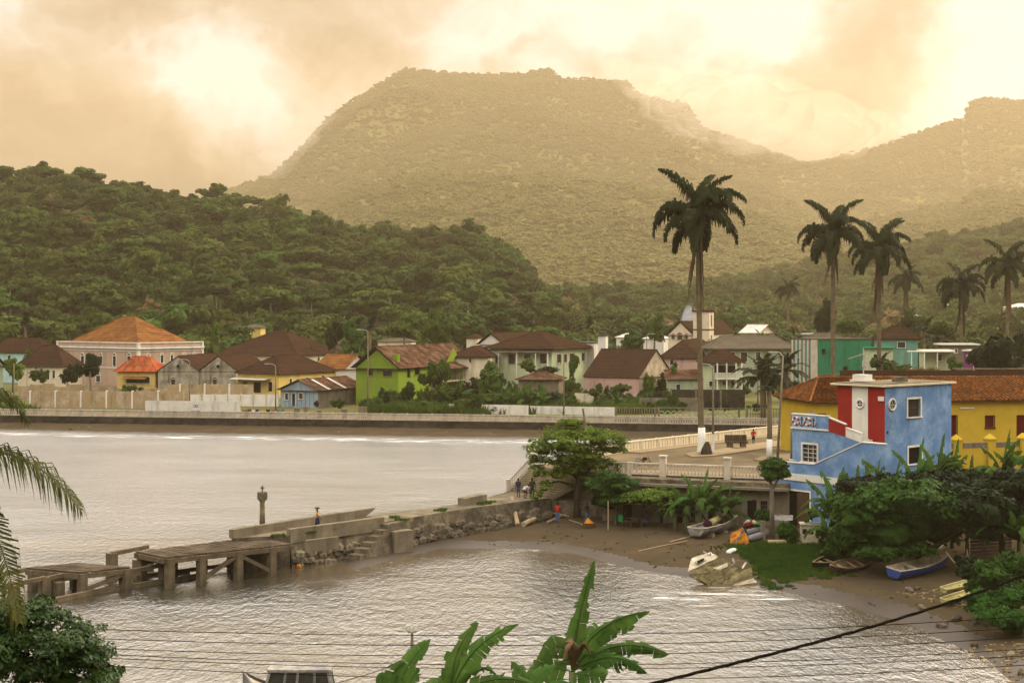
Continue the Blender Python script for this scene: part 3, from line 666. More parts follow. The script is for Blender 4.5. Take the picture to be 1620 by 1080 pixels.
def window(parent, a, dirv, n, h, kind='win', frame_m='w_trim', pane_m='glass', fw=.10, arch=False, label=None):
    """frame, pane and sill in the opening h of a wall starting at a"""
    a, d, n = Vector(a), Vector(dirv).normalized(), Vector(n); u0, u1, z0, z1 = h[:4]
    def bx(mb, ua, ub, za, zb, o0, o1):
        c = a + d * (ua + ub) / 2 + n * (o0 + o1) / 2; ang = math.atan2(d.y, d.x)
        mb.box((c.x, c.y, (za + zb) / 2), (ub - ua, abs(o1 - o0), zb - za), Matrix.Rotation(ang, 3, 'Z'))
    door = kind == 'door'
    mb = MB(); bx(mb, u0 - fw, u0, z0, z1 + fw, -.06, .05); bx(mb, u1, u1 + fw, z0, z1 + fw, -.06, .05); bx(mb, u0, u1, z1, z1 + fw, -.06, .05)
    fr = mb.build('door_frame' if door else 'window', M[frame_m], parent)
    pn = MB(); bx(pn, u0, u1, z0, z1, -.22, -.18)
    if kind == 'open': pass
    pn.build('door_panel' if door else 'pane', M[pane_m], fr)
    if kind == 'bars' or kind == 'grid':
        g = MB(); nb = 3 if kind == 'grid' else max(3, int((u1 - u0) / .15))
        for i in range(1, nb): uu = u0 + (u1 - u0) * i / nb; bx(g, uu - .02, uu + .02, z0, z1, -.14, -.10)
        for i in range(1, 4 if kind == 'grid' else 2): zz = z0 + (z1 - z0) * i / (4 if kind == 'grid' else 2); bx(g, u0, u1, zz - .02, zz + .02, -.095, -.06)
        g.build('glazing_bar', M[frame_m] if kind == 'grid' else M['iron'], fr)
    if kind == 'shut':
        g = MB()
        for i in range(int((z1 - z0) / .12)): bx(g, u0 + .03, u1 - .03, z0 + .05 + i * .12, z0 + .12 + i * .12, -.15, -.11 + .03 * (i % 2))
        g.build('shutter', M['shutter'], fr)
    if not door:
        s = MB(); bx(s, u0 - fw - .05, u1 + fw + .05, z0 - .10, z0, -.06, .12); s.build('sill', M[frame_m], fr)
    if arch:
        g = MB(); c = a + d * (u0 + u1) / 2; r = (u1 - u0) / 2; pts = [c + d * (r + fw / 2) * math.cos(t) for t in np.linspace(0, math.pi, 9)]
        P3 = [Vector((p.x + n.x * .02, p.y + n.y * .02, z1 + (r + fw / 2) * math.sin(t))) for p, t in zip(pts, np.linspace(0, math.pi, 9))]
        g.tube(P3, fw * .6, 5); g.build('arch', M[frame_m], fr)
        g = MB(); st = len(g.v)
        ar = [(c + d * r * math.cos(t), z1 + r * math.sin(t)) for t in np.linspace(0, math.pi, 11)]
        g.v += [(p.x + n.x * .012, p.y + n.y * .012, z) for p, z in ar]; g.f.append(tuple(range(len(ar)))); g.build('fanlight', M[pane_m], fr)
    return fr
def roof_plane(mb, A, B, C, D, courses=10, lift=.05, wav=0, amp=.05, seed=1):
    """A->B along the eave, D->C along the ridge (D above A); overlapping courses, optional barrel rows"""
    A, B, C, D = map(Vector, (A, B, C, D)); n = (B - A).cross(D - A)
    if (C - D).length < 1e-6: n = (B - A).cross(D - A)
    n = n.normalized()
    if n.z < 0: n = -n
    rg = random.Random(seed); cols = max(1, wav * 2)
    for i in range(courses):
        t0, t1 = i / courses, (i + 1) / courses; a0, b0 = A.lerp(D, t0), B.lerp(C, t0); a1, b1 = A.lerp(D, t1), B.lerp(C, t1)
        st = len(mb.v); j_ = rg.uniform(-.01, .02)
        for c in range(cols + 1):
            k = c / cols; h = (amp if c % 2 else 0) + (rg.uniform(-.012, .02) if wav else 0)
            mb.v.append(tuple(a0.lerp(b0, k) + n * (lift + h + j_))); mb.v.append(tuple(a1.lerp(b1, k) + n * (h + .002)))
            mb.v.append(tuple(a0.lerp(b0, k) + n * (h * .4 - .02)))
        for c in range(cols):
            q = st + 3 * c; mb.f.append((q, q + 3, q + 4, q + 1)); mb.f.append((q + 2, q + 5, q + 3, q))
    return mb
def make_roof(parent, kind, w, q, ze, rise, over, m, courses=9, wav=0, amp=.05, cap=True, ridge_frac=None, x0=0, y0=0, lift=.05, capm=None, ends=None):
    o = over; xa, xb, ya, yb = x0 - o, x0 + w + o, y0 - o, y0 + q + o; zr = ze + rise
    slope_drop = 0
    mb = MB(); caps = []
    if kind == 'hip':
        if w >= q: hw = (q / 2 + o) if ridge_frac is None else (w + 2 * o) * (1 - ridge_frac) / 2; r0, r1 = (xa + hw, (ya + yb) / 2), (xb - hw, (ya + yb) / 2)
        else: hw = (w / 2 + o) if ridge_frac is None else (q + 2 * o) * (1 - ridge_frac) / 2; r0, r1 = ((xa + xb) / 2, ya + hw), ((xa + xb) / 2, yb - hw)
        r0, r1 = Vector((*r0, zr)), Vector((*r1, zr)); c = [Vector((x, y, ze)) for x, y in ((xa, ya), (xb, ya), (xb, yb), (xa, yb))]
        if w >= q: pl = [(c[0], c[1], r1, r0), (c[1], c[2], r1, r1), (c[2], c[3], r0, r1), (c[3], c[0], r0, r0)]; hips = [(c[0], r0), (c[3], r0), (c[1], r1), (c[2], r1), (r0, r1)]
        else: pl = [(c[0], c[1], r0, r0), (c[1], c[2], r1, r0), (c[2], c[3], r1, r1), (c[3], c[0], r0, r1)]; hips = [(c[0], r0), (c[1], r0), (c[2], r1), (c[3], r1), (r0, r1)]
        wl = [w, q, w, q]
    elif kind == 'gx':        # ridge along x, gables at the sides
        r0, r1 = Vector((xa, (ya + yb) / 2, zr)), Vector((xb, (ya + yb) / 2, zr)); c = [Vector((x, y, ze)) for x, y in ((xa, ya), (xb, ya), (xb, yb), (xa, yb))]
        pl = [(c[0], c[1], r1, r0), (c[2], c[3], r0, r1)]; hips = [(r0, r1)]; wl = [w, w]
    elif kind == 'gy':        # ridge along y, gable on the front
        r0, r1 = Vector(((xa + xb) / 2, ya, zr)), Vector(((xa + xb) / 2, yb, zr)); c = [Vector((x, y, ze)) for x, y in ((xa, ya), (xb, ya), (xb, yb), (xa, yb))]
        pl = [(c[1], c[2], r1, r0), (c[3], c[0], r0, r1)]; hips = [(r0, r1)]; wl = [q, q]
    elif kind == 'shed':      # slopes up towards the back
        c = [Vector((xa, ya, ze)), Vector((xb, ya, ze)), Vector((xb, yb, zr)), Vector((xa, yb, zr))]; pl = [tuple(c)]; hips = []; wl = [w]
    else:                     # flat slab
        mb.b2(xa, xb, ya, yb, ze, ze + .25); return mb.build('roof', M[m], parent)
    for i, p in enumerate(pl): roof_plane(mb, *p, courses=courses, wav=int(wav * wl[i]), amp=amp, seed=i, lift=lift)
    # underside of the eaves
    mb.quad((xa, ya, ze - .03), (xb, ya, ze - .03), (xb, yb, (zr if kind == 'shed' else ze) - .03), (xa, yb, (zr if kind == 'shed' else ze) - .03))
    rf = mb.build('roof', M[m], parent)
    if cap and hips:
        g = MB()
        for a, b in hips: g.tube([a + Vector((0, 0, lift + .02)), b + Vector((0, 0, .07))], .11, 6)
        g.build('ridge_cap', M[capm or m], rf)
    return rf
def gable_fill(mb, side, w, q, ze, rise, t=0):
    if side == 'R': mb.tri((w, 0, ze), (w, q, ze), (w, q / 2, ze + rise))
    if side == 'L': mb.tri((0, q, ze), (0, 0, ze), (0, q / 2, ze + rise))
    if side == 'F': mb.tri((0, 0, ze), (w, 0, ze), (w / 2, 0, ze + rise))
    if side == 'B': mb.tri((w, q, ze), (0, q, ze), (w / 2, q, ze + rise))
def house(name, label, pxL, pxC, pxR, dC, deg, y_base, y_eave, roof, y_ridge, wallm, roofm, wins=(), over=.5, sidem=None, cat='house', courses=9, z0=None, group=None, capm=None, ridge_frac=None, trim=None, qmin=None, gablem=None, gable_over=None, cap=True):
    z_b = zat(y_base, dC) if z0 is None else z0
    fr, w, q = corner_frame(pxL, pxC, pxR, dC, deg, z_b)
    if qmin: q = max(q, qmin)
    q = min(q, 40)
    root = empty(name, (fr.o.x, fr.o.y, z_b), -fr.th, label=label, cat=cat, group=group)
    ze = zat(y_eave, dC) - z_b
    hF, hR = [], []
    for wd in wins:
        face, a, b_, c, d_ = wd[:5]; r = fr.rect(face, a, b_, c, d_, 0 if face == 'F' else w); (hF if face == 'F' else hR).append((r[0], r[1], max(r[2], 0), min(r[3], ze - .05), wd))
    base = -1.5 if dC < 330 else -7
    cc = fr.o + fr.ux * w / 2 + fr.uy * q / 2
    if dC > 290: CLEAR.append((cc.x, cc.y, min(max(w, q) * .62 + 4, 22)))
    mF = MB(); wall(mF, (0, 0), (w, 0), base, ze, (0, -1), hF); mS = MB() if sidem else mF
    wall(mS, (w, 0), (w, q), base, ze, (1, 0), hR); wall(mF, (w, q), (0, q), base, ze, (0, 1)); wall(mF, (0, q), (0, 0), base, ze, (-1, 0))
    # ridge height seen at the middle of the roof
    mid = fr.o + fr.ux * w / 2 + fr.uy * q / 2; rise = (zat(y_ridge, mid.y) - z_b - ze) if y_ridge else 0
    go = over if gable_over is None else gable_over
    if roof == 'gx':
        for sd in 'RL': gable_fill(mS if sd == 'R' else mF, sd, w, q, ze, rise * q / (q + 2 * over))
    if roof == 'gy':
        for sd in 'FB': gable_fill(mF, sd, w, q, ze, rise * w / (w + 2 * over))
    mF.build('wall', M[wallm], root)
    if sidem: mS.build('wall', M[sidem], root)
    if roof == 'parapet':
        p = MB(); p.b2(-.1, w + .1, -.1, q + .1, ze, ze + .15); p.build('roof', M[roofm], root)
    elif roof: make_roof(root, roof, w, q, ze + .01, rise, over, roofm, courses=courses, capm=capm, ridge_frac=ridge_frac, cap=cap)
    for hs, a, d, n in ((hF, (0, 0), (1, 0), (0, -1)), (hR, (w, 0), (0, 1), (1, 0))):
        for h in hs:
            wd = h[4]; kd = wd[5] if len(wd) > 5 else 'win'; ar = kd == 'arch'
            window(root, a, d, n, h, 'win' if ar else kd, frame_m=(wd[6] if len(wd) > 6 else 'w_trim'), pane_m=('dark' if kd in ('door', 'open') else 'glass'), arch=ar, fw=(.18 if ar else .09))
    if trim:
        t = MB()
        for z_, h_, o_ in trim: t.b2(-o_, w + o_, -o_, q + o_, ze + z_ if z_ <= 0 else z_, (ze + z_ if z_ <= 0 else z_) + h_)
        t.build('cornice', M['w_trim'], root)
    return root, fr, w, q, ze

# ------------------------------------------------------------------ the town across the bay
# pink palace: walls with cornices, parapet, hipped orange roof
palW = [('F', 102, 562, 107, 574, 'arch'), ('F', 157, 563, 162, 574, 'arch'), ('F', 178.5, 563, 183.5, 579, 'arch'), ('F', 201.5, 563, 207, 579, 'arch'), ('F', 152, 594, 158.5, 604, 'arch'), ('F', 122, 594, 128, 604, 'arch'), ('F', 128, 563, 133, 579, 'arch'),
        ('R', 232, 563, 237, 574, 'arch'), ('R', 254, 562, 258.5, 574, 'arch'), ('R', 270, 561.5, 274, 574, 'arch'), ('R', 289, 561, 293, 574, 'arch'), ('R', 305, 560.5, 309, 574, 'arch')]
root, fr, w, q, ze = house('palace', 'long pink two storey palace with arched windows and hipped orange tile roof', 90, 219, 322, 300, 38, 605, 552, None, None, 'w_pink', 'r_orange', palW, cat='palace', z0=3.2)
t = MB(); tp = zat(541.5, 300) - 3.2
for z_, h_, o_ in ((ze - .55, .22, .12), (ze - .05, .35, .38), (tp - .25, .25, .14), (3.55, .22, .08)):
    t.b2(-o_, w + o_, -o_, 0, z_, z_ + h_); t.b2(w, w + o_, 0, q, z_, z_ + h_)
for x_ in (-.12, w - .5): t.b2(x_, x_ + .62, -.10, -.003, -.5, tp)
t.b2(w + .003, w + .1, .003, .5, -.5, tp); t.b2(w + .003, w + .1, q - .5, q, -.5, tp)
t.build('cornice', M['w_trim'], root)
p = MB(); p.b2(0, w, 0, .3, ze + .3, tp); p.b2(w - .3, w, .3, q, ze + .3, tp); p.b2(0, .3, .3, q, ze + .3, tp); p.build('parapet', M['w_pink'], root)
mid = fr.o + fr.ux * w / 2 + fr.uy * q / 2
make_roof(root, 'hip', w - 4.0, q - 3.6, tp - .35, zat(500, mid.y) - 3.2 - tp + .2, 0, 'r_orange', courses=16, x0=2, y0=1.6, ridge_frac=.16)
c = MB(); c.b2(w * .30, w * .30 + .9, q * .62, q * .62 + .9, tp, zat(507, mid.y) - 3.2); c.lathe([(.28, zat(507, mid.y) - 3.2), (.28, zat(500, mid.y) - 3.2), (.42, zat(498.5, mid.y) - 3.2)], 8, (w * .30 + .45, q * .62 + .45, 0)); c.build('chimney', M['w_trim'], root)

house('low_hall', 'cream low hall with brown tiled hip roof left of the pink palace', 28, 100, 130, 292, 12, 604, 580, 'hip', 546, 'w_cream', 'r_brown', [('F', 54, 585, 61, 597, 'arch'), ('F', 73, 585, 78, 600, 'door'), ('F', 83, 586, 87, 598, 'win')], cat='hall', z0=3)
house('blue_house', 'pale blue house with rust brown roof behind the left trees', -20, 70, 95, 315, 15, 604, 558, 'hip', 535, 'w_lightblue', 'r_brown', [('F', 38, 562, 42, 570, 'win'), ('F', 12, 562, 17, 571, 'win')], z0=3)
house('edge_house', 'grey green gabled house at the far left behind the sea wall', -60, -12, 5, 262, 60, 606, 578, 'gx', 560, 'w_greygreen', 'r_brown', [('R', -6, 584, -2, 594, 'win')], z0=2.5)
# shop with the red striped roof
root, fr, w, q, ze = house('shop', 'yellow shop with striped red and orange metal roof', 186, 246, 262, 278, 10, 606, 588, 'hip', 564, 'w_yellow', 'r_red', [('F', 199, 596, 237, 606, 'open')], cat='shop', z0=2.9, over=.6)
a = MB()
for i in range(12): a.box((1.6 + i * .42, -.8, ze - 1.15 + .0 * i), (.38, 1.5, .05), Matrix.Rotation(.3, 3, 'X'))
a.build('awning', M['r_orange'], root)
for i, x_ in enumerate((.18, .42, .68)):
    s = MB(); yy = -.6; A = Vector((w * x_, -.58, ze + .08)); D_ = Vector((w * (x_ * .6 + .2), q * .42, ze + (zat(564, 282) - 2.9 - ze) * .93 + .05)); s.beam(A, D_, .55, .03, (0, -1, 1)); s.build('roof_stripe', M['r_orange'], root)
# two stone gables side by side with one long roof each
for i, (a_, b_, lb) in enumerate(((250, 314, 'weathered stone gabled warehouse with round vent beside the red roofed shop'), (316, 374, 'weathered stone gabled warehouse with round vent and blue awning'))):
    root, fr, w, q, ze = house('warehouse', lb, a_, b_, b_ + 25, 276, 6, 608, 587, 'gy', 561, 'w_stone', 'r_brown', [('F', a_ + 21, 600, a_ + 27, 608, 'arch', 'w_stone')], cat='warehouse', z0=2.8, over=.15, qmin=22, group='stone gabled warehouses')
    mb = MB(); zc = ze + .9; pts = [(w / 2 + .42 * math.cos(t_), -.05, zc + .42 * math.sin(t_)) for t_ in np.linspace(0, 6.283, 13)]; mb.tube(pts, .09, 5); v = mb.build('vent', M['w_stone'], root)
    mb = MB(); mb.v = [(w / 2 + .4 * math.cos(t_), -.02, zc + .4 * math.sin(t_)) for t_ in np.linspace(0, 6.283, 12, endpoint=False)]; mb.f = [tuple(range(12))]; mb.build('vent_opening', M['dark'], v)
    if i == 1: MB().box((w * .55, -.6, 1.45), (2.2, 1.0, .06), Matrix.Rotation(.25, 3, 'X')).build('blue_awning', M['w_blue'], root)
house('big_roof_hall', 'broad hall under a large dark brown hipped roof', 338, 470, 545, 305, 22, 600, 563, 'hip', 524, 'w_cream', 'r_brown', [], cat='hall', z0=3, courses=14, ridge_frac=.12)
root, fr, w, q, ze = house('yellow_house', 'long yellow building with brown hip roof behind the blue shack', 376, 441, 530, 268, 32, 622, 592, 'hip', 562, 'w_yellow', 'r_brown', [('F', 401, 604, 413, 621, 'door'), ('F', 424, 604, 431, 619, 'door'), ('F', 384, 603, 392, 609, 'win'), ('R', 458, 599, 462, 607, 'win'), ('R', 484, 597, 489, 605, 'win'), ('R', 509, 594, 513, 602, 'win')], cat='house', z0=2.6, courses=12)
MB().box((w * .38, -1.0, ze - .95), (w * .86, 2.0, .07), Matrix.Rotation(.12, 3, 'X')).build('awning', M['metal_pale'], root)
house('orange_roof_house', 'small cream house with a bright orange tile roof', 500, 546, 584, 285, 30, 600, 584, 'gx', 561, 'w_white', 'r_orange', [('F', 525, 588, 531, 596, 'win')], z0=3)
# blue shack
root, fr, w, q, ze = house('shack', 'weathered blue wooden shack with patched rusty iron roof', 444, 503, 575, 243, 25, 642, 618, 'gy', 598, 'w_shackblue', 'r_rust', [('F', 451, 622, 456, 632, 'win'), ('F', 462, 622, 467, 642, 'door'), ('F', 473, 622, 479, 631, 'win')], cat='shack', z0=2.0, over=.5, sidem='w_concrete')
for i, (yy, ll) in enumerate(((.2, .9), (.38, .7), (.55, .95))):
    s = MB(); zr = zat(598, 250) - 2.0; A = Vector((w + .5, q * yy, ze + .10)); B_ = Vector((w / 2, q * (yy + .02), zr + .10)); s.beam(A, A.lerp(B_, ll), .8, .03, (1, 0, 1)); s.build('roof_sheet', M['metal_pale'] if i != 1 else M['r_rust'], root)
mb = MB()
for i in range(9): mb.b2(i * w / 9 + .02, i * w / 9 + .06, -.03, 0, 0, ze)
mb.build('board_seam', M['wood'], root)
# lime green house
limW = [('F', 583, 586, 590, 594, 'bars', 'w_lime'), ('F', 606, 586, 620, 595, 'bars', 'w_lime'), ('F', 608, 620, 620, 628, 'open', 'w_lime'), ('R', 644, 583, 649, 597, 'door', 'w_lime'), ('R', 656, 580, 664, 593, 'open', 'w_lime'), ('R', 710, 584, 714, 599, 'door'), ('R', 694, 583, 701, 596, 'open', 'w_lime')]
root, fr, w, q, ze = house('lime_house', 'bright lime green two storey house with brown roof and balcony', 563, 630, 745, 248, 24, 634, 583, 'gy', 546, 'w_lime', 'r_rust', limW, z0=1.9, over=.7, courses=12)
c = MB(); c.b2(w * .82, w * .82 + .85, 1.0, 1.85, ze + .3, ze + 2.3); c.b2(w * .82 - .06, w * .82 + .91, .94, 1.91, ze + 2.3, ze + 2.42); c.build('chimney', M['w_lime'], root)
b = MB(); b.b2(w + .01, w + 1.8, q * .52, q, ze - 2.95, ze - 2.8); b.build('balcony', M['w_cream'], root)
g = MB()
for i in range(12): yy = q * .52 + i * (q * .48) / 11; g.b2(w + 1.72, w + 1.76, yy - .02, yy + .02, ze - 2.8, ze - 1.9)
g.b2(w + 1.7, w + 1.78, q * .52, q, ze - 1.95, ze - 1.88); g.build('railing', M['iron'], root)
for yy in (q * .52, q * .75, q - .1): MB().b2(w + 1.62, w + 1.80, yy, yy + .15, -1, ze - .35).build('post', M['w_lime'], root)
r_ = MB(); roof_plane(r_, (w + 2.3, q * .42, ze - .55), (w + 2.3, q + .5, ze - .55), (w - .05, q + .5, ze + .35), (w - .05, q * .42, ze + .35), courses=5); r_.build('balcony_roof', M['r_rust'], root)
# the second, forward facing gable of the lime house
gp = MB(); gw = 7.0; yb = q * .62
gp.tri((w - .02, yb, ze), (w - .02 + .04, yb + gw, ze), (w + .01, yb + gw / 2, ze + 3.3)); gp.build('gable', M['w_lime'], root)
house('annex', 'brown roofed cream house just right of the lime house', 712, 772, 790, 268, 8, 606, 565, 'hip', 548, 'w_cream', 'r_brown', [('F', 742, 567, 746, 573, 'win')], z0=3)
# white veranda house
vW = [('F', 779, 561, 789, 574, 'shut'), ('F', 804, 560, 815, 576, 'shut'), ('F', 829, 560, 839, 568, 'shut'), ('F', 854, 560, 865, 575, 'shut'), ('R', 881, 560, 888, 574, 'shut'), ('R', 892, 560, 897, 573, 'shut'), ('R', 901, 559, 909, 573, 'shut'), ('R', 920, 558, 925, 571, 'shut')]
root, fr, w, q, ze = house('veranda_house', 'large white green house with brown hipped roof and shuttered windows', 775, 873, 930, 272, 30, 592, 552, 'hip', 524, 'w_mint', 'r_brown', vW, z0=4.0, over=.9, courses=12)
r_ = MB(); roof_plane(r_, (w * .18, -1.6, ze - .75), (w + .2, -1.6, ze - .75), (w + .2, -.02, ze - .25), (w * .18, -.02, ze - .25), courses=3); r_.build('canopy', M['r_grey'], root)
for x_ in (.2, .5, .8, .99): MB().b2(w * x_ - .08, w * x_ + .08, -1.5, -1.34, -.5, ze - .75).build('post', M['w_trim'], root)
house('gable_house', 'pale gabled house with brown roof behind the veranda house', 758, 796, 850, 300, 20, 560, 545, 'gy', 526, 'w_white', 'r_brown', [], z0=4)
house('tin_hut', 'small hut with white and rust metal hip roof among the bushes', 820, 884, 892, 250, 10, 620, 601, 'hip', 588, 'w_concrete', 'r_rust', [], cat='hut', z0=2.2)
house('white_block', 'white concrete block with flat roof and tall square tower', 905, 940, 962, 285, 25, 600, 543, 'flat', None, 'w_white', 'r_grey', [('F', 912, 550, 918, 558, 'win')], z0=4.3, over=.15, cat='building')
root, fr, w, q, ze = house('tank_tower', 'slim white square tower carrying a rusty tank frame', 946, 958, 962, 280, 15, 590, 532, 'flat', None, 'w_white', 'r_grey', [], z0=4.3, over=.12, cat='tower')
g = MB()
for x_ in (0, w):
    for y_ in (0, q): g.beam((x_, y_, ze + .2), (w / 2 + (x_ - w / 2) * .8, q / 2 + (y_ - q / 2) * .8, ze + 1.5), .07, .07)
g.b2(-.1, w + .1, 0, q, ze + 1.45, ze + 1.55); g.build('frame', M['iron'], root)
# old stone house with the pale gable
root, fr, w, q, ze = house('stone_house', 'old rose stone house with brown tile roof and pale weathered gable', 924, 1011, 1064, 258, 32, 628, 598, 'gx', 553, 'w_rose', 'r_brown', [('R', 1033, 611, 1042, 628, 'door', 'w_trim')], z0=2.4, over=.22, sidem='w_palestone', courses=14)
# brown roofed houses right of it
house('brown_roof_house', 'pink house under a wide brown hip roof behind the stone gable', 1045, 1106, 1150, 285, 14, 590, 567, 'hip', 537, 'w_rose', 'r_brown', [('F', 1060, 569, 1066, 577, 'win')], z0=3.6, courses=12)
root, fr, w, q, ze = house('porch_house', 'pale two storey house with columned porch and brown roof by the tall palm', 1113, 1166, 1172, 255, 10, 632, 574, 'hip', 553, 'w_mint', 'r_brown', [('F', 1122, 603, 1127, 611, 'win'), ('F', 1143, 602, 1148, 609, 'win'), ('F', 1157, 602, 1161, 609, 'win'), ('F', 1130, 578, 1164, 590, 'open')], z0=2.6, over=.8)
for i, x_ in enumerate((.35, .6, .85, 1.0)): MB().b2(w * x_ - .12, w * x_ + .12, -1.6, -1.36, -.5, ze).build('column', M['w_trim'], root)
MB().b2(w * .3, w + .3, -1.7, -.02, ze - 2.9, ze - 2.7).build('balcony', M['w_trim'], root)
g = MB(); [g.b2(w * .3 + i * .3, w * .3 + i * .3 + .1, -1.66, -1.58, ze - 2.7, ze - 1.8) for i in range(int((w * .7) / .3))]; g.b2(w * .3, w, -1.7, -1.55, ze - 1.8, ze - 1.7); g.build('railing', M['w_trim'], root)
house('old_store', 'low mossy old store with rusty lean-to roof left of the tall palm', 1056, 1104, 1110, 256, 6, 632, 600, 'shed', 585, 'w_greygreen', 'r_rust', [('F', 1070, 608, 1076, 618, 'win')], z0=2.4, cat='store')
# church
root, fr, w, q, ze = house('church', 'cream gabled church with square bell tower and dark red roofs', 1057, 1096, 1160, 335, 24, 560, 530, 'gy', 508, 'w_cream', 'r_brown', [('F', 1063, 528, 1067, 536, 'arch', 'w_rose'), ('F', 1072, 526, 1079, 537, 'arch', 'w_rose'), ('F', 1084, 528, 1088, 536, 'arch', 'w_rose'), ('R', 1136, 538, 1140, 546, 'arch')], cat='church', z0=6, over=.35)
cm = MB(); zc = zat(508, 345) - 6; cm.b2(w / 2 - .09, w / 2 + .09, -.2, -.02, zc, zc + 2.3); cm.b2(w / 2 - .5, w / 2 + .5, -.19, -.03, zc + 1.3, zc + 1.5); cm.build('cross', M['iron'], root)
tz = zat(493, 328) - 6; tw = 3.9; tx = fr.hit_front(1097, -.0)[0] + .1
twl = MB(); wall(twl, (tx, -.6), (tx + tw, -.6), -1, tz, (0, -1), [(1.0, 1.9, tz - 3.2, tz - 1.2), (1.0, 1.9, tz - 8.5, tz - 6)]); wall(twl, (tx + tw, -.6), (tx + tw, tw - .6), -1, tz, (1, 0), [(1.4, 2.3, tz - 3.2, tz - 1.2), (1.4, 2.3, tz - 8.5, tz - 6)]); wall(twl, (tx + tw, tw - .6), (tx, tw - .6), -1, tz, (0, 1)); wall(twl, (tx, tw - .6), (tx, -.6), -1, tz, (-1, 0))
tower = twl.build('bell_tower', M['w_cream'], root)
for a_, d_, n_, h_ in (((tx, -.6), (1, 0), (0, -1), (1.0, 1.9, tz - 3.2, tz - 1.2)), ((tx, -.6), (1, 0), (0, -1), (1.0, 1.9, tz - 8.5, tz - 6)), ((tx + tw, -.6), (0, 1), (1, 0), (1.4, 2.3, tz - 3.2, tz - 1.2)), ((tx + tw, -.6), (0, 1), (1, 0), (1.4, 2.3, tz - 8.5, tz - 6))):
    window(root, a_, d_, n_, h_, frame_m='w_rose', arch=True)
t = MB(); t.b2(tx - .25, tx + tw + .25, -.85, tw - .35, tz, tz + .35); t.b2(tx - .1, tx + tw + .1, -.7, tw - .5, tz - 4.3, tz - 4.05); t.build('tower_cornice', M['w_darkred'], root)
t = MB()
for x_ in (tx, tx + tw):
    for y_ in (-.6, tw - .6): t.tube([(x_, y_, tz + .35), (x_, y_, tz + .9), (x_, y_, tz + 2.0)], [.28, .25, .03], 6)
t.build('pinnacle', M['iron'], root)
# long grey green house and the ones behind
gW = [('F', 1127, 556, 1133, 566, 'shut'), ('F', 1154, 557, 1163, 572, 'shut'), ('F', 1172, 557, 1182, 572, 'shut'), ('F', 1196, 557, 1203, 571, 'shut')]
house('grey_roof_house', 'long grey green house with a weathered grey hip roof', 1122, 1234, 1256, 285, 10, 590, 552, 'hip', 531, 'w_greygreen', 'r_grey', gW, z0=3.4, over=.9, courses=12, ridge_frac=.55)
house('hill_house', 'pale gabled house with white roof above the grey roofed house', 1172, 1200, 1225, 350, 35, 545, 527, 'gx', 514, 'w_cream', 'r_white', [], z0=7)
# teal green building
root, fr, w, q, ze = house('teal_building', 'large green and teal stained concrete building with flat roof', 1254, 1287, 1378, 225, 62, 612, 538, 'flat', None, 'w_teal', 'r_grey', [('F', 1262, 566, 1266, 573, 'win'), ('R', 1300, 552, 1306, 560, 'open', 'w_green'), ('R', 1334, 580, 1341, 590, 'open', 'w_green')], z0=3, over=.1, sidem='w_green', cat='building')
for i in range(6): xx = w * i / 5.4; MB().b2(xx, xx + .38, -.22, -.003, -1, ze).build('pilaster', M['w_balus'], root)
MB().b2(w + .003, w + .2, 0, q, ze * .50, ze * .50 + .3).build('ledge', M['w_concrete'], root)
MB().b2(w - .45, w + .25, -.2, .6, -1, ze + .05).build('corner_pillar', M['w_balus'], root)
house('small_grey_hip', 'grey roofed small house behind the teal building', 1268, 1330, 1345, 262, 10, 560, 541, 'hip', 527, 'w_rose', 'r_grey', [], z0=4)
house('pink_shed', 'tiny pink roofed shed among trees above the teal building', 1274, 1296, 1302, 330, 15, 540, 529, 'flat', None, 'w_rose', 'r_white', [], z0=8, cat='shed')
house('mint_house', 'mint green house with flat dark roof edge behind the palms', 1372, 1408, 1413, 215, 5, 590, 552, 'flat', None, 'w_mint', 'w_green', [('F', 1382, 560, 1388, 568, 'win')], z0=4, over=.3)
house('turquoise_house', 'turquoise house with brown pyramid roof behind the palms', 1392, 1440, 1452, 245, 12, 572, 536, 'hip', 516, 'w_teal', 'r_brown', [('F', 1420, 541, 1432, 550, 'win')], z0=5)
root, fr, w, q, ze = house('canopy_house', 'pale house with white flat canopy on posts right of the turquoise house', 1462, 1500, 1506, 225, 8, 582, 556, 'flat', None, 'w_mint', 'w_trim', [('F', 1482, 560, 1490, 570, 'win')], z0=4.5, over=.4)
c = MB(); c.b2(-2.8, w, -2.2, -.45, ze - .02, ze + .12); c.build('canopy', M['w_trim'], root)
for i in range(3): MB().b2(-2.5 + i * 2, -2.35 + i * 2, -2.1, -1.95, -.5, ze - .02).build('post', M['w_trim'], root)
house('purple_house', 'small purple and white house under the dark tree', 1524, 1540, 1562, 220, 40, 590, 556, 'flat', None, 'w_purple', 'r_white', [('F', 1530, 562, 1535, 570, 'win')], z0=4.5, over=.2, sidem='w_white')
house('stone_hut', 'low stone hut with white sheet roof right of the canopy house', 1492, 1534, 1545, 240, 8, 575, 546, 'flat', None, 'w_concrete', 'r_white', [('F', 1510, 552, 1514, 558, 'open')], z0=5, cat='hut')
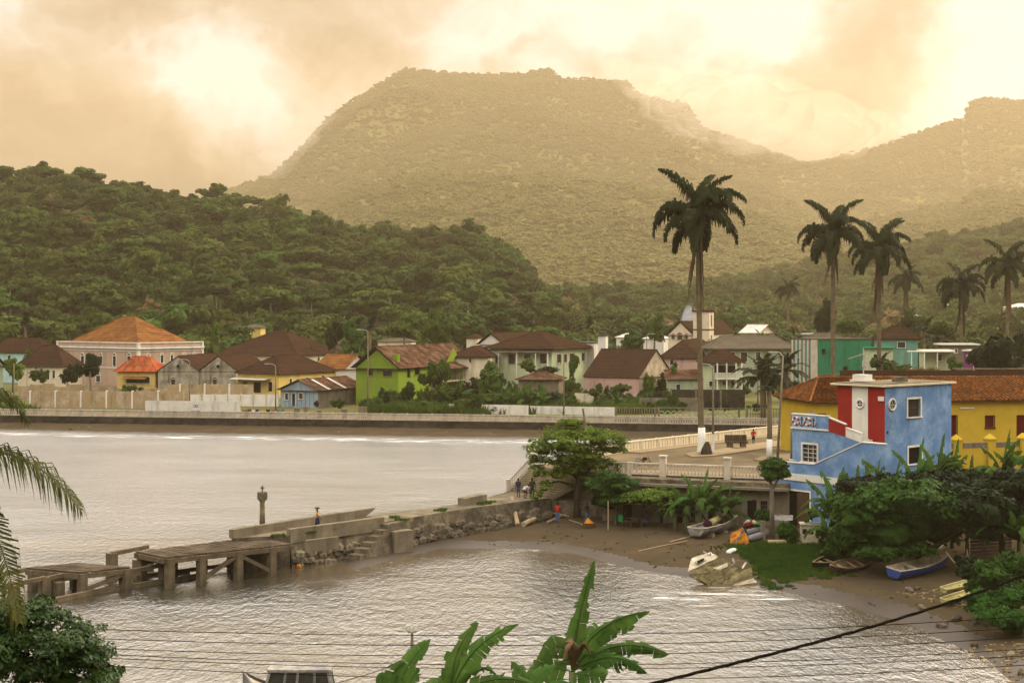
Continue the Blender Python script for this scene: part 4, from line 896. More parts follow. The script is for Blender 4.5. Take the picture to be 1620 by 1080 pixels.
# tiny houses among the trees behind
for i, (x0, x1, yb, ye, d, wmn, rmn, lb) in enumerate(((385, 412, 530, 519, 370, 'w_yellow', 'r_grey', 'tiny yellow house high behind the big brown roof'), (470, 496, 547, 538, 360, 'w_white', 'r_white', 'tiny white roofed house among trees above the orange roof'),
        (520, 560, 558, 545, 350, 'w_concrete', 'r_grey', 'grey roofed small house among coconut palms'), (598, 650, 560, 541, 345, 'w_cream', 'r_grey', 'grey roofed cottage behind the lime house ridge'), (738, 756, 548, 535, 350, 'w_cream', 'r_brown', 'small cream gabled cottage left of the veranda house'),
        (975, 1000, 545, 534, 350, 'w_white', 'r_white', 'white shed among bushes left of the church'), (1018, 1050, 552, 536, 345, 'w_white', 'r_white', 'white roofed cottage beside the church gable'), (1036, 1058, 520, 510, 400, 'w_rose', 'r_rust', 'tiny rust roofed hut on the slope behind the church'),
        (1438, 1452, 512, 504, 380, 'w_white', 'r_white', 'tiny white hut among trees behind the palms'), (1598, 1640, 496, 486, 330, 'w_white', 'r_white', 'white roofed hut at the far right on the wooded slope'), (1494, 1506, 492, 483, 420, 'w_white', 'r_white', 'tiny bright roof high on the right wooded slope'))):
    if zat(yb, d) - float(height(xat(x0, d), d)) > 6:
        d = next((q_ for q_ in range(d, 1500, 5) if zat(yb, q_) - float(height(xat(x0, q_), q_)) < 6), d)
    house('cottage', lb, x0, x1, x1 + 8, d, 12, yb, ye, 'hip', ye - 6, wmn, rmn, [], z0=zat(yb, d), over=.3, courses=4, cat='cottage')

# ------------------------------------------------------------------ far promenade: sea wall, pierced balustrade, fences
def wall_pt(px, off=0.0):
    """point on the sea wall line seen at px"""
    k = (px - CX) / F; s = (WL[1].y - WL[0].y) / (WL[1].x - WL[0].x); y = (WL[0].y - s * WL[0].x + off) / (1 - s * k); return Vector((k * y, y))
a, b = WL; dr = (b - a).normalized(); nm = Vector((dr.y, -dr.x)); ang = math.atan2(dr.y, dr.x)
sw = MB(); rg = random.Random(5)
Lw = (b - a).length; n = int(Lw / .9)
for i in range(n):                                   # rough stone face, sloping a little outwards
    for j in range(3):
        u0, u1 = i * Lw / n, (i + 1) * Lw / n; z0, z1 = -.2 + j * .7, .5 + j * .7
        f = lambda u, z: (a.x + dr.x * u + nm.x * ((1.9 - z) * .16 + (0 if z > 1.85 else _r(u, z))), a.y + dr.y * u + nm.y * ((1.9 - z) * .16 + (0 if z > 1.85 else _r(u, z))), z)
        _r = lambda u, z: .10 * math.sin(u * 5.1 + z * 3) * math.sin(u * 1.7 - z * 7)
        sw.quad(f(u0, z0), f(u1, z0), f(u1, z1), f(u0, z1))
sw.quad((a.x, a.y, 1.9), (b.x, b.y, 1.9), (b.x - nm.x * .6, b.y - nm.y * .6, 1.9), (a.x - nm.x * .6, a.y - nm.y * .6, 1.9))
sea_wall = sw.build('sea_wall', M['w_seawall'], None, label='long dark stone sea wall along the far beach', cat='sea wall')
# balustrade panel 4 m long with triangular openings
pan = MB(); PL = 4.0
pan.b2(.13, PL - .13, -.09, .09, .0, .22); pan.b2(.13, PL - .13, -.11, .11, .92, 1.05)
nt_ = 10; st = (PL - .3) / nt_
for i in range(nt_):
    x0 = .15 + i * st; pan.beam((x0, 0, .2), (x0 + st / 2, 0, .94), .10, .13, (0, 1, 0)); pan.beam((x0 + st / 2, 0, .94), (x0 + st, 0, .2), .10, .13, (0, 1, 0)); 
pan.b2(.13, PL - .13, -.04, .04, .70, .92)
pan_me = pan.me('panel', M['w_balus']); post_me = MB().b2(-.13, .13, -.13, .13, 0, 1.12).me('post', M['w_balus'])
bal = empty('sea_balustrade', (a.x + nm.x * .0, a.y, 1.9), ang, label='pale pierced balustrade with triangular openings along the far promenade', cat='balustrade')
for i in range(int(Lw / PL)):
    if a.y + dr.y * i * PL > 0: link('panel', pan_me, bal, loc=(i * PL, .25, 0)); link('post', post_me, bal, loc=(i * PL, .25, 0))
# promenade paving strip and road along the wall
pv = MB(); q0, q1 = a - nm * .6, b - nm * .6; pv.quad((*q0, 1.94), (*q1, 1.94), (*(q1 - nm * 2.4), 1.94), (*(q0 - nm * 2.4), 1.94)); pv.build('pavement', M['paving'], kind='structure')
pv = MB(); q0, q1 = a - nm * 3.0, b - nm * 3.0; pv.quad((*q0, 1.94), (*q1, 1.94), (*(q1 - nm * 5.5), 1.94), (*(q0 - nm * 5.5), 1.94)); pv.build('road', M['asphalt'], kind='structure')

def screen_wall(name, label, px0, px1, d0, d1, ytop, z0, seg, m, postm=None, t=.2, postw=.3, cat='wall', jag=0, posts=True, ytop1=None):
    p0, p1 = Vector((xat(px0, d0), d0)), Vector((xat(px1, d1), d1)); d = p1 - p0; L_ = d.length; root = empty(name, (p0.x, p0.y, z0), math.atan2(d.y, d.x), label=label, cat=cat)
    n = max(1, int(L_ / seg)); rg = random.Random(int(px0))
    for i in range(n):
        u0, u1 = i * L_ / n, (i + 1) * L_ / n; k = (i + .5) / n; yt = ytop + ((ytop1 if ytop1 else ytop) - ytop) * k; h = zat(yt, d0 + (d1 - d0) * k) - z0 - (rg.random() * jag)
        MB().b2(u0 + postw / 2 + .01, u1 - postw / 2 - .01, -t / 2, t / 2, -.8, h).build('panel', M[m], root)
        if posts: MB().b2(u0 - postw / 2, u0 + postw / 2, -t / 2 - .06, t / 2 + .06, -.8, h + .12).build('post', M[postm or m], root)
    return root
screen_wall('boundary_wall', 'old peeling yellow boundary wall behind the far balustrade', 48, 292, 248, 243, 619, 2.0, 4.5, 'w_oldyellow', 'w_trim')
screen_wall('ruined_wall', 'ruined low yellow walls between the palace and the boundary wall', 30, 285, 262, 262, 606, 2.2, 2.2, 'w_oldyellow', 'w_oldyellow', jag=1.0)
screen_wall('brown_wall', 'stained brown wall in front of the stone warehouses', 285, 402, 256, 256, 607, 2.2, 3.5, 'w_oldyellow', 'w_trim', jag=.2)
screen_wall('picket_wall', 'low white wall with posts in front of the yellow building', 300, 442, 250, 247, 624, 2.0, 2.2, 'w_trim', 'w_balus', postw=.2)
screen_wall('boundary_wall', 'long plain white boundary wall right of the lime house', 671, 836, 236, 230, 638, 1.9, 5, 'w_white', None, postw=.05, posts=False, ytop1=641)
screen_wall('boundary_wall', 'pale jointed boundary wall between the bushes and the pierced balustrade', 838, 975, 232, 228, 642, 1.9, 3, 'w_white', None, postw=.05, posts=False, ytop1=644)
screen_wall('low_wall', 'cream low wall behind the hedges beside the stone house', 908, 940, 244, 242, 622, 2.0, 3, 'w_cream', None, posts=False)
screen_wall('low_wall', 'dark mossy low wall before the old store and tall palm', 1062, 1180, 243, 240, 616, 2.2, 4, 'w_seawall', 'w_concrete')
screen_wall('low_wall', 'grey low wall with metal rail beside the stone gable', 1010, 1108, 238, 236, 629, 2.0, 5, 'w_concrete', None, posts=False)
# white sign hoarding with a small blue emblem and line of writing
h0 = wall_pt(230, 1.2); h1 = wall_pt(380, 1.2); d = h1 - h0; hz = zat(633.5, h0.y) - 1.94
hd = empty('hoarding', (h0.x, h0.y, 1.94), math.atan2(d.y, d.x), label='low white hoarding with a small blue emblem behind the balustrade', cat='hoarding')
for i, (u0, u1) in enumerate(((0, .455), (.46, .85), (.855, 1))): MB().b2(u0 * d.length, u1 * d.length, -.05, .05, .0, hz).build('board', M['w_white'], hd)
M['emblem'] = mat('emblem', (.02, .03, .16), rough=.6)
e = MB(); ex = d.length * .535
for cx_ in (-.17, .17): e.tube([(ex + cx_ + .2 * math.cos(t_), -.075, hz * .70 + .17 * math.sin(t_)) for t_ in np.linspace(0, 6.283, 13)], .035, 4)
e.b2(ex - .7, ex + .7, -.085, -.052, hz * .34, hz * .40); e.b2(ex - .55, ex + .55, -.085, -.052, hz * .22, hz * .27); e.build('emblem', M['emblem'], hd)
# ring pattern balustrade at the right and plain baluster run
def lattice_bal(label, px0, px1, ring=True, off=2.2, ytop=645):
    p0, p1 = wall_pt(px0, off), wall_pt(px1, off); d = p1 - p0; L_ = d.length; hh = zat(ytop, p0.y) - 1.94; r = empty('garden_balustrade', (p0.x, p0.y, 1.94), math.atan2(d.y, d.x), label=label, cat='balustrade')
    m = 'w_concrete'; MB().b2(0, L_, -.1, .1, 0, .5).build('base', M[m], r); MB().b2(0, L_, -.12, .12, hh - .12, hh).build('rail', M[m], r)
    if ring:
        rm_ = MB().tube([(.38 * math.cos(t_), 0, .38 * math.sin(t_)) for t_ in np.linspace(0, 6.283, 11)], .07, 4).me('ring', M['w_greygreen'])
        for i in range(int(L_ / .92)): link('ring', rm_, r, loc=(.46 + i * .92, 0, (hh + .38) / 2))
    else:
        bm_ = MB().b2(-.06, .06, -.06, .06, .5, hh - .12).me('baluster', M[m])
        for i in range(int(L_ / .38)): link('baluster', bm_, r, loc=(.19 + i * .38, 0, 0))
    for i in range(int(L_ / 6) + 1): MB().b2(i * 6 - .15, i * 6 + .15, -.16, .16, 0, hh + .05).build('post', M[m], r)
lattice_bal('mossy garden balustrade with ring openings right of the tall palm base', 1042, 1178, True, ytop=644)
lattice_bal('plain upright garden balustrade at the right end of the promenade', 1181, 1300, False, ytop=645)
lattice_bal('weathered panelled garden balustrade left of the ring balustrade', 974, 1040, False, ytop=644)
# broken wall pillars and laundry on the left of the lime house
for i, (x_, w_) in enumerate(((388, 8), (470, 9), (484, 7), (505, 7), (545, 9), (574, 12))):
    p_ = wall_pt(x_, 2.4 + (i % 2)); wd = w_ / 9.6; o = MB().b2(-wd / 2, wd / 2, -.25, .25, 0, 1.1 + .3 * (i % 3)); o.b2(-wd / 2 - .05, wd / 2 + .05, -.3, .3, 1.1 + .3 * (i % 3), 1.18 + .3 * (i % 3))
    o.build('gate_pillar', M['w_concrete'], None, loc=(p_.x, p_.y, 1.94), label=f'short stained concrete pillar {["below the yellow building", "before the blue shack", "beside the laundry", "right of the blue shack", "among weeds left of the lime house", "widest one, beside the tall lamp post"][i]}', cat='pillar', group='short concrete pillars behind the balustrade')
cols = [('red', (.35, .03, .03)), ('white', (.7, .68, .62)), ('navy blue', (.03, .05, .2)), ('yellow', (.6, .42, .08)), ('black', (.03, .03, .03)), ('pink', (.5, .15, .2)), ('teal', (.06, .25, .25)), ('grey', (.2, .2, .2))]
for i, x_ in enumerate((392, 398, 404, 413, 421, 429, 437, 444)):
    p_ = wall_pt(x_, 2.6); nm_, c_ = cols[i]; k = 'cloth_' + nm_.replace(' ', '_'); M[k] = mat(k, c_, rough=.9)
    mb = MB(); rg = random.Random(i); nn = 5
    for j in range(nn): mb.quad((j * .12, .05 * math.sin(j * 2), 1.25), (j * .12 + .12, .05 * math.sin(j * 2 + 2), 1.25), (j * .12 + .12, .07 * math.sin(j * 2 + 2), .35), (j * .12, .07 * math.sin(j * 2), .35))
    mb.build('garment', M[k], None, loc=(p_.x, p_.y, 1.94), label=f'{nm_} garment hung to dry near the blue shack', cat='laundry', group='laundry by the blue shack')
l0, l1 = wall_pt(386, 2.6), wall_pt(452, 2.6); MB().tube([(*l0, 3.2), (*((l0 + l1) / 2), 3.17), (*l1, 3.2)], .015, 4).build('clothes_line', M['iron'], None, label='clothes line behind the balustrade near the blue shack', cat='clothes line')
# street lamps along the far promenade
def lamp_post(name, px, ytop, ybase, dist, label, z0=1.9, arm=-1, white=False, lean=0):
    z1 = zat(ytop, dist); r = empty(name, (xat(px, dist), dist, z0), 0, label=label, cat='lamp post'); h = z1 - z0
    MB().tube([(0, 0, 0), (lean * .5, 0, h * .5), (lean, 0, h)], [.13, .10, .07], 8).build('pole', M['w_concrete'], r, smooth=True)
    if white: MB().tube([(0, 0, 0), (lean * .2, 0, h * .22)], [.15, .14], 8).build('painted_base', M['whitewash'], r)
    if arm: MB().tube([(lean, 0, h - .1), (lean + arm * .5, 0, h + .25), (lean + arm * 1.3, 0, h + .3)], .04, 6).build('arm', M['metal_pale'], r); MB().box((lean + arm * 1.5, 0, h + .28), (.7, .25, .12)).build('lamp_head', M['metal_pale'], r)
    return r
lamp_post('street_lamp', 300, 571, 640, 236, 'street lamp behind the white hoarding', arm=-1); lamp_post('street_lamp', 436, 578, 640, 240, 'street lamp before the yellow building', arm=-1)
lamp_post('street_lamp', 582, 524, 648, 232, 'tall lamp post in front of the lime house', arm=-1); lamp_post('street_lamp', 892, 562, 650, 228, 'street lamp between the bushes left of the stone house', arm=-1)
lamp_post('street_lamp', 22, 575, 640, 240, 'thin street lamp at the left end of the promenade', arm=0)
lamp_post('utility_pole', 1199, 560, 620, 250, 'dark utility pole before the long grey roofed house', arm=0, z0=2)
lamp_post('utility_pole', 1023, 530, 560, 310, 'thin pale pole above the stone house roof', arm=1, z0=4)
# ------------------------------------------------------------------ terrace on the near side
TZ = 4.6
def T(x, y):
    yw = max(wall_y(x), 160); return TZ - (TZ - 1.96) * min(max((y - 140) / (yw - 140), 0), 1)
def TG(px, py):
    z = TZ
    for _ in range(12): p = G(px, py, z); z = T(p.x, p.y)
    return Vector((p.x, p.y, z))
tA = G(843, 736, TZ); tB = TG(985, 716); tC = TG(1250, 684); fA = G(948, 747.5, TZ); fB = G(1262, 758.7, TZ)
dirC = (tC - tB).normalized(); tD = tC + dirC * 26; tD.z = 2.0
def left_edge(y):
    pts = [(fA.x, fA.y), (tA.x + .01, tA.y), (tB.x, tB.y), (tC.x, tC.y), (tD.x, tD.y), (80, 260)]
    return float(np.interp(y, [p[1] for p in pts], [p[0] for p in pts]))
def build_terrace():
    ys = [fA.y + i * (230 - fA.y) / 90 for i in range(91)]; V = []; n = 26
    for y in ys:
        x0 = left_edge(y)
        for j in range(n): x = x0 + (120 - x0) * (j / (n - 1)) ** 1.4; V.append((x, y, T(x, y)))
    link('terrace', np_mesh('terrace', np.array(V), grid_faces(len(ys), n), M['asphalt'], True), kind='structure')
    # wedge between the front edge and the first row
    m = MB(); m.quad((fA.x, fA.y, TZ), (fB.x, fB.y, TZ), (120, fB.y, TZ), (120, fA.y, TZ)); m.quad((fA.x, fA.y, TZ), (tA.x, tA.y, TZ - .002), (tA.x, tA.y, -1), (fA.x, fA.y, -1)); m.build('terrace_edge', M['asphalt'], kind='structure')
    # retaining wall on the bay side and in front
    m = MB(); pts = [tA, tB, tC, tD]
    for a, b in zip(pts[:-1], pts[1:]):
        k = 8
        for i in range(k): p, q = a.lerp(b, i / k), a.lerp(b, (i + 1) / k); m.quad((p.x, p.y, -1), (q.x, q.y, -1), (q.x, q.y, T(q.x, q.y) - .01), (p.x, p.y, T(p.x, p.y) - .01))
    d = fB - fA
    for i in range(30):
        p, q = fA + d * (i / 30), fA + d * ((i + 1) / 30); m.quad((p.x, p.y, -1), (q.x, q.y, -1), (q.x, q.y, TZ - .01), (p.x, p.y, TZ - .01))
    m.build('retaining_wall', M['w_stone_dark'], None, label='dark stained stone retaining wall carrying the terrace', cat='retaining wall')
M['w_stone_dark'] = mat('w_stone_dark', (.12, .10, .07), (.06, .05, .035), scale=1.5, rough=.95, bump=.9, bscale=2.5, dirt=(.20, .16, .10), dirt_scale=.8, dirt_amt=.6)
M['rock'] = mat('rock', (.16, .13, .09), (.075, .06, .042), scale=2, rough=.95, bump=.6, bscale=5, objrand=.35)
build_terrace()
# white parapet along the bay
par = empty('parapet', (tB.x, tB.y, tB.z), 0, label='long cream parapet wall between the road and the bay', cat='parapet')
pts = [tA.lerp(tB, .45), tB, tC, tD.lerp(tC, .25)]
for a, b in zip(pts[:-1], pts[1:]):
    L_ = (b - a).length; n = max(1, round(L_ / 4.2)); an = math.atan2(b.y - a.y, b.x - a.x)
    for i in range(n):
        p, q = a.lerp(b, i / n), a.lerp(b, (i + 1) / n); p.z, q.z = T(p.x, p.y), T(q.x, q.y); Lp = (q - p).length; sl = math.atan2(q.z - p.z, (q.xy - p.xy).length)
        m = MB(); m.b2(.12, Lp - .12, -.09, .09, -.2, .95); m.b2(.12, Lp - .12, -.15, .15, .95, 1.07); m.b2(.12, Lp - .12, -.13, -.09, .0, .18)
        for k in range(6): m.b2(.4 + k * (Lp - .8) / 5 - .06, .4 + k * (Lp - .8) / 5 + .06, -.13, -.092, .18, .949)
        m.build('panel', M['w_parapet'], par, loc=(p.x - tB.x, p.y - tB.y, p.z - tB.z), rot=(0, -sl, an))
        MB().b2(-.115, .115, -.17, .17, -.2, 1.12).build('pier', M['w_parapet'], par, loc=(p.x - tB.x, p.y - tB.y, p.z - tB.z), rot=(0, 0, an))
# pavements along the parapet and along the front, raised islands
def slab(name, poly, h, m, kind='structure', lift=0.0, **k):
    mb = MB(); n = len(poly); st = len(mb.v)
    for p in poly: mb.v.append((p[0], p[1], T(p[0], p[1]) + h + lift))
    for p in poly: mb.v.append((p[0], p[1], T(p[0], p[1]) - .1))
    mb.f.append(tuple(range(n))); mb.f += [(i, n + i, n + (i + 1) % n, (i + 1) % n) for i in range(n)]
    return mb.build(name, M[m], kind=kind, **k)
nrm = lambda a, b: Vector((-(b - a).y, (b - a).x)).normalized() * -1
for a, b, w_ in ((tB, tC, 2.0), (tC, tD, 2.0)):
    o = nrm(a, b) * w_; slab('pavement', [(a.x, a.y), (a.x + o.x, a.y + o.y), (b.x + o.x, b.y + o.y), (b.x, b.y)], .13, 'paving')
slab('pavement', [(fA.x + .3, fA.y + .0), (fB.x, fB.y), (fB.x, fB.y + 2.6), (fA.x + 4.5, fA.y + 1.2)], .12, 'paving')
isl = [TG(*p) for p in ((1084, 720), (1095, 724), (1130, 722.5), (1175, 716), (1262, 702), (1262, 694), (1200, 702), (1130, 713), (1095, 717))]
slab('traffic_island', [(p.x, p.y) for p in isl], .14, 'paving')
isl = [TG(*p) for p in ((1192, 728), (1212, 732), (1262, 728), (1262, 717), (1205, 724))]
slab('traffic_island', [(p.x, p.y) for p in isl], .14, 'paving')
# balustrade along the terrace front
fd = (fB - fA); FL = fd.length; fang = math.atan2(fd.y, fd.x)
tb = empty('terrace_balustrade', fA, fang, label='white concrete balustrade with square posts above the beach building', cat='balustrade')
def fu(px):
    k = (px - CX) / F; return (k * fA.y - fA.x) / (math.cos(fang) - k * math.sin(fang))
bm_ = MB().lathe([(.07, .12), (.055, .3), (.075, .5), (.05, .75), (.06, .86)], 6).me('baluster', M['w_balus'], True)
posts = [fu(968), fu(996), fu(1049), fu(1151), fu(1255)]
for i, u in enumerate(posts):
    big = i >= 2; hw, hh = (.27, 1.55) if big else (.2, 1.02); m = MB(); m.b2(u - hw, u + hw, -hw, hw, -.3, hh)
    if big: m.b2(u - hw - .06, u + hw + .06, -hw - .06, hw + .06, hh, hh + .12)
    m.build('post', M['w_balus'], tb)
segs = [(fu(938), posts[0])] + list(zip(posts[:-1], posts[1:]))
for i, (u0, u1) in enumerate(segs):
    a_, b_ = u0 + (.28 if i > 2 else .22), u1 - (.28 if i > 1 else .22)
    MB().b2(a_, b_, -.12, .12, .86, .99).build('rail', M['w_balus'], tb); MB().b2(a_, b_, -.13, .13, -.02, .12).build('plinth', M['w_balus'], tb)
    if i == 2:                                         # the panel with scroll openings
        rr = MB().tube([(.22 * math.cos(t_), 0, .49 + .34 * math.sin(t_)) for t_ in np.linspace(0, 6.283, 13)], .045, 5).me('scroll', M['w_balus'])
        nn = int((b_ - a_) / .46); [link('scroll', rr, tb, loc=(a_ + .25 + k * (b_ - a_ - .4) / nn, 0, 0)) for k in range(nn + 1)]
    else:
        nn = int((b_ - a_) / .30); [link('baluster', bm_, tb, loc=(a_ + .12 + k * (b_ - a_ - .24) / nn, 0, 0)) for k in range(nn + 1)]

# ------------------------------------------------------------------ wide stairs from the terrace to the causeway
sBL, sBR, sTL, sTR = G(806, 776, 2.35), G(873, 786.5, 2.35), G(843, 736.5, TZ), G(946, 747.5, TZ)
st_ = empty('stairs', (sBL.x, sBL.y, 2.35), 0, label='wide worn concrete stairs leading from the terrace down to the causeway', cat='stairs')
NS = 13
for i in range(NS):
    t0, t1 = i / NS, (i + 1) / NS; q = [sBL.lerp(sTL, t0), sBR.lerp(sTR, t0), sBR.lerp(sTR, t1 + .01), sBL.lerp(sTL, t1 + .01)]; z = 2.35 + (i + 1) * (TZ - 2.35) / NS - .004
    m = MB(); m.prism([(p.x - sBL.x, p.y - sBL.y) for p in q], z - 2.35 - .32, z - 2.35 - .05)
    q2 = [q[0] + (q[0] - q[3]) * .22, q[1] + (q[1] - q[2]) * .22, q[2], q[3]]; m.prism([(p.x - sBL.x, p.y - sBL.y) for p in q2], z - 2.35 - .049, z - 2.35)
    m.build('step', M['stair'] if 'stair' in M else M.setdefault('stair', mat('stair', (.34, .27, .17), (.24, .19, .12), scale=.8, dirt=(.07, .055, .035), dirt_amt=.6)), st_)
m = MB(); q = [sBL, sBR, sTR, sTL]; m.prism([(p.x - sBL.x, p.y - sBL.y) for p in (q[0], q[1], sTR, sTL)], -3.5, -.25); m.build('stair_base', M['w_stone_dark'], st_)
m = MB(); n_ = (sTR - sBR); m.beam(sBR - sBL + Vector((0, 0, -.1)), sTR - sBL + Vector((0, 0, -.1)) , .35, .3); m.build('side_kerb', M['w_concrete'], st_)
m = MB(); a_, b_ = sBL.copy(), sTL.copy(); m.beam(a_ - sBL + Vector((0, 0, .95)), b_ - sBL + Vector((0, 0, .95)), .22, .14); m.beam(a_ - sBL + Vector((0, 0, .1)), b_ - sBL + Vector((0, 0, .1)), .24, .25); m.build('handrail', M['w_balus'], st_)
for i in range(12):
    p = a_.lerp(b_, (i + .7) / 12.5) - sBL; MB().b2(-.05, .05, -.05, .05, .1, .95).build('baluster', M['w_balus'], st_, loc=tuple(p))
for p in (a_ + (a_ - b_) * .04, b_): MB().b2(-.2, .2, -.2, .2, -.3, 1.15).build('post', M['w_balus'], st_, loc=tuple(p - sBL))

# ------------------------------------------------------------------ causeway (quay) of rubble masonry
CWZ = 2.35
cw_front = [G(870, 787, CWZ), G(746, 803, CWZ), G(630, 821.5, CWZ), G(607, 826, CWZ), G(540, 834.5, CWZ), G(459, 846, CWZ)]
cw_back = [G(808, 776, CWZ), G(750, 793, CWZ), G(690, 802, CWZ), G(597, 814, CWZ), G(500, 829, CWZ), G(366, 851, CWZ)]
cwo = cw_front[-1].copy(); cw = empty('causeway', (cwo.x, cwo.y, 0), 0, label='old rubble stone causeway with weathered concrete top reaching into the bay', cat='causeway')
rel = lambda p: Vector((p.x - cwo.x, p.y - cwo.y, 0))
top = [rel(p) for p in cw_front] + [rel(p) for p in reversed(cw_back)]
m = MB()
for i in range(5):
    a0, a1, b0, b1 = rel(cw_front[i]), rel(cw_front[i + 1]), rel(cw_back[i]), rel(cw_back[i + 1])
    for k in range(4):
        for j in range(4):
            f = lambda s_, t_: (lambda p: (p.x, p.y, CWZ - .02 + .05 * math.sin(p.x * 1.7) * math.cos(p.y * 2.3)))(a0.lerp(a1, s_).lerp(b0.lerp(b1, s_), t_))
            m.quad(f(k / 4, j / 4), f((k + 1) / 4, j / 4), f((k + 1) / 4, (j + 1) / 4), f(k / 4, (j + 1) / 4))
m.build('deck', M['w_concrete'], cw)
m = MB(); ring = top
for i in range(len(ring)):
    a0, a1 = ring[i], ring[(i + 1) % len(ring)]; L_ = (a1 - a0).length; n = max(1, int(L_ / .8)); out = Vector(((a1 - a0).y, -(a1 - a0).x, 0)).normalized() * -1
    if i < 5 or i == len(ring) - 1: out = -out if (out.y > 0) else out
    for k in range(n):
        for j in range(4):
            def f(s_, z): p = a0.lerp(a1, s_); return (p.x + out.x * .10 * (CWZ - z) * (1 if i < 5 else 0), p.y + out.y * .10 * (CWZ - z) * (1 if i < 5 else 0), z)
            m.quad(f(k / n, -1.25 + j * .9), f((k + 1) / n, -1.25 + j * .9), f((k + 1) / n, -.35 + j * .9), f(k / n, -.35 + j * .9))
m.build('wall', M['w_stone_dark'], cw)
# stones set proud in the face, weathered render band above them
rg = np.random.RandomState(4)
stone_me = []
for s_ in range(4):
    V, Fc = ICO1; r_ = np.random.RandomState(s_); VV = V * (1 + (r_.rand(len(V)) - .5)[:, None] * .35) * np.array([.5, .28, .36]); mb = MB(); mb.arr(VV, Fc); stone_me.append(mb.me('stone', M['rock']))
cnt = 0
for i in range(5):
    a0, a1 = rel(cw_front[i]), rel(cw_front[i + 1]); d_ = (a1 - a0); L_ = d_.length; out = Vector((d_.y, -d_.x, 0)).normalized(); out = out if out.y < 0 else -out; an = math.atan2(d_.y, d_.x)
    for k in range(int(L_ / .62)):
        for j in range(4):
            z = .05 + j * .42 + rg.uniform(-.08, .08)
            if cnt > 280 or rg.rand() < .12: continue
            if j == 3 and rg.rand() < .5: continue
            p = a0 + d_ * ((k + .5 + (j % 2) * .5 + rg.uniform(-.15, .15)) * .62 / L_) + out * (.10 * (CWZ - z) + .02); cnt += 1
            link('stone', stone_me[rg.randint(4)], cw, loc=(p.x, p.y, z), rot=(0, rg.uniform(-.3, .3), an + rg.uniform(-.2, .2)), sc=rg.uniform(.65, 1.15))
def cw_block(name, p0, p1, th, z0, z1, m='w_concrete', off=0):
    a, b = rel(p0), rel(p1); d = b - a; an = math.atan2(d.y, d.x); return MB().b2(0, d.length, off, off + th, z0, z1).build(name, M[m], cw, loc=(a.x, a.y, 0), rot=(0, 0, an))
cw_block('back_parapet', G(366, 851, CWZ), G(500, 829, CWZ), .45, CWZ, CWZ + .62, off=-.2); 
a, b = rel(G(500, 829, CWZ)), rel(G(592, 815, CWZ)); d = b - a; m = MB(); L_ = d.length
m.v = [(0, -.2, CWZ), (L_ - 1.2, -.2, CWZ), (L_, -.2, CWZ + .62), (0, -.2, CWZ + .62), (0, .25, CWZ), (L_ - 1.2, .25, CWZ), (L_, .25, CWZ + .62), (0, .25, CWZ + .62)]; m.f = [(0, 1, 2, 3), (5, 4, 7, 6), (3, 2, 6, 7), (0, 4, 5, 1), (1, 5, 6, 2), (4, 0, 3, 7)]
m.build('back_parapet', M['w_concrete'], cw, loc=(a.x, a.y, 0), rot=(0, 0, math.atan2(d.y, d.x)))
cw_block('front_parapet', G(459, 846, CWZ), G(607, 826, CWZ), .5, 1.75, CWZ + .42, off=-.08)
cw_block('front_parapet', G(480, 852, 2.5), G(530, 846, 2.5), .3, 1.6, 2.45, off=-.5)
# landing steps in the front face
a, b = rel(cw_front[3]), rel(cw_front[2]); d = b - a; an = math.atan2(d.y, d.x)
for i in range(6):
    z = 2.3 - i * .36; MB().b2(-.4 - i * .75, 2.4 - i * .35, -.75 - i * .06, .1, -.8, z).build('landing_step', M['w_stone_dark'], cw, loc=(a.x, a.y, 0), rot=(0, 0, an))
cw_block('buttress', G(607, 826, CWZ) + Vector((.9, -.9, 0)), G(632, 822, CWZ) + Vector((1.2, -1.2, 0)), .9, -.8, 1.75, 'w_concrete')
cw_block('side_ledge', G(742, 800, CWZ), G(775, 793, CWZ), .8, 2.0, 2.95, 'w_concrete', off=.3)
# tufts of grass on the causeway
def tuft_mesh(name, m, n, r, h, seed, w=.035):
    rg = np.random.RandomState(seed); a = rg.uniform(0, 6.28, n); q = r * np.sqrt(rg.rand(n)); x, y = q * np.cos(a), q * np.sin(a); hh = h * rg.uniform(.5, 1.1, n); l = rg.uniform(-.5, .5, (n, 2)) * hh[:, None]; t = rg.uniform(0, 3.14, n)
    dx, dy = np.cos(t) * w, np.sin(t) * w; z = np.zeros(n)
    V = np.stack([np.stack([x - dx, y - dy, z], 1), np.stack([x + dx, y + dy, z], 1), np.stack([x + l[:, 0] * .5 + dx * .6, y + l[:, 1] * .5 + dy * .6, hh * .6], 1), np.stack([x + l[:, 0], y + l[:, 1], hh], 1)], 1).reshape(-1, 3)
    return np_mesh(name, V, np.arange(4 * n).reshape(n, 4), m)
tufts = [tuft_mesh('grass', M['grass'], 160, .55, .28, i) for i in range(3)]
gx = MB()
for i, (px, py) in enumerate(((480, 842), (470, 843), (492, 841), (560, 829), (575, 827), (565, 826), (520, 836), (527, 835), (624, 818), (635, 822), (440, 847), (700, 806), (768, 796), (775, 794), (762, 797), (695, 808))):
    p = rel(G(px, py, CWZ)); link('grass_tuft', tufts[i % 3], cw, loc=(p.x, p.y, CWZ - .02), rot=(0, 0, i), sc=(1.1, .8, .7))
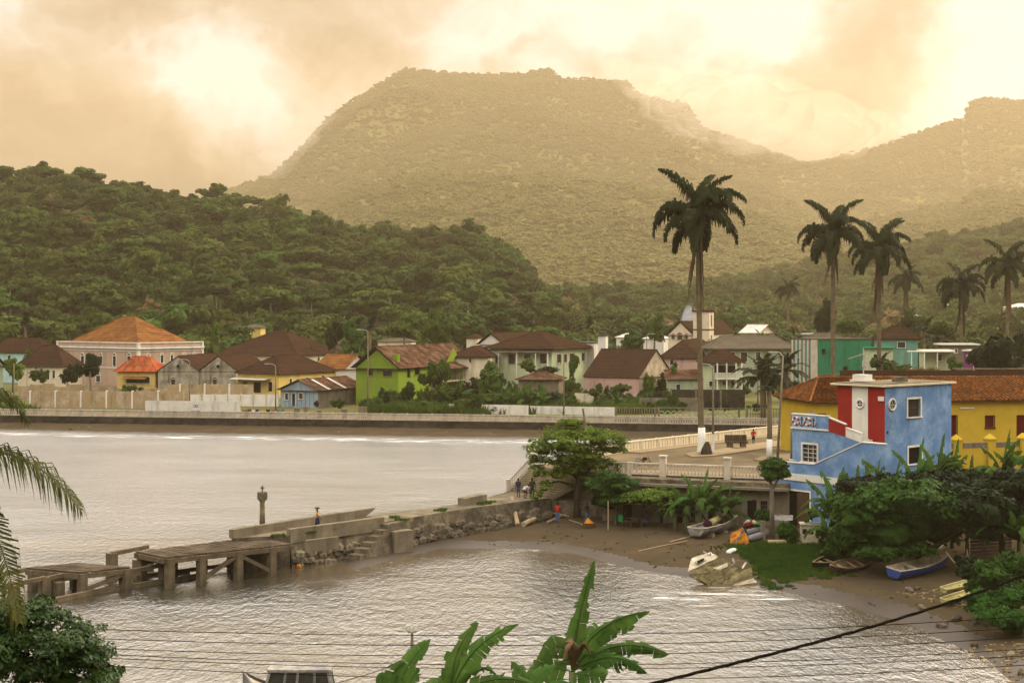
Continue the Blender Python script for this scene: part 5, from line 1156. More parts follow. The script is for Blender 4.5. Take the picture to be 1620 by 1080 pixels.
# pillar monument with block head and cross
p = G(415, 838.5, CWZ); mo = empty('stone_cross_monument', p, .5, label='slender stone pillar with square block and small cross on the causeway end', cat='monument')
M['mono'] = mat('mono', (.28, .22, .14), (.19, .15, .095), scale=2, streak=(.07, .06, .04), streak_amt=.7, bump=.3)
MB().b2(-.95, .95, -.8, .8, -.3, .12).build('base', M['w_concrete'], mo)
MB().lathe([(.62, .12), (.62, .26), (.42, .27), (.40, .42), (.24, .44)], 16).build('plinth', M['mono'], mo)
MB().lathe([(.215, .43), (.19, 1.4), (.185, 2.1), (.26, 2.2), (.30, 2.28)], 14).build('column', M['mono'], mo, smooth=True)
MB().b2(-.29, .29, -.29, .29, 2.28, 2.82).build('block', M['w_stone_dark'], mo)
m = MB(); m.b2(-.04, .04, -.04, .04, 2.82, 3.3); m.b2(-.17, .17, -.035, .035, 3.06, 3.14); m.build('cross', M['iron'], mo)

# ------------------------------------------------------------------ timber jetty
M['deck_wood'] = mat('deck_wood', (.085, .066, .046), (.05, .039, .028), scale=1.6, rough=.9, bump=.4, objrand=.16, dirt=(.12, .095, .065), dirt_scale=.5, dirt_amt=.5)
M['pile'] = mat('pile', (.15, .115, .072), (.085, .066, .042), scale=1.2, rough=.95, bump=.5, streak=(.04, .035, .025), streak_amt=.8)
def jetty(label, q, z, posts, n, pw=.5):
    A_, B_, C_, D_ = q; o = A_.copy(); j = empty('jetty', (o.x, o.y, 0), 0, label=label, cat='jetty'); rl = lambda p: Vector((p.x - o.x, p.y - o.y, p.z))
    rg = random.Random(n)
    for i in range(n):
        t0, t1 = i / n, (i + .93) / n; e0, e1 = rg.uniform(-.01, .025), rg.uniform(-.01, .025)
        p = [rl(A_.lerp(B_, t0)), rl(A_.lerp(B_, t1)), rl(D_.lerp(C_, t1)), rl(D_.lerp(C_, t0))]; cn = (p[0] + p[2]) / 2; p[0] += (p[0] - p[3]) * e0; p[1] += (p[1] - p[2]) * e0; p[2] += (p[2] - p[1]) * e1; p[3] += (p[3] - p[0]) * e1
        m = MB(); zz = rg.uniform(-.015, .02); m.prism([(v.x, v.y) for v in p], z - .09 + zz, z + zz); m.build('plank', M['deck_wood'], j)
    for a_, b_ in ((A_, B_), (D_, C_), (A_, D_), (B_, C_)): m = MB(); u, v = rl(a_), rl(b_); u.z = v.z = z - .27; m.beam(u, v, .3, .32); m.build('beam', M['pile'], j)
    for p in posts:
        p = rl(p); MB().b2(-pw / 2, pw / 2, -pw / 2, pw / 2, -1.3, z - .12 if p.z == 0 else p.z).build('post', M['pile'], j, loc=(p.x, p.y, 0), rot=(0, 0, .85))
    return j, rl
q1 = [G(215, 871.5, 2.1), G(262, 881, 2.1), G(462, 859.5, 2.1), G(402, 849.5, 2.1)]
q1 = [q1[1], q1[2], q1[3], q1[0]]
def along(a, b, ts): return [Vector((*a.lerp(b, t).xy, 0)) for t in ts]
j1, rl1 = jetty('long timber jetty deck on thick square posts joined to the causeway', q1, 2.1, along(q1[0], q1[1], (.03, .27, .56, .83)) + along(q1[3], q1[2], (.05, .3, .55, .8)), 46)
for t in ((.27, .56), (.83, .56)):
    a_, b_ = rl1(q1[0].lerp(q1[1], t[0])), rl1(q1[0].lerp(q1[1], t[1])); a_.z = .3; b_.z = 1.75; MB().beam(a_, b_, .22, .26).build('brace', M['pile'], j1)
for zz, (ta, tb_) in ((.25, (.0, .6)), (.25, (.27, .83))):
    a_, b_ = rl1(q1[3].lerp(q1[2], ta)), rl1(q1[3].lerp(q1[2], tb_)); a_.z = b_.z = .35; MB().beam(a_, b_, .25, .25).build('beam', M['pile'], j1)
q2 = [G(126, 904.5, 1.5), G(206, 896, 1.5), G(122, 889.5, 1.5), G(42, 897.5, 1.5)]
j2, rl2 = jetty('square detached timber platform on thick posts at the jetty end', q2, 1.5, along(q2[0], q2[1], (.05, .93)) + along(q2[3], q2[0], (.12, .5)) + along(q2[3], q2[2], (.5, .95)) + [Vector((*q2[0].lerp(q2[2], .5).xy, 0))], 20)
a_, b_ = rl2(q2[3]), rl2(q2[0]); a_.z, b_.z = .3, 1.2; MB().beam(a_.lerp(b_, .45), b_, .2, .25).build('brace', M['pile'], j2); a_, b_ = rl2(q2[3]), rl2(q2[0]); a_.z, b_.z = 1.2, .3; MB().beam(a_, a_.lerp(b_, .5), .2, .25).build('brace', M['pile'], j2)
a_, b_ = rl2(q2[1]), rl2(q2[0]); a_.z, b_.z = 1.2, .2; MB().beam(a_, b_, .2, .25).build('brace', M['pile'], j2)
# bare frame between the two decks and the broken frame at the far end
fr_o = G(260, 921, 0); bf = empty('jetty_ruin', (fr_o.x, fr_o.y, 0), 0, label='bare post and beam frame where the jetty deck is missing', cat='jetty frame')
fp = lambda px, py, z=0: Vector((G(px, py, z).x - fr_o.x, G(px, py, z).y - fr_o.y, z))
for px, py, h in ((260, 921, 1.35), (219, 917, 1.4), (234, 906, 1.4), (177, 912, 1.65), (198, 932, 1.3)):
    q = fp(px, py); MB().b2(-.3, .3, -.3, .3, -1.3, h).build('post', M['pile'], bf, loc=tuple(q), rot=(0, 0, .85))
def bb(root, a, b, za, zb, w=.26): p, q = fp(*a), fp(*b); p.z, q.z = za, zb; MB().beam(p, q, w, w).build('beam', M['pile'], root)
bb(bf, (177, 912), (234, 900), 1.6, 1.6); bb(bf, (219, 917), (262, 918), 1.35, 1.3); bb(bf, (198, 932), (262, 921), 1.15, 1.25); bb(bf, (219, 917), (300, 903), 1.1, 1.2)
bb(bf, (130, 942), (312, 914), .12, .12, .34); bb(bf, (177, 915), (300, 906), .1, .1, .3); 
ef = empty('jetty_ruin', (fr_o.x, fr_o.y, 0), 0, label='broken beams and short posts at the seaward end of the jetty', cat='jetty frame')
for px, py, h in ((70, 944, 1.3), (22, 955, 1.2), (93, 942, .9)):
    q = fp(px, py); MB().b2(-.28, .28, -.28, .28, -1.3, h).build('post', M['pile'], ef, loc=tuple(q), rot=(0, 0, .85))
bb(ef, (-40, 950), (42, 930), 1.3, 1.25); bb(ef, (-30, 965), (72, 944), 1.15, 1.25); bb(ef, (-20, 975), (135, 942), .15, .12, .34); bb(ef, (70, 944), (125, 935), 1.15, 1.35)

# ------------------------------------------------------------------ building in the beach under the terrace
off = Vector((fd.y, -fd.x)).normalized() * 1.7                         # towards the viewer
bo = Vector((fA.x, fA.y)) + off
u0, u1 = fu(965) - .2, fu(1253)
bh = empty('beach_building', (bo.x, bo.y, .55), fang, label='grey stained concrete building under the terrace facing the beach', cat='building')
frB = Frame((bo.x, bo.y), -fang, .55)
ops = [('F', 1182, 790, 1197, 828, 'door'), ('F', 1203, 792, 1214, 806, 'bars'), ('F', 1184.5, 776.5, 1188.5, 780, 'open'), ('F', 1044, 798, 1055, 828, 'door'), ('F', 1018, 770, 1029, 779, 'bars'), ('F', 1071, 795, 1080, 828, 'door'), ('F', 1120, 795, 1128, 826, 'door'), ('F', 1092, 795, 1100, 826, 'door'), ('F', 985, 796, 1000, 828, 'door')]
hs = []
for o_ in ops: r_ = frB.rect(*o_[:5]); hs.append((r_[0] - u0, r_[1] - u0, max(r_[2], 0), r_[3], o_))
m = MB(); wall(m, (u0, 0), (u1, 0), -.8, 3.35, (0, -1), hs, t=.35); wall(m, (u0, 1.65), (u0, 0), -.8, 3.35, (-1, 0)); m.build('wall', M['w_concrete'], bh)
MB().b2(u0 + 1.7, u1, -.75, 1.62, 3.35, 3.55).build('roof_slab', M['w_concrete'], bh); MB().b2(u0 + 1.9, u1, -.2, 1.6, 3.551, 3.9).build('roof_slab', M['w_stone_dark'], bh)
MB().b2(u0 + 3, u0 + 13, -1.6, -.02, -.6, .12).build('floor_slab', M['w_parapet'], bh); 
m = MB(); m.b2(fu(1000), fu(1045), -.03, -.004, 1.7, 3.3); m.build('whitewashed_panel', M['w_trim'], bh)
for h in hs: window(bh, (u0, -.0 if h[4][1] > 1050 or h[4][1] < 1015 or h[4][2] > 790 else -.03), (1, 0), (0, -1), h, 'door' if h[4][5] == 'door' else ('bars' if h[4][5] == 'bars' else 'win'), 'w_concrete', 'dark', fw=.08)
for px in (1059, 1139, 1172): u = fu(px); MB().b2(u - .15, u + .15, -.18, -.002, -.6, 3.34).build('pilaster', M['w_concrete'], bh)

# ------------------------------------------------------------------ blue house with the red and white tower
BZ = .8
fr, tw_, tq_ = corner_frame(1325.5, 1400, 1505, 112, 50, BZ)
bl = empty('blue_house', (fr.o.x, fr.o.y, BZ), -fr.th, label='bright blue beach house with red and white striped tower and outside stairs', cat='house')
W_, Q_ = tw_, tq_; ZT = zat(612, 112) - BZ; ZM = zat(697, 112) - BZ         # tower top, stair head
def pz(py, plane_d): return zat(py, plane_d) - BZ
# right face with windows
hR = []
for o_ in (('S', 1436, 631, 1456, 659, 'bars'), ('S', 1437, 707, 1457, 733, 'open'), ('S', 1402.5, 682, 1406, 687, 'open')):
    r_ = fr.rect('S', o_[1], o_[2], o_[3], o_[4], W_); hR.append((*r_, o_[5]))
m = MB(); wall(m, (W_, 0), (W_, Q_), -1, ZT, (1, 0), hR, t=.3); wall(m, (W_, Q_), (0, Q_), -1, ZT, (0, 1)); wall(m, (0, Q_), (0, 0), -1, ZT, (-1, 0)); m.build('wall', M['w_blue'], bl)
for h in hR[:2]: window(bl, (W_, 0), (0, 1), (1, 0), h, h[4] if h[4] != 'open' else 'win', 'w_trim', 'dark', fw=.16)
# striped left face
su = [0, fr.hit_front(1348)[0], fr.hit_front(1373)[0], W_]
for i, c_ in enumerate(('w_red', 'w_trim', 'w_red')):
    hl = []
    m = MB(); wall(m, (su[i], 0), (su[i + 1], 0), -1, ZT, (0, -1), hl); m.build('wall_stripe', M[c_], bl)
def porthole(px, py, face, off, rr=.42):
    if face == 'F': u, d_ = fr.hit_front(px, 0); c = Vector((u, 0, zat(py, d_) - BZ)); ax, nr = Vector((1, 0, 0)), Vector((0, -1, 0))
    else: u, d_ = fr.hit_side(px, W_); c = Vector((W_, u, zat(py, d_) - BZ)); ax, nr = Vector((0, 1, 0)), Vector((1, 0, 0))
    up = Vector((0, 0, 1)); m = MB(); m.tube([c + nr * .04 + (ax * math.cos(t_) + up * math.sin(t_)) * rr for t_ in np.linspace(0, 2 * math.pi, 21)], .09, 6); o_ = m.build('porthole', M['w_trim'], bl, smooth=True)
    m = MB(); m.v = [tuple(c + nr * .012 + (ax * math.cos(t_) + up * math.sin(t_)) * rr) for t_ in np.linspace(0, 2 * math.pi, 20, endpoint=False)]; m.f = [tuple(range(20))]; m.build('pane', M['glass'], o_)
    m = MB(); m.beam(c + nr * .03 - ax * rr, c + nr * .03 + ax * rr, .04, .04); m.beam(c + nr * .03 - up * rr, c + nr * .03 + up * rr, .04, .04); m.build('glazing_bar', M['w_trim'], o_)
porthole(1361, 638.5, 'F', 0, .33); porthole(1411, 640, 'S', W_, .44); porthole(1411, 716, 'S', W_, .42)
u_, d_ = fr.hit_front(1394.5); MB().b2(u_ - .25, u_ + .25, -.12, -.004, pz(634, d_), pz(627, d_)).build('meter_box', M['w_trim'], bl)
# roof slab, roof top box, antenna mast
MB().b2(-.5, W_ + .2, -.35, Q_ + .45, ZT + .005, ZT + .15).build('roof_slab', M['w_parapet'], bl)
MB().b2(-.2, W_, -.2, Q_, ZT + .152, ZT + .22).build('roof_screed', M['w_concrete'], bl)
u_ = fr.hit_front(1362, 1.2)[0]; m = MB(); m.b2(u_ - .6, u_ + .6, .9, 1.9, ZT + .3, ZT + .85); m.b2(u_ - .75, u_ + .75, .75, 2.05, ZT + .3, ZT + .45); m.build('roof_box', M['w_trim'], bl)
m = MB(); m.tube([(u_ + .1, 1.4, ZT + .85), (u_ + .1, 1.4, ZT + 3.0)], .05, 6); m.build('mast', M['metal_pale'], bl)
m = MB(); m.beam((u_ - 1.3, 1.4, ZT + 2.1), (u_ + .1, 1.4, ZT + 2.5), .3, .06); m.beam((u_ - .3, 1.4, ZT + 2.45), (u_ + .7, 1.4, ZT + 2.5), .08, .06); m.box((u_ + .25, 1.35, ZT + 1.7), (.35, .2, .5)); m.build('antenna', M['metal_pale'], bl)
MB().b2(W_ - 1.2, W_ - .3, 2.6, 3.5, ZT + .3, ZT + .7).build('vent_box', M['w_stone_dark'], bl)
# wing in front of the tower's left face: window storey, landing with the anchor frieze, upper flight
Y1, Y2 = -1.3, -2.5
x0 = fr.hit_front(1253.5, Y1)[0]; x1 = fr.hit_front(1365, Y1)[0]; xs = fr.hit_front(1311, Y1)[0]; dl = fr.hit_front(1280, Y1)[1]
zl = pz(677, dl); zp = pz(655, dl); zs = pz(699, fr.hit_front(1365, Y1)[1]); zbase = 3.6
hw = fr.rect('F', 1270, 703, 1292.5, 730, Y1)
m = MB(); wall(m, (x0, Y1), (xs, Y1), -1, zl - .12, (0, -1), [(hw[0] - x0, hw[1] - x0, hw[2], hw[3])], t=.3)
wall(m, (x0, 1.5), (x0, Y1), -1, zl - .12, (-1, 0)); m.quad((x0, Y1, zl - .12), (0, Y1, zl - .12), (0, 1.5, zl - .12), (x0, 1.5, zl - .12))
m.v += [(xs, Y1, -1), (x1, Y1, -1), (x1, Y1, zs - .05), (xs, Y1, zl - .12)]; n = len(m.v); m.f.append((n - 4, n - 3, n - 2, n - 1)); m.quad((x0, 1.5, -1), (x0, 1.5, zl), (0, 1.5, zl), (0, 1.5, -1))
m.build('wall', M['w_blue'], bl)
window(bl, (x0, Y1), (1, 0), (0, -1), (hw[0] - x0, hw[1] - x0, hw[2], hw[3]), 'grid', 'w_trim', 'glass', fw=.15)
MB().b2(x0 - .12, xs + .05, Y1 - .12, Y1 + .4, zl - .117, zl).build('cornice', M['w_trim'], bl)
xf = fr.hit_front(1291, Y1)[0]
MB().b2(x0, xf, Y1, Y1 + .16, zl, zp - .1).build('frieze_panel', M['w_bluepale'] if 'w_bluepale' in M else M.setdefault('w_bluepale', mat('w_bluepale', (.36, .47, .62), (.30, .40, .55), scale=1)), bl)
MB().b2(xf + .004, xs, Y1 - .02, Y1 + .16, zl, zp - .1).build('parapet', M['w_blue'], bl)
MB().b2(x0 - .05, xs + .05, Y1 - .06, Y1 + .22, zp - .098, zp).build('coping', M['w_trim'], bl); MB().b2(x0, x0 + .16, Y1 + .17, 1.5, zl, zp - .1).build('parapet', M['w_blue'], bl)
MB().b2(xs + .1, 0, 1.34, 1.5, zl, zp + .1).build('parapet', M['w_blue'], bl)
# lifebuoys and anchors on the frieze
zf = (zl + zp - .1) / 2; rr = (zp - zl - .1) / 2 * .72; wf = xf - x0; yf = Y1 - .035
for i, k in enumerate((.16, .66)):
    cx_ = x0 + wf * k
    for s_ in range(8):
        t_ = np.linspace(s_ * math.pi / 4, (s_ + 1) * math.pi / 4, 4); MB().tube([(cx_ + rr * .8 * math.cos(a), yf, zf + rr * .8 * math.sin(a)) for a in t_], rr * .22, 5).build('lifebuoy', M['w_trim' if s_ % 2 else 'w_red'], bl)
for i, k in enumerate((.41, .90)):
    cx_ = x0 + wf * k; m = MB(); m.beam((cx_, yf, zf - rr), (cx_, yf, zf + rr * .8), rr * .2, .05, (0, 1, 0)); m.beam((cx_ - rr * .4, yf - .01, zf + rr * .45), (cx_ + rr * .4, yf - .01, zf + rr * .45), rr * .18, .05, (0, 1, 0))
    m.tube([(cx_ + rr * .75 * math.cos(a), yf, zf - rr * .15 + rr * .85 * math.sin(a)) for a in np.linspace(math.pi * 1.05, math.pi * 1.95, 8)], rr * .11, 5); m.tube([(cx_ + rr * .2 * math.cos(a), yf, zf + rr * .85 + rr * .2 * math.sin(a)) for a in np.linspace(0, 6.28, 9)], rr * .06, 4); m.build('anchor', M['iron'], bl)
# sloping stair parapets (red, white, blue)
def slope(name, xa, za, xb, zb, h, y, mm, th=.16):
    m = MB(); m.v = [(xa, y, za), (xb, y, zb), (xb, y, zb + h), (xa, y, za + h), (xa, y + th, za), (xb, y + th, zb), (xb, y + th, zb + h), (xa, y + th, za + h)]; m.f = [(0, 1, 2, 3), (5, 4, 7, 6), (3, 2, 6, 7), (0, 4, 5, 1), (1, 5, 6, 2), (4, 0, 3, 7)]; return m.build(name, M[mm], bl)
hp = zp - zl; xm = fr.hit_front(1338, Y1)[0]; dz = lambda x: zl - .12 + (zs - .05 - zl + .12) * (x - xs) / (x1 - xs)
slope('stair_parapet', xs, zl - .14, xm, dz(xm), hp * .85, Y1 - .02, 'w_red'); slope('stair_parapet', xm + .002, dz(xm), x1 - .1, dz(x1) - .02, hp * .62, Y1 - .02, 'w_trim')
slope('coping', xs, zl + hp * .83, xm, dz(xm) + hp * .83 + .005, .09, Y1 - .06, 'w_trim', .26); slope('coping', xm + .002, dz(xm) + hp * .60, x1 - .1, dz(x1) + hp * .6, .09, Y1 - .06, 'w_trim', .26)
for i in range(10):
    t_ = (i + .5) / 10; xx = xs + (x1 - xs) * t_; zz = dz(xx); MB().b2(xx - (x1 - xs) / 20, xx + (x1 - xs) / 20 - .005, Y1 + .16, -.005, zz - .6, zz + .12).build('step', M['w_trim'], bl)
# lower front body with the big doorway, its sloping parapet and white band
xl = fr.hit_front(1226, Y2)[0]; xk = fr.hit_front(1288, Y2)[0]; xr = fr.hit_front(1364, Y2)[0]; xe = fr.hit_front(1400, Y2)[0]; dk = fr.hit_front(1288, Y2)[1]
zk = pz(733, dk); ztop = pz(700, fr.hit_front(1364, Y2)[1]); zb1 = pz(752, dk); zb0 = pz(763, dk); hd_ = fr.rect('F', 1232, 776, 1281, 838, Y2)
m = MB(); wall(m, (xl, Y2), (xe, Y2), -1, zb0, (0, -1), [(hd_[0] - xl, hd_[1] - xl, max(hd_[2], -.05), hd_[3])], t=.35); wall(m, (xl, Y1), (xl, Y2), -1, zb0, (-1, 0)); wall(m, (xe, Y2), (xe, 0), -1, ztop, (1, 0))
n = len(m.v); m.v += [(xl, Y2, zb1), (xk, Y2, zb1), (xr, Y2, zb1), (xe, Y2, zb1), (xl, Y2, zk - .15), (xk, Y2, zk - .08), (xr, Y2, ztop), (xe, Y2, ztop)]; m.f += [(n, n + 1, n + 5, n + 4), (n + 1, n + 2, n + 6, n + 5), (n + 2, n + 3, n + 7, n + 6)]
m.v += [(x, y + .2, z) for x, y, z in m.v[n:n + 8]]; k = n + 8; m.f += [(k + 1, k, k + 4, k + 5), (k + 2, k + 1, k + 5, k + 6), (k + 3, k + 2, k + 6, k + 7)]
m.build('wall', M['w_blue'], bl)
MB().b2(xl - .08, xe + .04, Y2 - .08, Y2 + .22, zb0, zb1).build('string_course', M['w_trim'], bl)
def cop(xa, za, xb, zb): slope('coping', xa, za, xb, zb, .09, Y2 - .05, 'w_trim', .3)
cop(xl, zk - .15, xk, zk - .08); cop(xk, zk - .08, xr, ztop); cop(xr, ztop, xe + .05, ztop)
MB().b2(xl, x0 + 2, Y2 + .21, Y1 - .02, zk - 1.3, zk - 1.1).build('floor_slab', M['w_concrete'], bl)
for i in range(12):
    t_ = (i + .5) / 12; xx = xk + (xr - xk) * t_; zz = zk - .9 + (ztop - zk + .0) * t_; MB().b2(xx - (xr - xk) / 24, xx + (xr - xk) / 24 - .005, Y2 + .21, Y1 - .02, zz - .5, zz).build('step', M['w_trim'], bl)
MB().b2(xr, W_, Y2 + .21, -.01, ztop - 1.1, ztop - .95).build('floor_slab', M['w_concrete'], bl)
window(bl, (xl, Y2), (1, 0), (0, -1), (hd_[0] - xl, hd_[1] - xl, 0, hd_[3]), 'door', 'w_trim', 'dark', fw=.13)
MB().b2(hd_[1] - 1.2, hd_[1] - .1, Y2 - .1, Y2 - .04, .05, hd_[3] - .1).build('door_leaf', M['shutter'], bl)

# ------------------------------------------------------------------ long yellow building behind
YZ = T(40, 145)
yc = Vector((xat(1287, 137), 137)); yr = Vector((xat(1700, 141), 141)); d = yr - yc; an = math.atan2(d.y, d.x)
frY = Frame(yc, -an, YZ); LY = d.length; DY = 9.5
ye = zat(636, 137.5) - YZ; yrid = zat(598, 143) - YZ
yb = empty('yellow_building', (yc.x, yc.y, YZ), an, label='long ochre yellow building with dark red openings and barrel tile roof', cat='building')
hs = []
for o_ in (('F', 1505, 657, 1514, 687), ('F', 1559, 657.5, 1573, 676), ('F', 1609, 657, 1625, 689), ('F', 1294, 655, 1306, 700)): hs.append(frY.rect(*o_))
m = MB(); wall(m, (0, 0), (LY, 0), -1, ye, (0, -1), hs); wall(m, (0, DY), (0, 0), -1, ye, (-1, 0)); wall(m, (LY, 0), (LY, DY), -1, ye, (1, 0)); wall(m, (LY, DY), (0, DY), -1, ye, (0, 1)); m.build('wall', M['w_ochre'], yb)
for h in hs: window(yb, (0, 0), (1, 0), (0, -1), h, 'win', 'w_darkred', 'dark_red', fw=.05)
rf = make_roof(yb, 'hip', LY, DY, ye + .01, yrid - ye, .55, 'r_tile_near', courses=24, wav=2.2, amp=.15, ridge_frac=.80, lift=.11)
h0, h1_ = frY.hit_front(1290)[0], frY.hit_front(1312)[0]; m = MB(); roof_plane(m, (h0, -1.6, ye - 1.9), (h1_, -1.6, ye - 1.9), (h1_ - .4, -.02, ye - 1.1), (h0 + .2, -.02, ye - 1.1), courses=5, wav=10, amp=.07); m.build('awning', M['r_orange'], yb)
MB().b2(frY.hit_front(1518)[0], frY.hit_front(1541)[0], -.1, -.004, ye - .75, ye - .62).build('pipe', M['w_trim'], yb)
# dark mossy ridge wall of the taller roof behind
c0, c1 = Vector((xat(1330, 152), 152)), Vector((xat(1700, 152), 152)); m = MB(); zz = zat(598, 152) - 6.0; hh = zat(584, 152) - 6.0
wl_ = empty('garden_wall', (c0.x, c0.y, 6.0), 0, label='dark brown mossy wall rising behind the yellow building roof', cat='wall'); MB().b2(0, 14.8, 0, .4, -4, hh - .12).build('panel', M['w_brownwall'] if 'w_brownwall' in M else M.setdefault('w_brownwall', mat('w_brownwall', (.075, .032, .016), (.045, .022, .012), scale=1.2, bump=.4, dirt=(.03, .03, .015), dirt_amt=.6)), wl_); MB().b2(14.85, (c1 - c0).length, 0, .4, -4, hh).build('panel', M['w_brownwall'], wl_); MB().b2(12, (c1 - c0).length, -.05, .45, hh + .002, hh + .10).build('coping', M['w_concrete'], wl_)
# yellow garden wall with capped pillars
gw0, gw1 = Vector((xat(1506, 124), 124)), Vector((xat(1680, 127), 127)); d = gw1 - gw0; gwz = TZ - .3
gwl = empty('garden_wall', (gw0.x, gw0.y, gwz), math.atan2(d.y, d.x), label='low yellow garden wall with capped pillars behind the banana plants', cat='wall')
top_ = zat(701, 124) - gwz
MB().b2(0, d.length, -.1, .1, -1.5, top_ - .45).build('panel', M['w_ochre'], gwl); MB().b2(0, d.length, -.12, .12, top_ - .448, top_ - .0).build('band', M['w_concrete'], gwl)
for i, px in enumerate((1513, 1566, 1618, 1668)):
    k = (px - CX) / F; u = (k * gw0.y - gw0.x) / (d.normalized().x - k * d.normalized().y); m = MB(); hp_ = zat(696, 124.5) - gwz; m.b2(u - .38, u + .38, -.38, .38, -1.5, hp_); m.b2(u - .44, u + .44, -.44, .44, hp_ + .002, hp_ + .12); m.box((u, 0, hp_ + .32), (.8, .8, .4), taper=.15); m.build('pillar', M['w_ochre'], gwl)
# ground behind the blue house (garden behind the beach)
m = MB(); X = np.linspace(24, 70, 30); Yy = np.linspace(100, 125, 20); XX, YY = np.meshgrid(X, Yy, indexing='ij'); bhh = np.minimum(beach_h(XX, YY), 3) + np.clip((XX - 36) / 20, 0, 1) * 2
# slim lamp posts and pole on the terrace
p = TG(1128, 716); lamp_post('street_lamp', 1128, 580, 716, p.y, 'slim lamp post with white base right of the tallest palm', z0=p.z, arm=-.9, white=True)
p = TG(1228, 738) if False else G(1228, 745, TZ); r_ = lamp_post('street_lamp', 1229, 562, 745, p.y, 'leaning street lamp behind the topiary tree', z0=TZ, arm=-.6, lean=.55)
p = G(1253, 745, TZ); lamp_post('utility_pole', 1252, 650, 745, 122.5, 'short dark pole with white foot at the corner of the blue house', z0=TZ, arm=0, white=True)
# concrete bench with two feet
p = TG(1165, 709); b_ = empty('bench', (p.x, p.y, p.z + .14), .1, label='blocky concrete bench on the traffic island', cat='bench')
MB().b2(-1.15, 1.15, -.35, .35, .42, .62).build('seat', M['wood'], b_); MB().b2(-1.15, 1.15, .22, .40, .62, 1.25).build('backrest', M['wood'], b_)
for x_ in (-.7, .7): MB().b2(x_ - .28, x_ + .28, -.3, .3, 0, .42).build('leg', M['w_stone_dark'], b_)
# ------------------------------------------------------------------ vegetation
build_forest()
def plant(name, label, px, ybase, d, wpx, ytop, var, m=None, cat='tree', group=None, trunk=True, z0=None, low=.0, me=None, rz=None):
    """tree or bush whose crown spans wpx pixels and reaches ytop; stands at distance d"""
    s = F / d; x = xat(px, d); zg = zat(ybase, d) if z0 is None else z0; h = zat(ytop, d) - zg; r = wpx / 2 / s
    root = empty(name, (x, d, zg), 0, label=label, cat=cat, group=group)
    base = me or FOREST[var]
    if m:
        key = (base.name, m)
        if key not in _mv: c = base.copy(); c.materials[0] = M[m]; _mv[key] = c
        base = _mv[key]
    top = 1.45; sz = h / top if trunk else h / 1.15
    link('crown' if trunk else 'foliage', base, root, loc=(0, 0, -.38 * sz if trunk else -.35 * sz), sc=(r * 1.05, r * 1.05, sz * (1.30 if trunk else 1)), rot=(0, 0, px * 1.3 if rz is None else rz))
    if trunk: link('trunk', trunk_me, root, sc=(max(h * .55, .8), max(h * .55, .8), sz * .9))
    return root
_mv = {}
DENSE = [crown_mesh('bush_crown', M['leaf_town'], rand_lobes(np.random.RandomState(120 + i), k), 2000, .075, 200 + i, core=.62) for i, k in enumerate(['wide', 'round', 'wide', 'round'])]
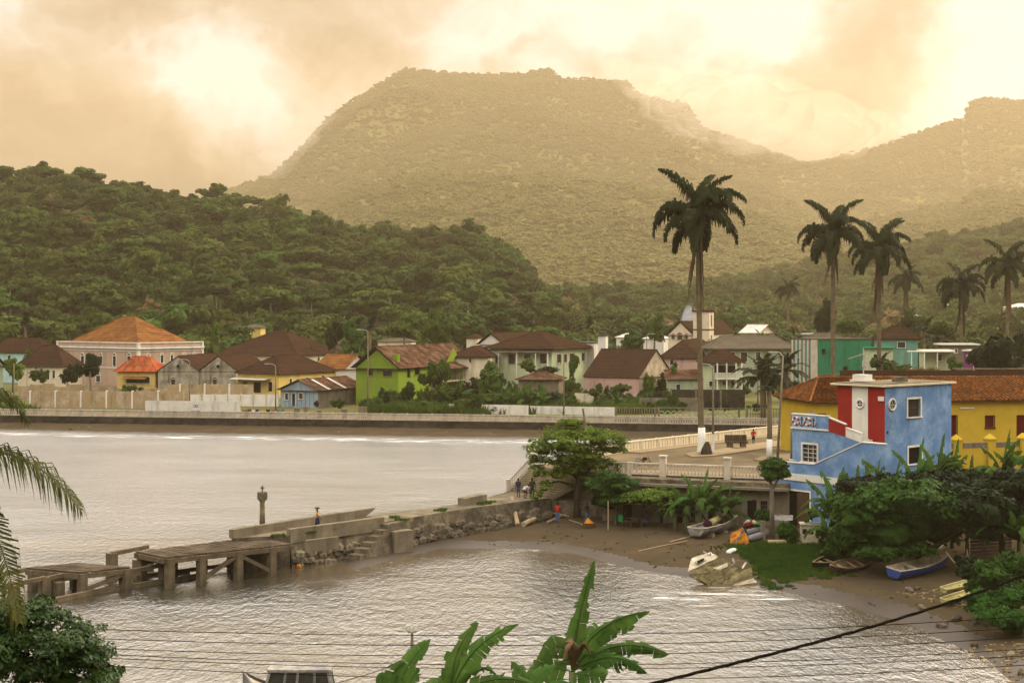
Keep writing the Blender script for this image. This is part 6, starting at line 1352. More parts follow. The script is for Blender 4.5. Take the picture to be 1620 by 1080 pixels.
tv = [  # name, label, px, ybase, d, width px, ytop, variant, material
 ('tree', 'pale green feathery tree at the far left beside the pale blue house', 20, 608, 268, 44, 566, 0, 'leaf_shore'),
 ('bush', 'round green bush in front of the cream low hall', 62, 606, 270, 32, 582, 1, 'leaf_town'),
 ('tree', 'dark round tree in front of the pink palace', 106, 612, 268, 44, 575, 0, 'leaf_dark'),
 ('tree', 'tall dark tree with drooping branches before the palace windows', 143, 622, 256, 46, 553, 5, 'leaf_dark'),
 ('bush', 'dark bush in front of the red roofed shop', 207, 622, 252, 34, 603, 2, 'leaf_town'),
 ('bush', 'small green bush at the left end above the sea wall', 14, 640, 244, 40, 622, 3, 'leaf_town'),
 ('bush', 'bush at the right corner of the blue shack', 535, 646, 238, 26, 630, 1, 'leaf_town'), ('bush', 'dark small bush before the blue shack wall', 500, 645, 237, 12, 632, 3, 'leaf_dark'),
 ('bush', 'leafy bush beneath the lime house window', 590, 650, 236, 46, 620, 2, 'leaf_town'), ('bush', 'low bright bush right of the tall lamp post', 625, 652, 234, 50, 634, 1, 'grass'),
 ('tree', 'small leafy tree against the lime house corner', 650, 640, 240, 34, 603, 0, 'leaf_town'), ('tree', 'slender papaya tree in front of the lime house balcony', 684, 640, 238, 42, 566, 5, 'leaf_town'),
 ('tree', 'feathery tree right beside the lime house gable', 700, 640, 240, 30, 562, 1, 'leaf_town'), ('bush', 'dense bush along the foot of the lime house', 705, 640, 238, 62, 606, 3, 'leaf_town'),
 ('tree', 'large dark green tree between the lime house and the veranda house', 768, 636, 242, 66, 570, 0, 'leaf_town'), ('tree', 'broad dark tree behind the long white wall', 745, 636, 246, 44, 586, 3, 'leaf_dark'),
 ('bush', 'thick bush behind the middle of the white wall', 790, 642, 236, 60, 612, 2, 'leaf_town'), ('bush', 'pale grassy bush at the left part of the white wall', 665, 652, 234, 50, 630, 1, 'grass'),
 ('bush', 'round bush under the veranda house windows', 836, 590, 262, 34, 566, 1, 'leaf_town'), ('bush', 'long hedge on the terrace of the veranda house', 870, 592, 260, 60, 578, 3, 'leaf_dark'),
 ('tree', 'thin tree growing at the corner of the veranda house', 907, 604, 258, 24, 560, 0, 'leaf_town'), ('tree', 'dark leafy tree left of the stone house', 910, 640, 246, 40, 596, 7 - 7, 'leaf_town'),
 ('bush', 'dark bush below the tin hut', 870, 645, 240, 56, 610, 2, 'leaf_dark'), ('bush', 'green bush beside the street lamp left of the stone house', 898, 650, 234, 40, 628, 1, 'leaf_town'),
 ('tree', 'papaya tree before the rose stone wall', 946, 640, 240, 24, 603, 5, 'leaf_town'), ('tree', 'leafy dark tree before the corner of the stone house', 984, 640, 240, 32, 604, 1, 'leaf_town'),
 ('bush', 'wide green bush at the foot of the stone house', 962, 646, 236, 60, 626, 2, 'leaf_town'), ('bush', 'low bush right of the stone house door', 1048, 646, 234, 24, 630, 1, 'leaf_town'), ('bush', 'low bush left of the tall palm trunk', 1078, 647, 233, 36, 634, 3, 'leaf_town'),
 ('bush', 'clipped round bush right of the tall palm trunk', 1127, 650, 231, 24, 632, 1, 'leaf_dark'), ('bush', 'second clipped bush right of the tall palm, nearer the lamp post', 1148, 650, 231, 20, 634, 3, 'leaf_dark'), ('bush', 'dark hedge bush under the fan palms', 1200, 650, 230, 34, 634, 2, 'leaf_dark'),
 ('bush', 'green undergrowth at the foot of the teal building', 1280, 618, 214, 60, 596, 2, 'leaf_town'), ('bush', 'low scrub between the teal building and the ochre roof', 1330, 612, 205, 60, 588, 3, 'leaf_town'), ('tree', 'palm like bushy tree before the mint house', 1388, 600, 200, 36, 562, 5, 'leaf_town'),
 ('bush', 'bushes below the turquoise house', 1420, 604, 200, 60, 568, 3, 'leaf_town'), ('bush', 'dark red brown shrub behind the ochre roof ridge', 1462, 602, 185, 56, 572, 2, 'leaf_forest_dry'), ('tree', 'papaya tree before the purple house', 1508, 600, 190, 28, 560, 5, 'leaf_town'),
 ('tree', 'huge black green tree behind the ochre roof at the right edge', 1592, 610, 185, 120, 528, 0, 'leaf_dark'), ('tree', 'dark tree at the right edge rising above the others', 1618, 600, 195, 70, 498, 3, 'leaf_dark'), ('tree', 'dark tree between the purple house and the right edge', 1555, 606, 188, 60, 545, 1, 'leaf_dark'),
 ('tree', 'dark rounded tree between two royal palms on the right', 1312, 545, 300, 50, 472, 0, 'leaf_dark'), ('tree', 'leafy tree behind the teal building roof', 1345, 552, 290, 60, 498, 1, 'leaf_town'), ('tree', 'tree above the turquoise house roof', 1440, 545, 300, 60, 492, 4, 'leaf_town'),
 ('tree', 'tree behind the white canopy house', 1490, 560, 270, 50, 505, 1, 'leaf_town'), ('tree', 'tree left of the bell tower', 1035, 545, 345, 40, 500, 4, 'leaf_town'), ('tree', 'leafy tree between the white block and the church', 995, 560, 300, 50, 520, 0, 'leaf_town'), ('bush', 'bushes in front of the white block', 980, 575, 290, 60, 548, 2, 'leaf_town'),
 ('tree', 'tree behind the orange roofed house', 560, 565, 300, 50, 512, 4, 'leaf_town'), ('tree', 'dark tree right of the big brown roof', 530, 562, 302, 46, 508, 0, 'leaf_dark'), ('tree', 'tree rising behind the lime house roof', 640, 560, 300, 56, 505, 1, 'leaf_town'), ('tree', 'broad tree behind the brown roofed annex', 700, 560, 300, 70, 490, 7, 'leaf_town'), ('tree', 'tall yellowish tree right of the pink palace', 340, 560, 300, 26, 526, 2, 'leaf_shore'),
]
for name, lb, px, yb_, d, wp, yt, v, mm in tv:
    tr = name == 'tree'; plant(name, lb, px, yb_, d, wp, yt, v if tr else 0, mm, cat=name, trunk=tr, me=None if tr and v != 7 else DENSE[v % 4])
# loose trees and shrubs filling the gardens between the far houses
rg = np.random.RandomState(77); hs_ = [(o.location.x, o.location.y) for o in COL.objects if o.type == 'EMPTY' and o.get('category') in ('house', 'hall', 'building', 'church', 'palace', 'warehouse')]
k = 0
while k < 130:
    px, d = rg.uniform(-10, 1640), rg.uniform(256, 338); x = xat(px, d)
    if any(abs(hx + 5 - x) < 9 and abs(hy + 5 - d) < 9 for hx, hy in hs_) or (px < 560 and d < 312): continue
    z = ground_z(x, d); hgt = rg.uniform(3.5, 7.5) if d < 300 else rg.uniform(6, 10); mi = rg.randint(4); plant('tree', ('low ' if hgt < 5 else 'tall ' if hgt > 7.5 else '') + ['green', 'leafy', 'dark', 'pale green'][mi] + ' garden tree ' + near_house(x, d), px, 0, d, rg.uniform(22, 42), HY - (z + hgt - H) * F / d, rg.randint(0, 7), ['leaf_town', 'leaf_town', 'leaf_dark', 'leaf_shore'][mi], z0=z, group='garden trees in the far town', me=DENSE[rg.randint(4)]); k += 1
k = 0; rg = np.random.RandomState(5)
while k < 115:
    px, d = rg.uniform(575, 1065), rg.uniform(233, 262); x = xat(px, d)
    if d - wall_y(x) < 4 or any(hx - 4 < x < hx + 14 and abs(hy + 4 - d) < 8 for hx, hy in hs_): continue
    z = ground_z(x, d); h = rg.uniform(1.2, 4.2); mi = rg.randint(4); plant('bush', ('low ' if h < 2 else 'high ' if h > 3.4 else '') + ['green', 'dark', 'leafy', 'bright'][mi] + ' bush ' + near_house(x, d), px, 0, d, rg.uniform(16, 40), HY - (z + h - H) * F / d, 0, ['leaf_town', 'leaf_dark', 'leaf_town', 'grass'][mi], z0=z, group='overgrown bushes behind the promenade', me=DENSE[rg.randint(4)], cat='bush', trunk=False); k += 1
# rough grass along the far promenade
def stuff_grass(name, label, pts, me_list, m, smin, smax):
    """merge tufts at pts into one mesh"""
    VV, QQ, off = [], [], 0; rg = np.random.RandomState(len(pts))
    for i, (x, y, z) in enumerate(pts):
        me = me_list[i % len(me_list)]; n = len(me.vertices); V = np.empty(n * 3, np.float32); me.vertices.foreach_get('co', V); V = V.reshape(-1, 3) * rg.uniform(smin, smax)
        a = rg.uniform(0, 6.28); c, s = math.cos(a), math.sin(a); V = np.stack([V[:, 0] * c - V[:, 1] * s, V[:, 0] * s + V[:, 1] * c, V[:, 2]], 1) + (x, y, z); VV.append(V); QQ.append(np.arange(n).reshape(-1, 4) + off); off += n
    me = np_mesh(name, np.concatenate(VV), np.concatenate(QQ), M[m]); o = link(name, me, kind='stuff'); o['label'] = label; return o
rg = np.random.RandomState(9); tall = [tuft_mesh('grass', M['grass'], 70, .6, .9, 40 + i, w=.06) for i in range(3)]
pts = []
for i in range(420):
    px = rg.choice([rg.uniform(580, 690), rg.uniform(690, 900), rg.uniform(885, 1060), rg.uniform(0, 60)], p=[.45, .25, .25, .05]); d = rg.uniform(231, 243); x = xat(px, d)
    if d - wall_y(x) > 4: pts.append((x, d, ground_z(x, d) - .05))
stuff_grass('tall_grass', 'tall bright grass growing behind the long white wall and lime house', pts, tall, 'grass', 1.2, 2.2)

# ------------------------------------------------------------------ palms
def frond_mesh(name, m, curve, n, ll, grav=.5, width=.05, seed=0, plume=0.0, rachis=.035, profile=None, twosided=True, nr=None):
    """curve: list of points; leaflets of length ll set along both sides"""
    rg = np.random.RandomState(seed); C_ = np.array([tuple(p) for p in curve], float); k = len(C_); mb = MB()
    seg = np.linalg.norm(np.diff(C_, axis=0), axis=1); cum = np.concatenate([[0], np.cumsum(seg)]); Lc = cum[-1]
    def at(t):
        s = t * Lc; i = min(np.searchsorted(cum, s, 'right') - 1, k - 2); f = (s - cum[i]) / seg[i]; return C_[i] * (1 - f) + C_[i + 1] * f, (C_[i + 1] - C_[i]) / seg[i]
    mb.tube([at(t)[0] for t in np.linspace(0, 1, 10)], [rachis * (1 - .85 * t) for t in np.linspace(0, 1, 10)], 4, cap=False)
    up = np.array([0, 0, 1.0]); 
    for i in range(n):
        t = .10 + .90 * (i + .5) / n; p, d = at(min(t, .999)); side = np.cross(d, up); ns = np.linalg.norm(side)
        side = side / ns if ns > .15 else np.array([0, 1.0, 0]); upn = np.cross(side, d)
        pr = profile(t) if profile else (min(1, t * 5) * (1 - .75 * max(0, t - .45) / .55))
        for sg in (-1, 1):
            L_ = ll * pr * rg.uniform(.8, 1.15); v = side * sg * 1.0 + d * .55 + upn * (rg.uniform(-.1, .25) + plume * rg.uniform(-1, 1)); v /= np.linalg.norm(v)
            v2 = v * (1 - grav) + np.array([0, 0, -1]) * grav; v2 /= np.linalg.norm(v2)
            a = p; b = p + v * L_ * .42; c = b + v2 * L_ * .58; w_ = np.cross(v, upn); w_ = w_ / (np.linalg.norm(w_) + 1e-9) * width * rg.uniform(.7, 1.2)
            st = len(mb.v); mb.v += [tuple(a - w_ * .5), tuple(a + w_ * .5), tuple(b + w_), tuple(b - w_), tuple(c)]; mb.f += [(st, st + 1, st + 2, st + 3), (st + 3, st + 2, st + 4)]
    return mb.me(name, m)
def arc(el0, L_, drop, n=9, side=0):
    """curve in the xz plane leaving at elevation el0 (degrees) and bending down by drop degrees"""
    p = np.zeros(3); out = [tuple(p)]
    for i in range(n):
        e = R(el0 - drop * ((i + .5) / n) ** 1.3); p = p + np.array([math.cos(e), side * i / n * .2, math.sin(e)]) * L_ / n; out.append(tuple(p))
    return out
ROYAL = [frond_mesh('frond', M['palm'], arc(e, 1, dr), 70, .27, .75, .021, s, plume=.6, rachis=.012) for s, (e, dr) in enumerate(((82, 75), (66, 122), (48, 140), (30, 130), (8, 105), (-12, 70)))]
DEADF = [frond_mesh('dead_frond', M['dead_leaf'], [(0, 0, 0), (.06, 0, -.1), (.09, 0, -.5), (.13 + .1 * s, 0, -1)], 34, .16, .9, .03, 60 + s, rachis=.012) for s in range(2)]
def royal_palm(label, px, ycrown, ytop, ybase, d, rpx, trunk_px, zb=None, dead=2, seed=0, white=False, lean=0, nf=15, deadlen=1.0, group='tall royal palms above the town'):
    s = F / d; zb = zat(ybase, d) if zb is None else zb; zc = zat(ycrown, d); x = xat(px, d); r = rpx / s; rt = trunk_px * .4 / s; rg = random.Random(seed); h = zc - zb
    root = empty('royal_palm', (x, d, zb), 0, label=label, cat='palm tree', group=group)
    rel_ = (zat(ytop, d) - zc)
    pts = [(lean * t, .1 * math.sin(3 * t), h * t * .93) for t in (-.02, .0, .03, .1, .3, .5, .7, .85, 1)]; rr_ = [rt * q for q in (1.7, 1.6, 1.3, 1.12, .95, .95, 1.0, .85, .62)]
    MB().tube(pts, rr_, 12).build('trunk', M['palm_trunk'], root, smooth=True)
    if white: MB().tube([(0, 0, -.02), (0, 0, .3), (0, 0, 1.3), (0, 0, 2.55)], [rt * 1.72, rt * 1.66, rt * 1.42, rt * 1.25], 12).build('whitewashed_base', M['whitewash'], root, smooth=True)
    MB().tube([(lean * .98, 0, h * .925), (lean, 0, h * .95), (lean, 0, h * 1.0), (lean, 0, h + .4)], [rt * .75, rt * .8, rt * .55, rt * .2], 10).build('crownshaft', M['crownshaft'], root, smooth=True)
    Lf = r * 1.25
    nf += 3
    for i in range(nf):
        k = (0, 0, 1, 1, 2, 1, 2, 3, 2, 3, 3, 4, 4, 4, 5, 5)[i % 16]; link('frond', ROYAL[k], root, loc=(lean, 0, h), rot=(rg.uniform(-.1, .1), 0, i * 2.4 + rg.uniform(-.3, .3)), sc=Lf * rg.uniform(.85, 1.08))
    for i in range(dead): link('dead_frond', DEADF[i % 2], root, loc=(lean, 0, h * .985), rot=(0, 0, (rg.uniform(-.6, .3) if i % 2 == 0 else rg.uniform(2.8, 3.6)) if i < 3 else rg.uniform(0, 6)), sc=(Lf * .8, Lf * .8, Lf * deadlen * rg.uniform(.7, 1.2)))
    m = MB(); rg2 = np.random.RandomState(seed)
    for i in range(60): a = rg2.uniform(0, 6.28); q = rg2.uniform(.1, .34) * r; m.beam((lean, 0, h * .965), (lean + q * math.cos(a), q * math.sin(a), h * .965 - rg2.uniform(.0, .30) * r), .05, .03)
    m.build('flower_stalks', M['dead_leaf'], root); return root
p = TG(1111, 719)
royal_palm('tallest royal palm with whitewashed base on the traffic island', 1110, 340, 262, 719, p.y, 76, 11, zb=p.z + .1, dead=4, seed=3, white=True, lean=-.35, nf=16, deadlen=1.3)
MB().tube([(0, 0, 0), (0, 0, .5), (.1, 0, 1.2)], [.62, .5, .15], 8).build('stump_patch', M['bark_dark'], None, loc=(p.x + .35, p.y - .35, p.z + .1), label='dark charred hollow at the foot of the tallest palm', cat='tree stump')
royal_palm('second tall royal palm, its dead frond hanging right, left of its close neighbour', 1318, 372, 313, 606, 190, 62, 9, zb=3, dead=3, seed=5, deadlen=1.25, nf=15)
royal_palm('tall royal palm with brown skirt of dead fronds, nearest the mint house', 1391, 396, 333, 590, 200, 56, 9, zb=3, dead=6, seed=6, deadlen=1.2, nf=15)
royal_palm('small distant royal palm before the turquoise house roof', 1433, 442, 411, 560, 335, 30, 6, zb=4, dead=6, seed=8, deadlen=1.3, nf=13)
royal_palm('royal palm with long brown skirt beside the stone hut', 1521, 452, 401, 598, 255, 44, 7, zb=3, dead=6, seed=9, deadlen=1.4, nf=14)
royal_palm('royal palm partly cut by the right edge of the view', 1594, 420, 378, 560, 250, 46, 7, zb=3, dead=6, seed=10, deadlen=1.2, nf=14)
royal_palm('small far royal palm above the teal building', 1247, 458, 436, 548, 400, 22, 5, zb=4, dead=2, seed=12, nf=12, deadlen=.6)
# bushy palms by the road
FAN = [frond_mesh('frond', M['palm'], arc(e, 1, dr), 34, .24, .35, .02, 90 + s, plume=.2, rachis=.014) for s, (e, dr) in enumerate(((80, 60), (50, 90), (20, 80)))]
def bushy_palm(label, px, ycrown, ybase, d, rpx, trunk_px, zb=None, nf=18, white=False, mm=None, seed=1, name='bushy_palm', group=None):
    s = F / d; zb = zat(ybase, d) if zb is None else zb; h = zat(ycrown, d) - zb; r = rpx / s; rt = trunk_px / 2 / s; rg = random.Random(seed)
    root = empty(name, (xat(px, d), d, zb), 0, label=label, cat='palm tree', group=group)
    MB().tube([(0, 0, -.3), (.05, 0, h * .5), (0, 0, h)], [rt * 1.15, rt, rt * .9], 9).build('trunk', M['palm_trunk'], root, smooth=True)
    if white: MB().tube([(0, 0, 0), (.02, 0, h * .30)], [rt * 1.22, rt * 1.12], 10).build('whitewashed_base', M['whitewash'], root, smooth=True)
    for i in range(nf): link('frond', FAN[(0, 1, 1, 2, 2)[i % 5]], root, loc=(0, 0, h), rot=(0, 0, i * 2.4 + rg.uniform(-.3, .3)), sc=r * 1.2 * rg.uniform(.85, 1.1))
    return root
p = G(1217, 727, TZ); bushy_palm('slim palm with whitewashed base beside the leaning street lamp', 1217, 618, 727, p.y, 24, 8, zb=TZ, nf=12, white=True, seed=4)
bushy_palm('big bushy palm right of the porch house', 1207, 600, 645, 215, 46, 10, zb=2, nf=26, seed=5); bushy_palm('bushy palm with raised fronds before the teal building', 1243, 588, 645, 212, 36, 9, zb=2, nf=22, seed=6)
for i, (px, yc, yb_, d, r, lb) in enumerate(((40, 515, 560, 330, 24, 'coconut palm in the dark trees left of the pink palace'), (585, 522, 565, 318, 26, 'coconut palm with bare trunk behind the orange roof'), (565, 520, 565, 322, 22, 'coconut palm right of the big brown roof'), (1462, 525, 560, 290, 28, 'coconut palm right of the turquoise roof'),
        (1485, 540, 575, 262, 26, 'drooping coconut palm behind the white canopy'), (1395, 575, 600, 196, 20, 'small palm in front of the mint house'), (930, 520, 560, 340, 22, 'coconut palm behind the white tower'), (690, 610, 640, 240, 18, 'small palm at the foot of the lime house balcony'), (1068, 522, 555, 350, 16, 'small coconut palm left of the church'))):
    bushy_palm(lb, px, yc, yb_, d, r, 4, zb=min(zat(yb_, d), 5), nf=14, seed=20 + i, name='coconut_palm')

# ------------------------------------------------------------------ bananas
def banana_leaf(name, m, curve, width, nseg=16, tear=.35, droop=.5, seed=0, nrm_hint=(0, 0, 1)):
    rg = np.random.RandomState(seed); C_ = np.array([tuple(p) for p in curve], float); seg = np.linalg.norm(np.diff(C_, axis=0), axis=1); cum = np.concatenate([[0], np.cumsum(seg)]); Lc = cum[-1]; mb = MB()
    def at(t):
        s = min(t, .9999) * Lc; i = min(np.searchsorted(cum, s, 'right') - 1, len(seg) - 1); f = (s - cum[i]) / seg[i]; return C_[i] * (1 - f) + C_[i + 1] * f, (C_[i + 1] - C_[i]) / seg[i]
    mb.tube([at(t)[0] for t in np.linspace(0, 1, 9)], [Lc * .012 * (1 - .8 * t) for t in np.linspace(0, 1, 9)], 5, cap=False)
    hint = np.array(nrm_hint, float); wf = lambda t: width * (max(0.0, math.sin(math.pi * min(max((t - .06) / .94, 0), 1) ** .62)) ** .55)
    for sg in (-1, 1):
        t = .10
        while t < .995:
            dt = rg.choice([.5, 1, 1.8, 3]) * rg.uniform(.7, 1.3) / nseg; dt = min(dt, 1.0 - t); e = rg.uniform(.55, 1) if rg.rand() < tear else 1; sag = droop * rg.uniform(.5, 1.5) + (rg.uniform(0, .7) if rg.rand() < tear else 0)
            rows = []
            for tt in (t, t + dt * .985):
                p, d = at(tt); side = np.cross(d, hint); side /= (np.linalg.norm(side) + 1e-9); up = np.cross(side, d); w = wf(tt) * (e if tt > t else e)
                q = [p]
                for j in range(1, 4):
                    f = j / 3; v = side * sg * math.cos(sag * f) - up * math.sin(sag * f) + d * .18; q.append(p + v * w * f + np.array([0, 0, -1]) * w * .12 * f * f * (1 + sag))
                rows.append(q)
            if e < 1: rows[1][3] = rows[1][3] * .5 + rows[1][2] * .5
            for j in range(3): mb.quad(rows[0][j], rows[1][j], rows[1][j + 1], rows[0][j + 1])
            t += dt
    return mb.me(name, m, True)
BAN = [banana_leaf('leaf', M['banana'], arc(e, 1, dr, 8), .155, 14, .35, .35, s) for s, (e, dr) in enumerate(((85, 12), (78, 55), (66, 95), (52, 120), (35, 125), (70, 75), (15, 95)))]
BAN.append(banana_leaf('dead_leaf', M['dead_leaf'], arc(-30, .8, 60, 6), .07, 10, .8, 1.0, 33))
def banana(label, px, ybase, ytop, d, zb=None, nl=9, seed=0, group='banana plants', lean=0, spread=1.0):
    """banana plant whose leaves reach ytop"""
    zb = zat(ybase, d) if zb is None else zb; H_ = zat(ytop, d) - zb; L_ = min(3.0, H_ * .58) * spread; hs = max(H_ - L_ * .92, .6); rg = random.Random(seed)
    root = empty('banana_plant', (xat(px, d), d, zb), 0, label=label, cat='banana plant', group=group)
    MB().tube([(0, 0, -.3), (lean * .5, 0, hs * .5), (lean, 0, hs + .1)], [.15, .12, .07], 8).build('stem', M['crownshaft'], root, smooth=True)
    for i in range(nl):
        k = (0, 1, 5, 2, 3, 2, 4, 3, 6, 4, 1, 7)[i % 12]; link('leaf' if k < 7 else 'dead_leaf', BAN[k], root, loc=(lean, 0, hs), rot=(rg.uniform(-.12, .12), 0, i * 2.4 + rg.uniform(-.5, .5)), sc=L_ * rg.uniform(.8, 1.12))
    return root
BL = [('tallest banana plant in front of the beach building', 1108, 838, 738, 114.5), ('banana plant left of the tall one by the beach building', 1085, 832, 758, 115), ('banana plant with arching leaves right of the tall one by the beach building', 1132, 836, 755, 114.5), ('short banana plant nearest the grey skiff', 1150, 836, 765, 115.2), ('low banana plant left of the group by the beach building', 1068, 830, 772, 115.5),
      ('banana plant reaching over the blue house doorway', 1316, 850, 755, 107), ('banana plant against the blue stair wall', 1322, 850, 738, 107.5), ('short banana plant at the left foot of the dark canopy', 1312, 858, 788, 104), ('banana plant before the blue tower corner', 1352, 850, 728, 106), ('banana plant with upright leaf beneath the round window', 1382, 850, 716, 106), ('banana plant under the lower square window', 1412, 850, 722, 105),
      ('banana plant at the right corner of the blue tower', 1448, 850, 702, 106), ('banana plant with broad upright leaf before the first yellow pillar', 1482, 850, 690, 106), ('banana plant with bright leaf before the yellow wall', 1506, 850, 700, 105), ('banana plant with drooping leaves below the yellow wall', 1530, 850, 724, 103), ('tall banana plant with dark upright leaf beside the second yellow pillar', 1585, 850, 684, 104), ('banana plant at the right edge before the yellow wall', 1612, 850, 706, 103), ('banana plant low at the right edge', 1616, 880, 770, 93), ('banana plant half hidden in the dark canopy', 1455, 850, 742, 101), ('broad leaved banana plant above the shack roof', 1556, 850, 742, 100)]
for i, (lb, px, yb_, yt, d) in enumerate(BL): x_ = xat(px, d); banana(lb, px, yb_, yt, d, zb=min(bz(x_, d), 4.2), nl=(12 if i < 5 else 11), seed=i, spread=1.15)
for i, (lb, px, yb_, yt, d) in enumerate((('banana plant behind the white wall near the tin hut', 832, 650, 600, 236), ('leafy banana plant left of the street lamp on the promenade', 812, 650, 612, 236), ('banana plant at the right of the veranda hedge', 852, 648, 606, 236), ('banana plant beneath the lime house balcony', 722, 645, 596, 240), ('small banana plant beside the big dark tree', 790, 648, 608, 236), ('banana plant close to the stone gable bushes', 975, 646, 618, 236), ('banana plant beyond the grey hip roof', 1205, 540, 520, 330))):
    banana(lb, px, yb_, yt, d, nl=11, seed=50 + i, spread=1.6)

# ------------------------------------------------------------------ shore trees
def px_tree(name, label, d, base, lobes, n, size, m, limbs, core=.5, trunk_r=.3, dd=1.6, seed=1, barkm='bark_dark', tilt=.5, flat=.3, zb=None, aspect=.5):
    s = F / d; bx, by = base; zb = zat(by, d) if zb is None else zb; x0 = xat(bx, d); root = empty(name, (x0, d, zb), 0, label=label, cat='tree'); rg = np.random.RandomState(seed); L_ = []
    for px, py, rx, ry in lobes:
        for k in range(2): L_.append(((px - bx) / s + rg.uniform(-.3, .3), rg.uniform(-dd, dd), zat(py, d) - zb + rg.uniform(-.15, .15), rx / s, max(rx / s * .9, .5), ry / s))
    link('crown', crown_mesh('crown', M[m], L_, n, size, seed, core=core, flat=flat, tilt=tilt, aspect=aspect), root)
    t = MB()
    for lm in limbs: t.tube([((a - bx) / s, dy, zat(b, d) - zb) for a, b, dy, r_ in lm], [q[3] for q in lm], 8)
    t.build('trunk', M[barkm], root, smooth=True); return root
p = B(913, 818)
px_tree('shore_tree', 'spreading bright green tree growing beside the wide stairs', p.y, (913, 818), [(905, 690, 42, 18), (948, 694, 36, 16), (880, 702, 34, 15), (968, 710, 24, 13), (860, 715, 28, 14), (918, 716, 42, 17), (846, 728, 14, 10), (880, 730, 28, 12), (955, 735, 26, 11), (848, 750, 14, 14), (880, 752, 22, 10), (925, 742, 24, 10), (866, 768, 14, 9), (852, 782, 10, 8), (975, 745, 16, 9), (900, 672, 22, 6), (985, 700, 12, 8), (842, 704, 10, 5), (903, 742, 26, 13), (942, 758, 22, 10), (965, 752, 18, 9), (925, 728, 36, 12)], 13000, .15, 'leaf_shore',
        [[(913, 825, 0, .34), (912, 800, 0, .25), (914, 765, 0, .22), (918, 735, .1, .2), (915, 700, 0, .12)], [(915, 765, 0, .2), (938, 735, .5, .14), (960, 712, .8, .06)], [(914, 755, 0, .2), (890, 735, -.5, .13), (862, 722, -.8, .05)], [(917, 740, 0, .18), (945, 712, -.6, .1), (970, 705, -.9, .05)], [(913, 770, 0, .15), (885, 762, .6, .08), (855, 768, .8, .04)], [(918, 735, 0, .2), (905, 705, .8, .1), (885, 690, 1.2, .05)]], core=.35, dd=1.8, seed=3, zb=p.z)
m_ = MB().tube([(0, 0, 0), (-.15, 0, 1.1), (-.45, 0, 2.4)], [.09, .08, .05], 6)
px_tree('shore_tree', 'dark leafy tree on a thin pale trunk left of the beach building', 119, (974, 838), [(960, 780, 28, 14), (985, 768, 24, 14), (975, 792, 26, 10), (945, 768, 18, 12), (1003, 785, 18, 10), (962, 755, 16, 10)], 5200, .13, 'leaf_bush', [[(974, 840, 0, .10), (974, 815, 0, .08), (975, 785, 0, .06)]], core=.6, seed=5, zb=.7, barkm='bark')
px_tree('shore_tree', 'low bright green tree spreading before the white wall panel', 117.5, (1012, 836), [(1018, 785, 30, 9), (1042, 782, 26, 9), (1005, 792, 20, 8), (1065, 790, 20, 8), (1030, 795, 24, 7)], 4600, .13, 'leaf_shore', [[(1012, 838, 0, .12), (1014, 810, 0, .1), (1020, 788, .1, .06)], [(1016, 802, 0, .06), (1040, 790, 0, .04)]], core=.45, seed=6, zb=.7)
p = G(1224, 850, .9)
px_tree('topiary_tree', 'clipped round tree on a forked pale trunk before the blue house', p.y, (1222, 852), [(1225, 742, 21, 15), (1218, 752, 15, 11), (1235, 748, 14, 13), (1225, 735, 16, 8)], 5200, .12, 'leaf_bush', [[(1222, 855, 0, .20), (1221, 800, 0, .17), (1221, 770, 0, .16), (1216, 750, 0, .08)], [(1221, 775, 0, .12), (1232, 757, .1, .06)]], core=.62, dd=.4, seed=7, zb=.9, barkm='bark')
# big dark canopy at the right
px_tree('dark_canopy_tree', 'broad dark leafed tree overhanging the canoes on the right beach', 98, (1446, 932), [(1346, 812, 30, 24), (1370, 800, 40, 26), (1420, 790, 44, 24), (1470, 790, 40, 24), (1362, 850, 36, 24), (1400, 840, 46, 30), (1450, 835, 46, 30), (1338, 862, 20, 14), (1500, 810, 34, 26), (1385, 870, 36, 12), (1500, 845, 36, 26), (1440, 865, 30, 10)], 15000, .23, 'leaf_bush', [[(1449, 942, 0, .30), (1447, 905, 0, .22), (1440, 870, .2, .2), (1430, 840, .2, .12)], [(1440, 880, .1, .16), (1400, 860, .4, .1), (1360, 850, .5, .05)], [(1445, 885, 0, .14), (1480, 860, -.4, .1), (1510, 840, -.6, .05)]], core=.70, dd=2.6, seed=9, tilt=.85, zb=1.2)
px_tree('dark_canopy_tree', 'dark tree mass over the plank shack at the right edge', 95, (1585, 900), [(1540, 805, 40, 30), (1590, 800, 40, 34), (1625, 830, 40, 40), (1560, 840, 40, 22), (1610, 770, 36, 24), (1650, 800, 40, 50)], 11000, .23, 'leaf_dark', [[(1585, 905, 0, .26), (1585, 860, 0, .2), (1580, 820, 0, .1)]], core=.74, dd=2.6, seed=10, zb=2.2)
def bush_at(label, px, py, rx, ry, d, m='leaf_bush', n=3800, seed=1, size=.19, core=.62, dd=.8, name='bush'):
    s = F / d; x = xat(px, d); zc = zat(py, d); rg = np.random.RandomState(seed); L_ = [(rg.uniform(-.55, .55) * rx / s, rg.uniform(-dd, dd), rg.uniform(-.4, .5) * ry / s, rx / s * rg.uniform(.35, .6), rx / s * .5, ry / s * rg.uniform(.45, .7)) for _ in range(7)]
    return link(name, crown_mesh(name, M[m], L_, n, size, seed, core=core, tilt=.85), None, loc=(x, d, zc), label=label, cat='bush')
bush_at('leafy bush at the lower right corner of the beach', 1590, 925, 60, 42, 84, 'leaf_bush', 8000, 21); bush_at('dark bush spilling over the stones at the right edge', 1600, 985, 50, 26, 79, 'leaf_bush', 6000, 22); bush_at('leafy bush on the bank between the pale hulls and the right edge', 1575, 955, 46, 26, 82, 'leaf_bush', 6000, 32); bush_at('dark bush under the poles near the plank shack', 1545, 905, 34, 24, 86, 'leaf_dark', 4000, 23)
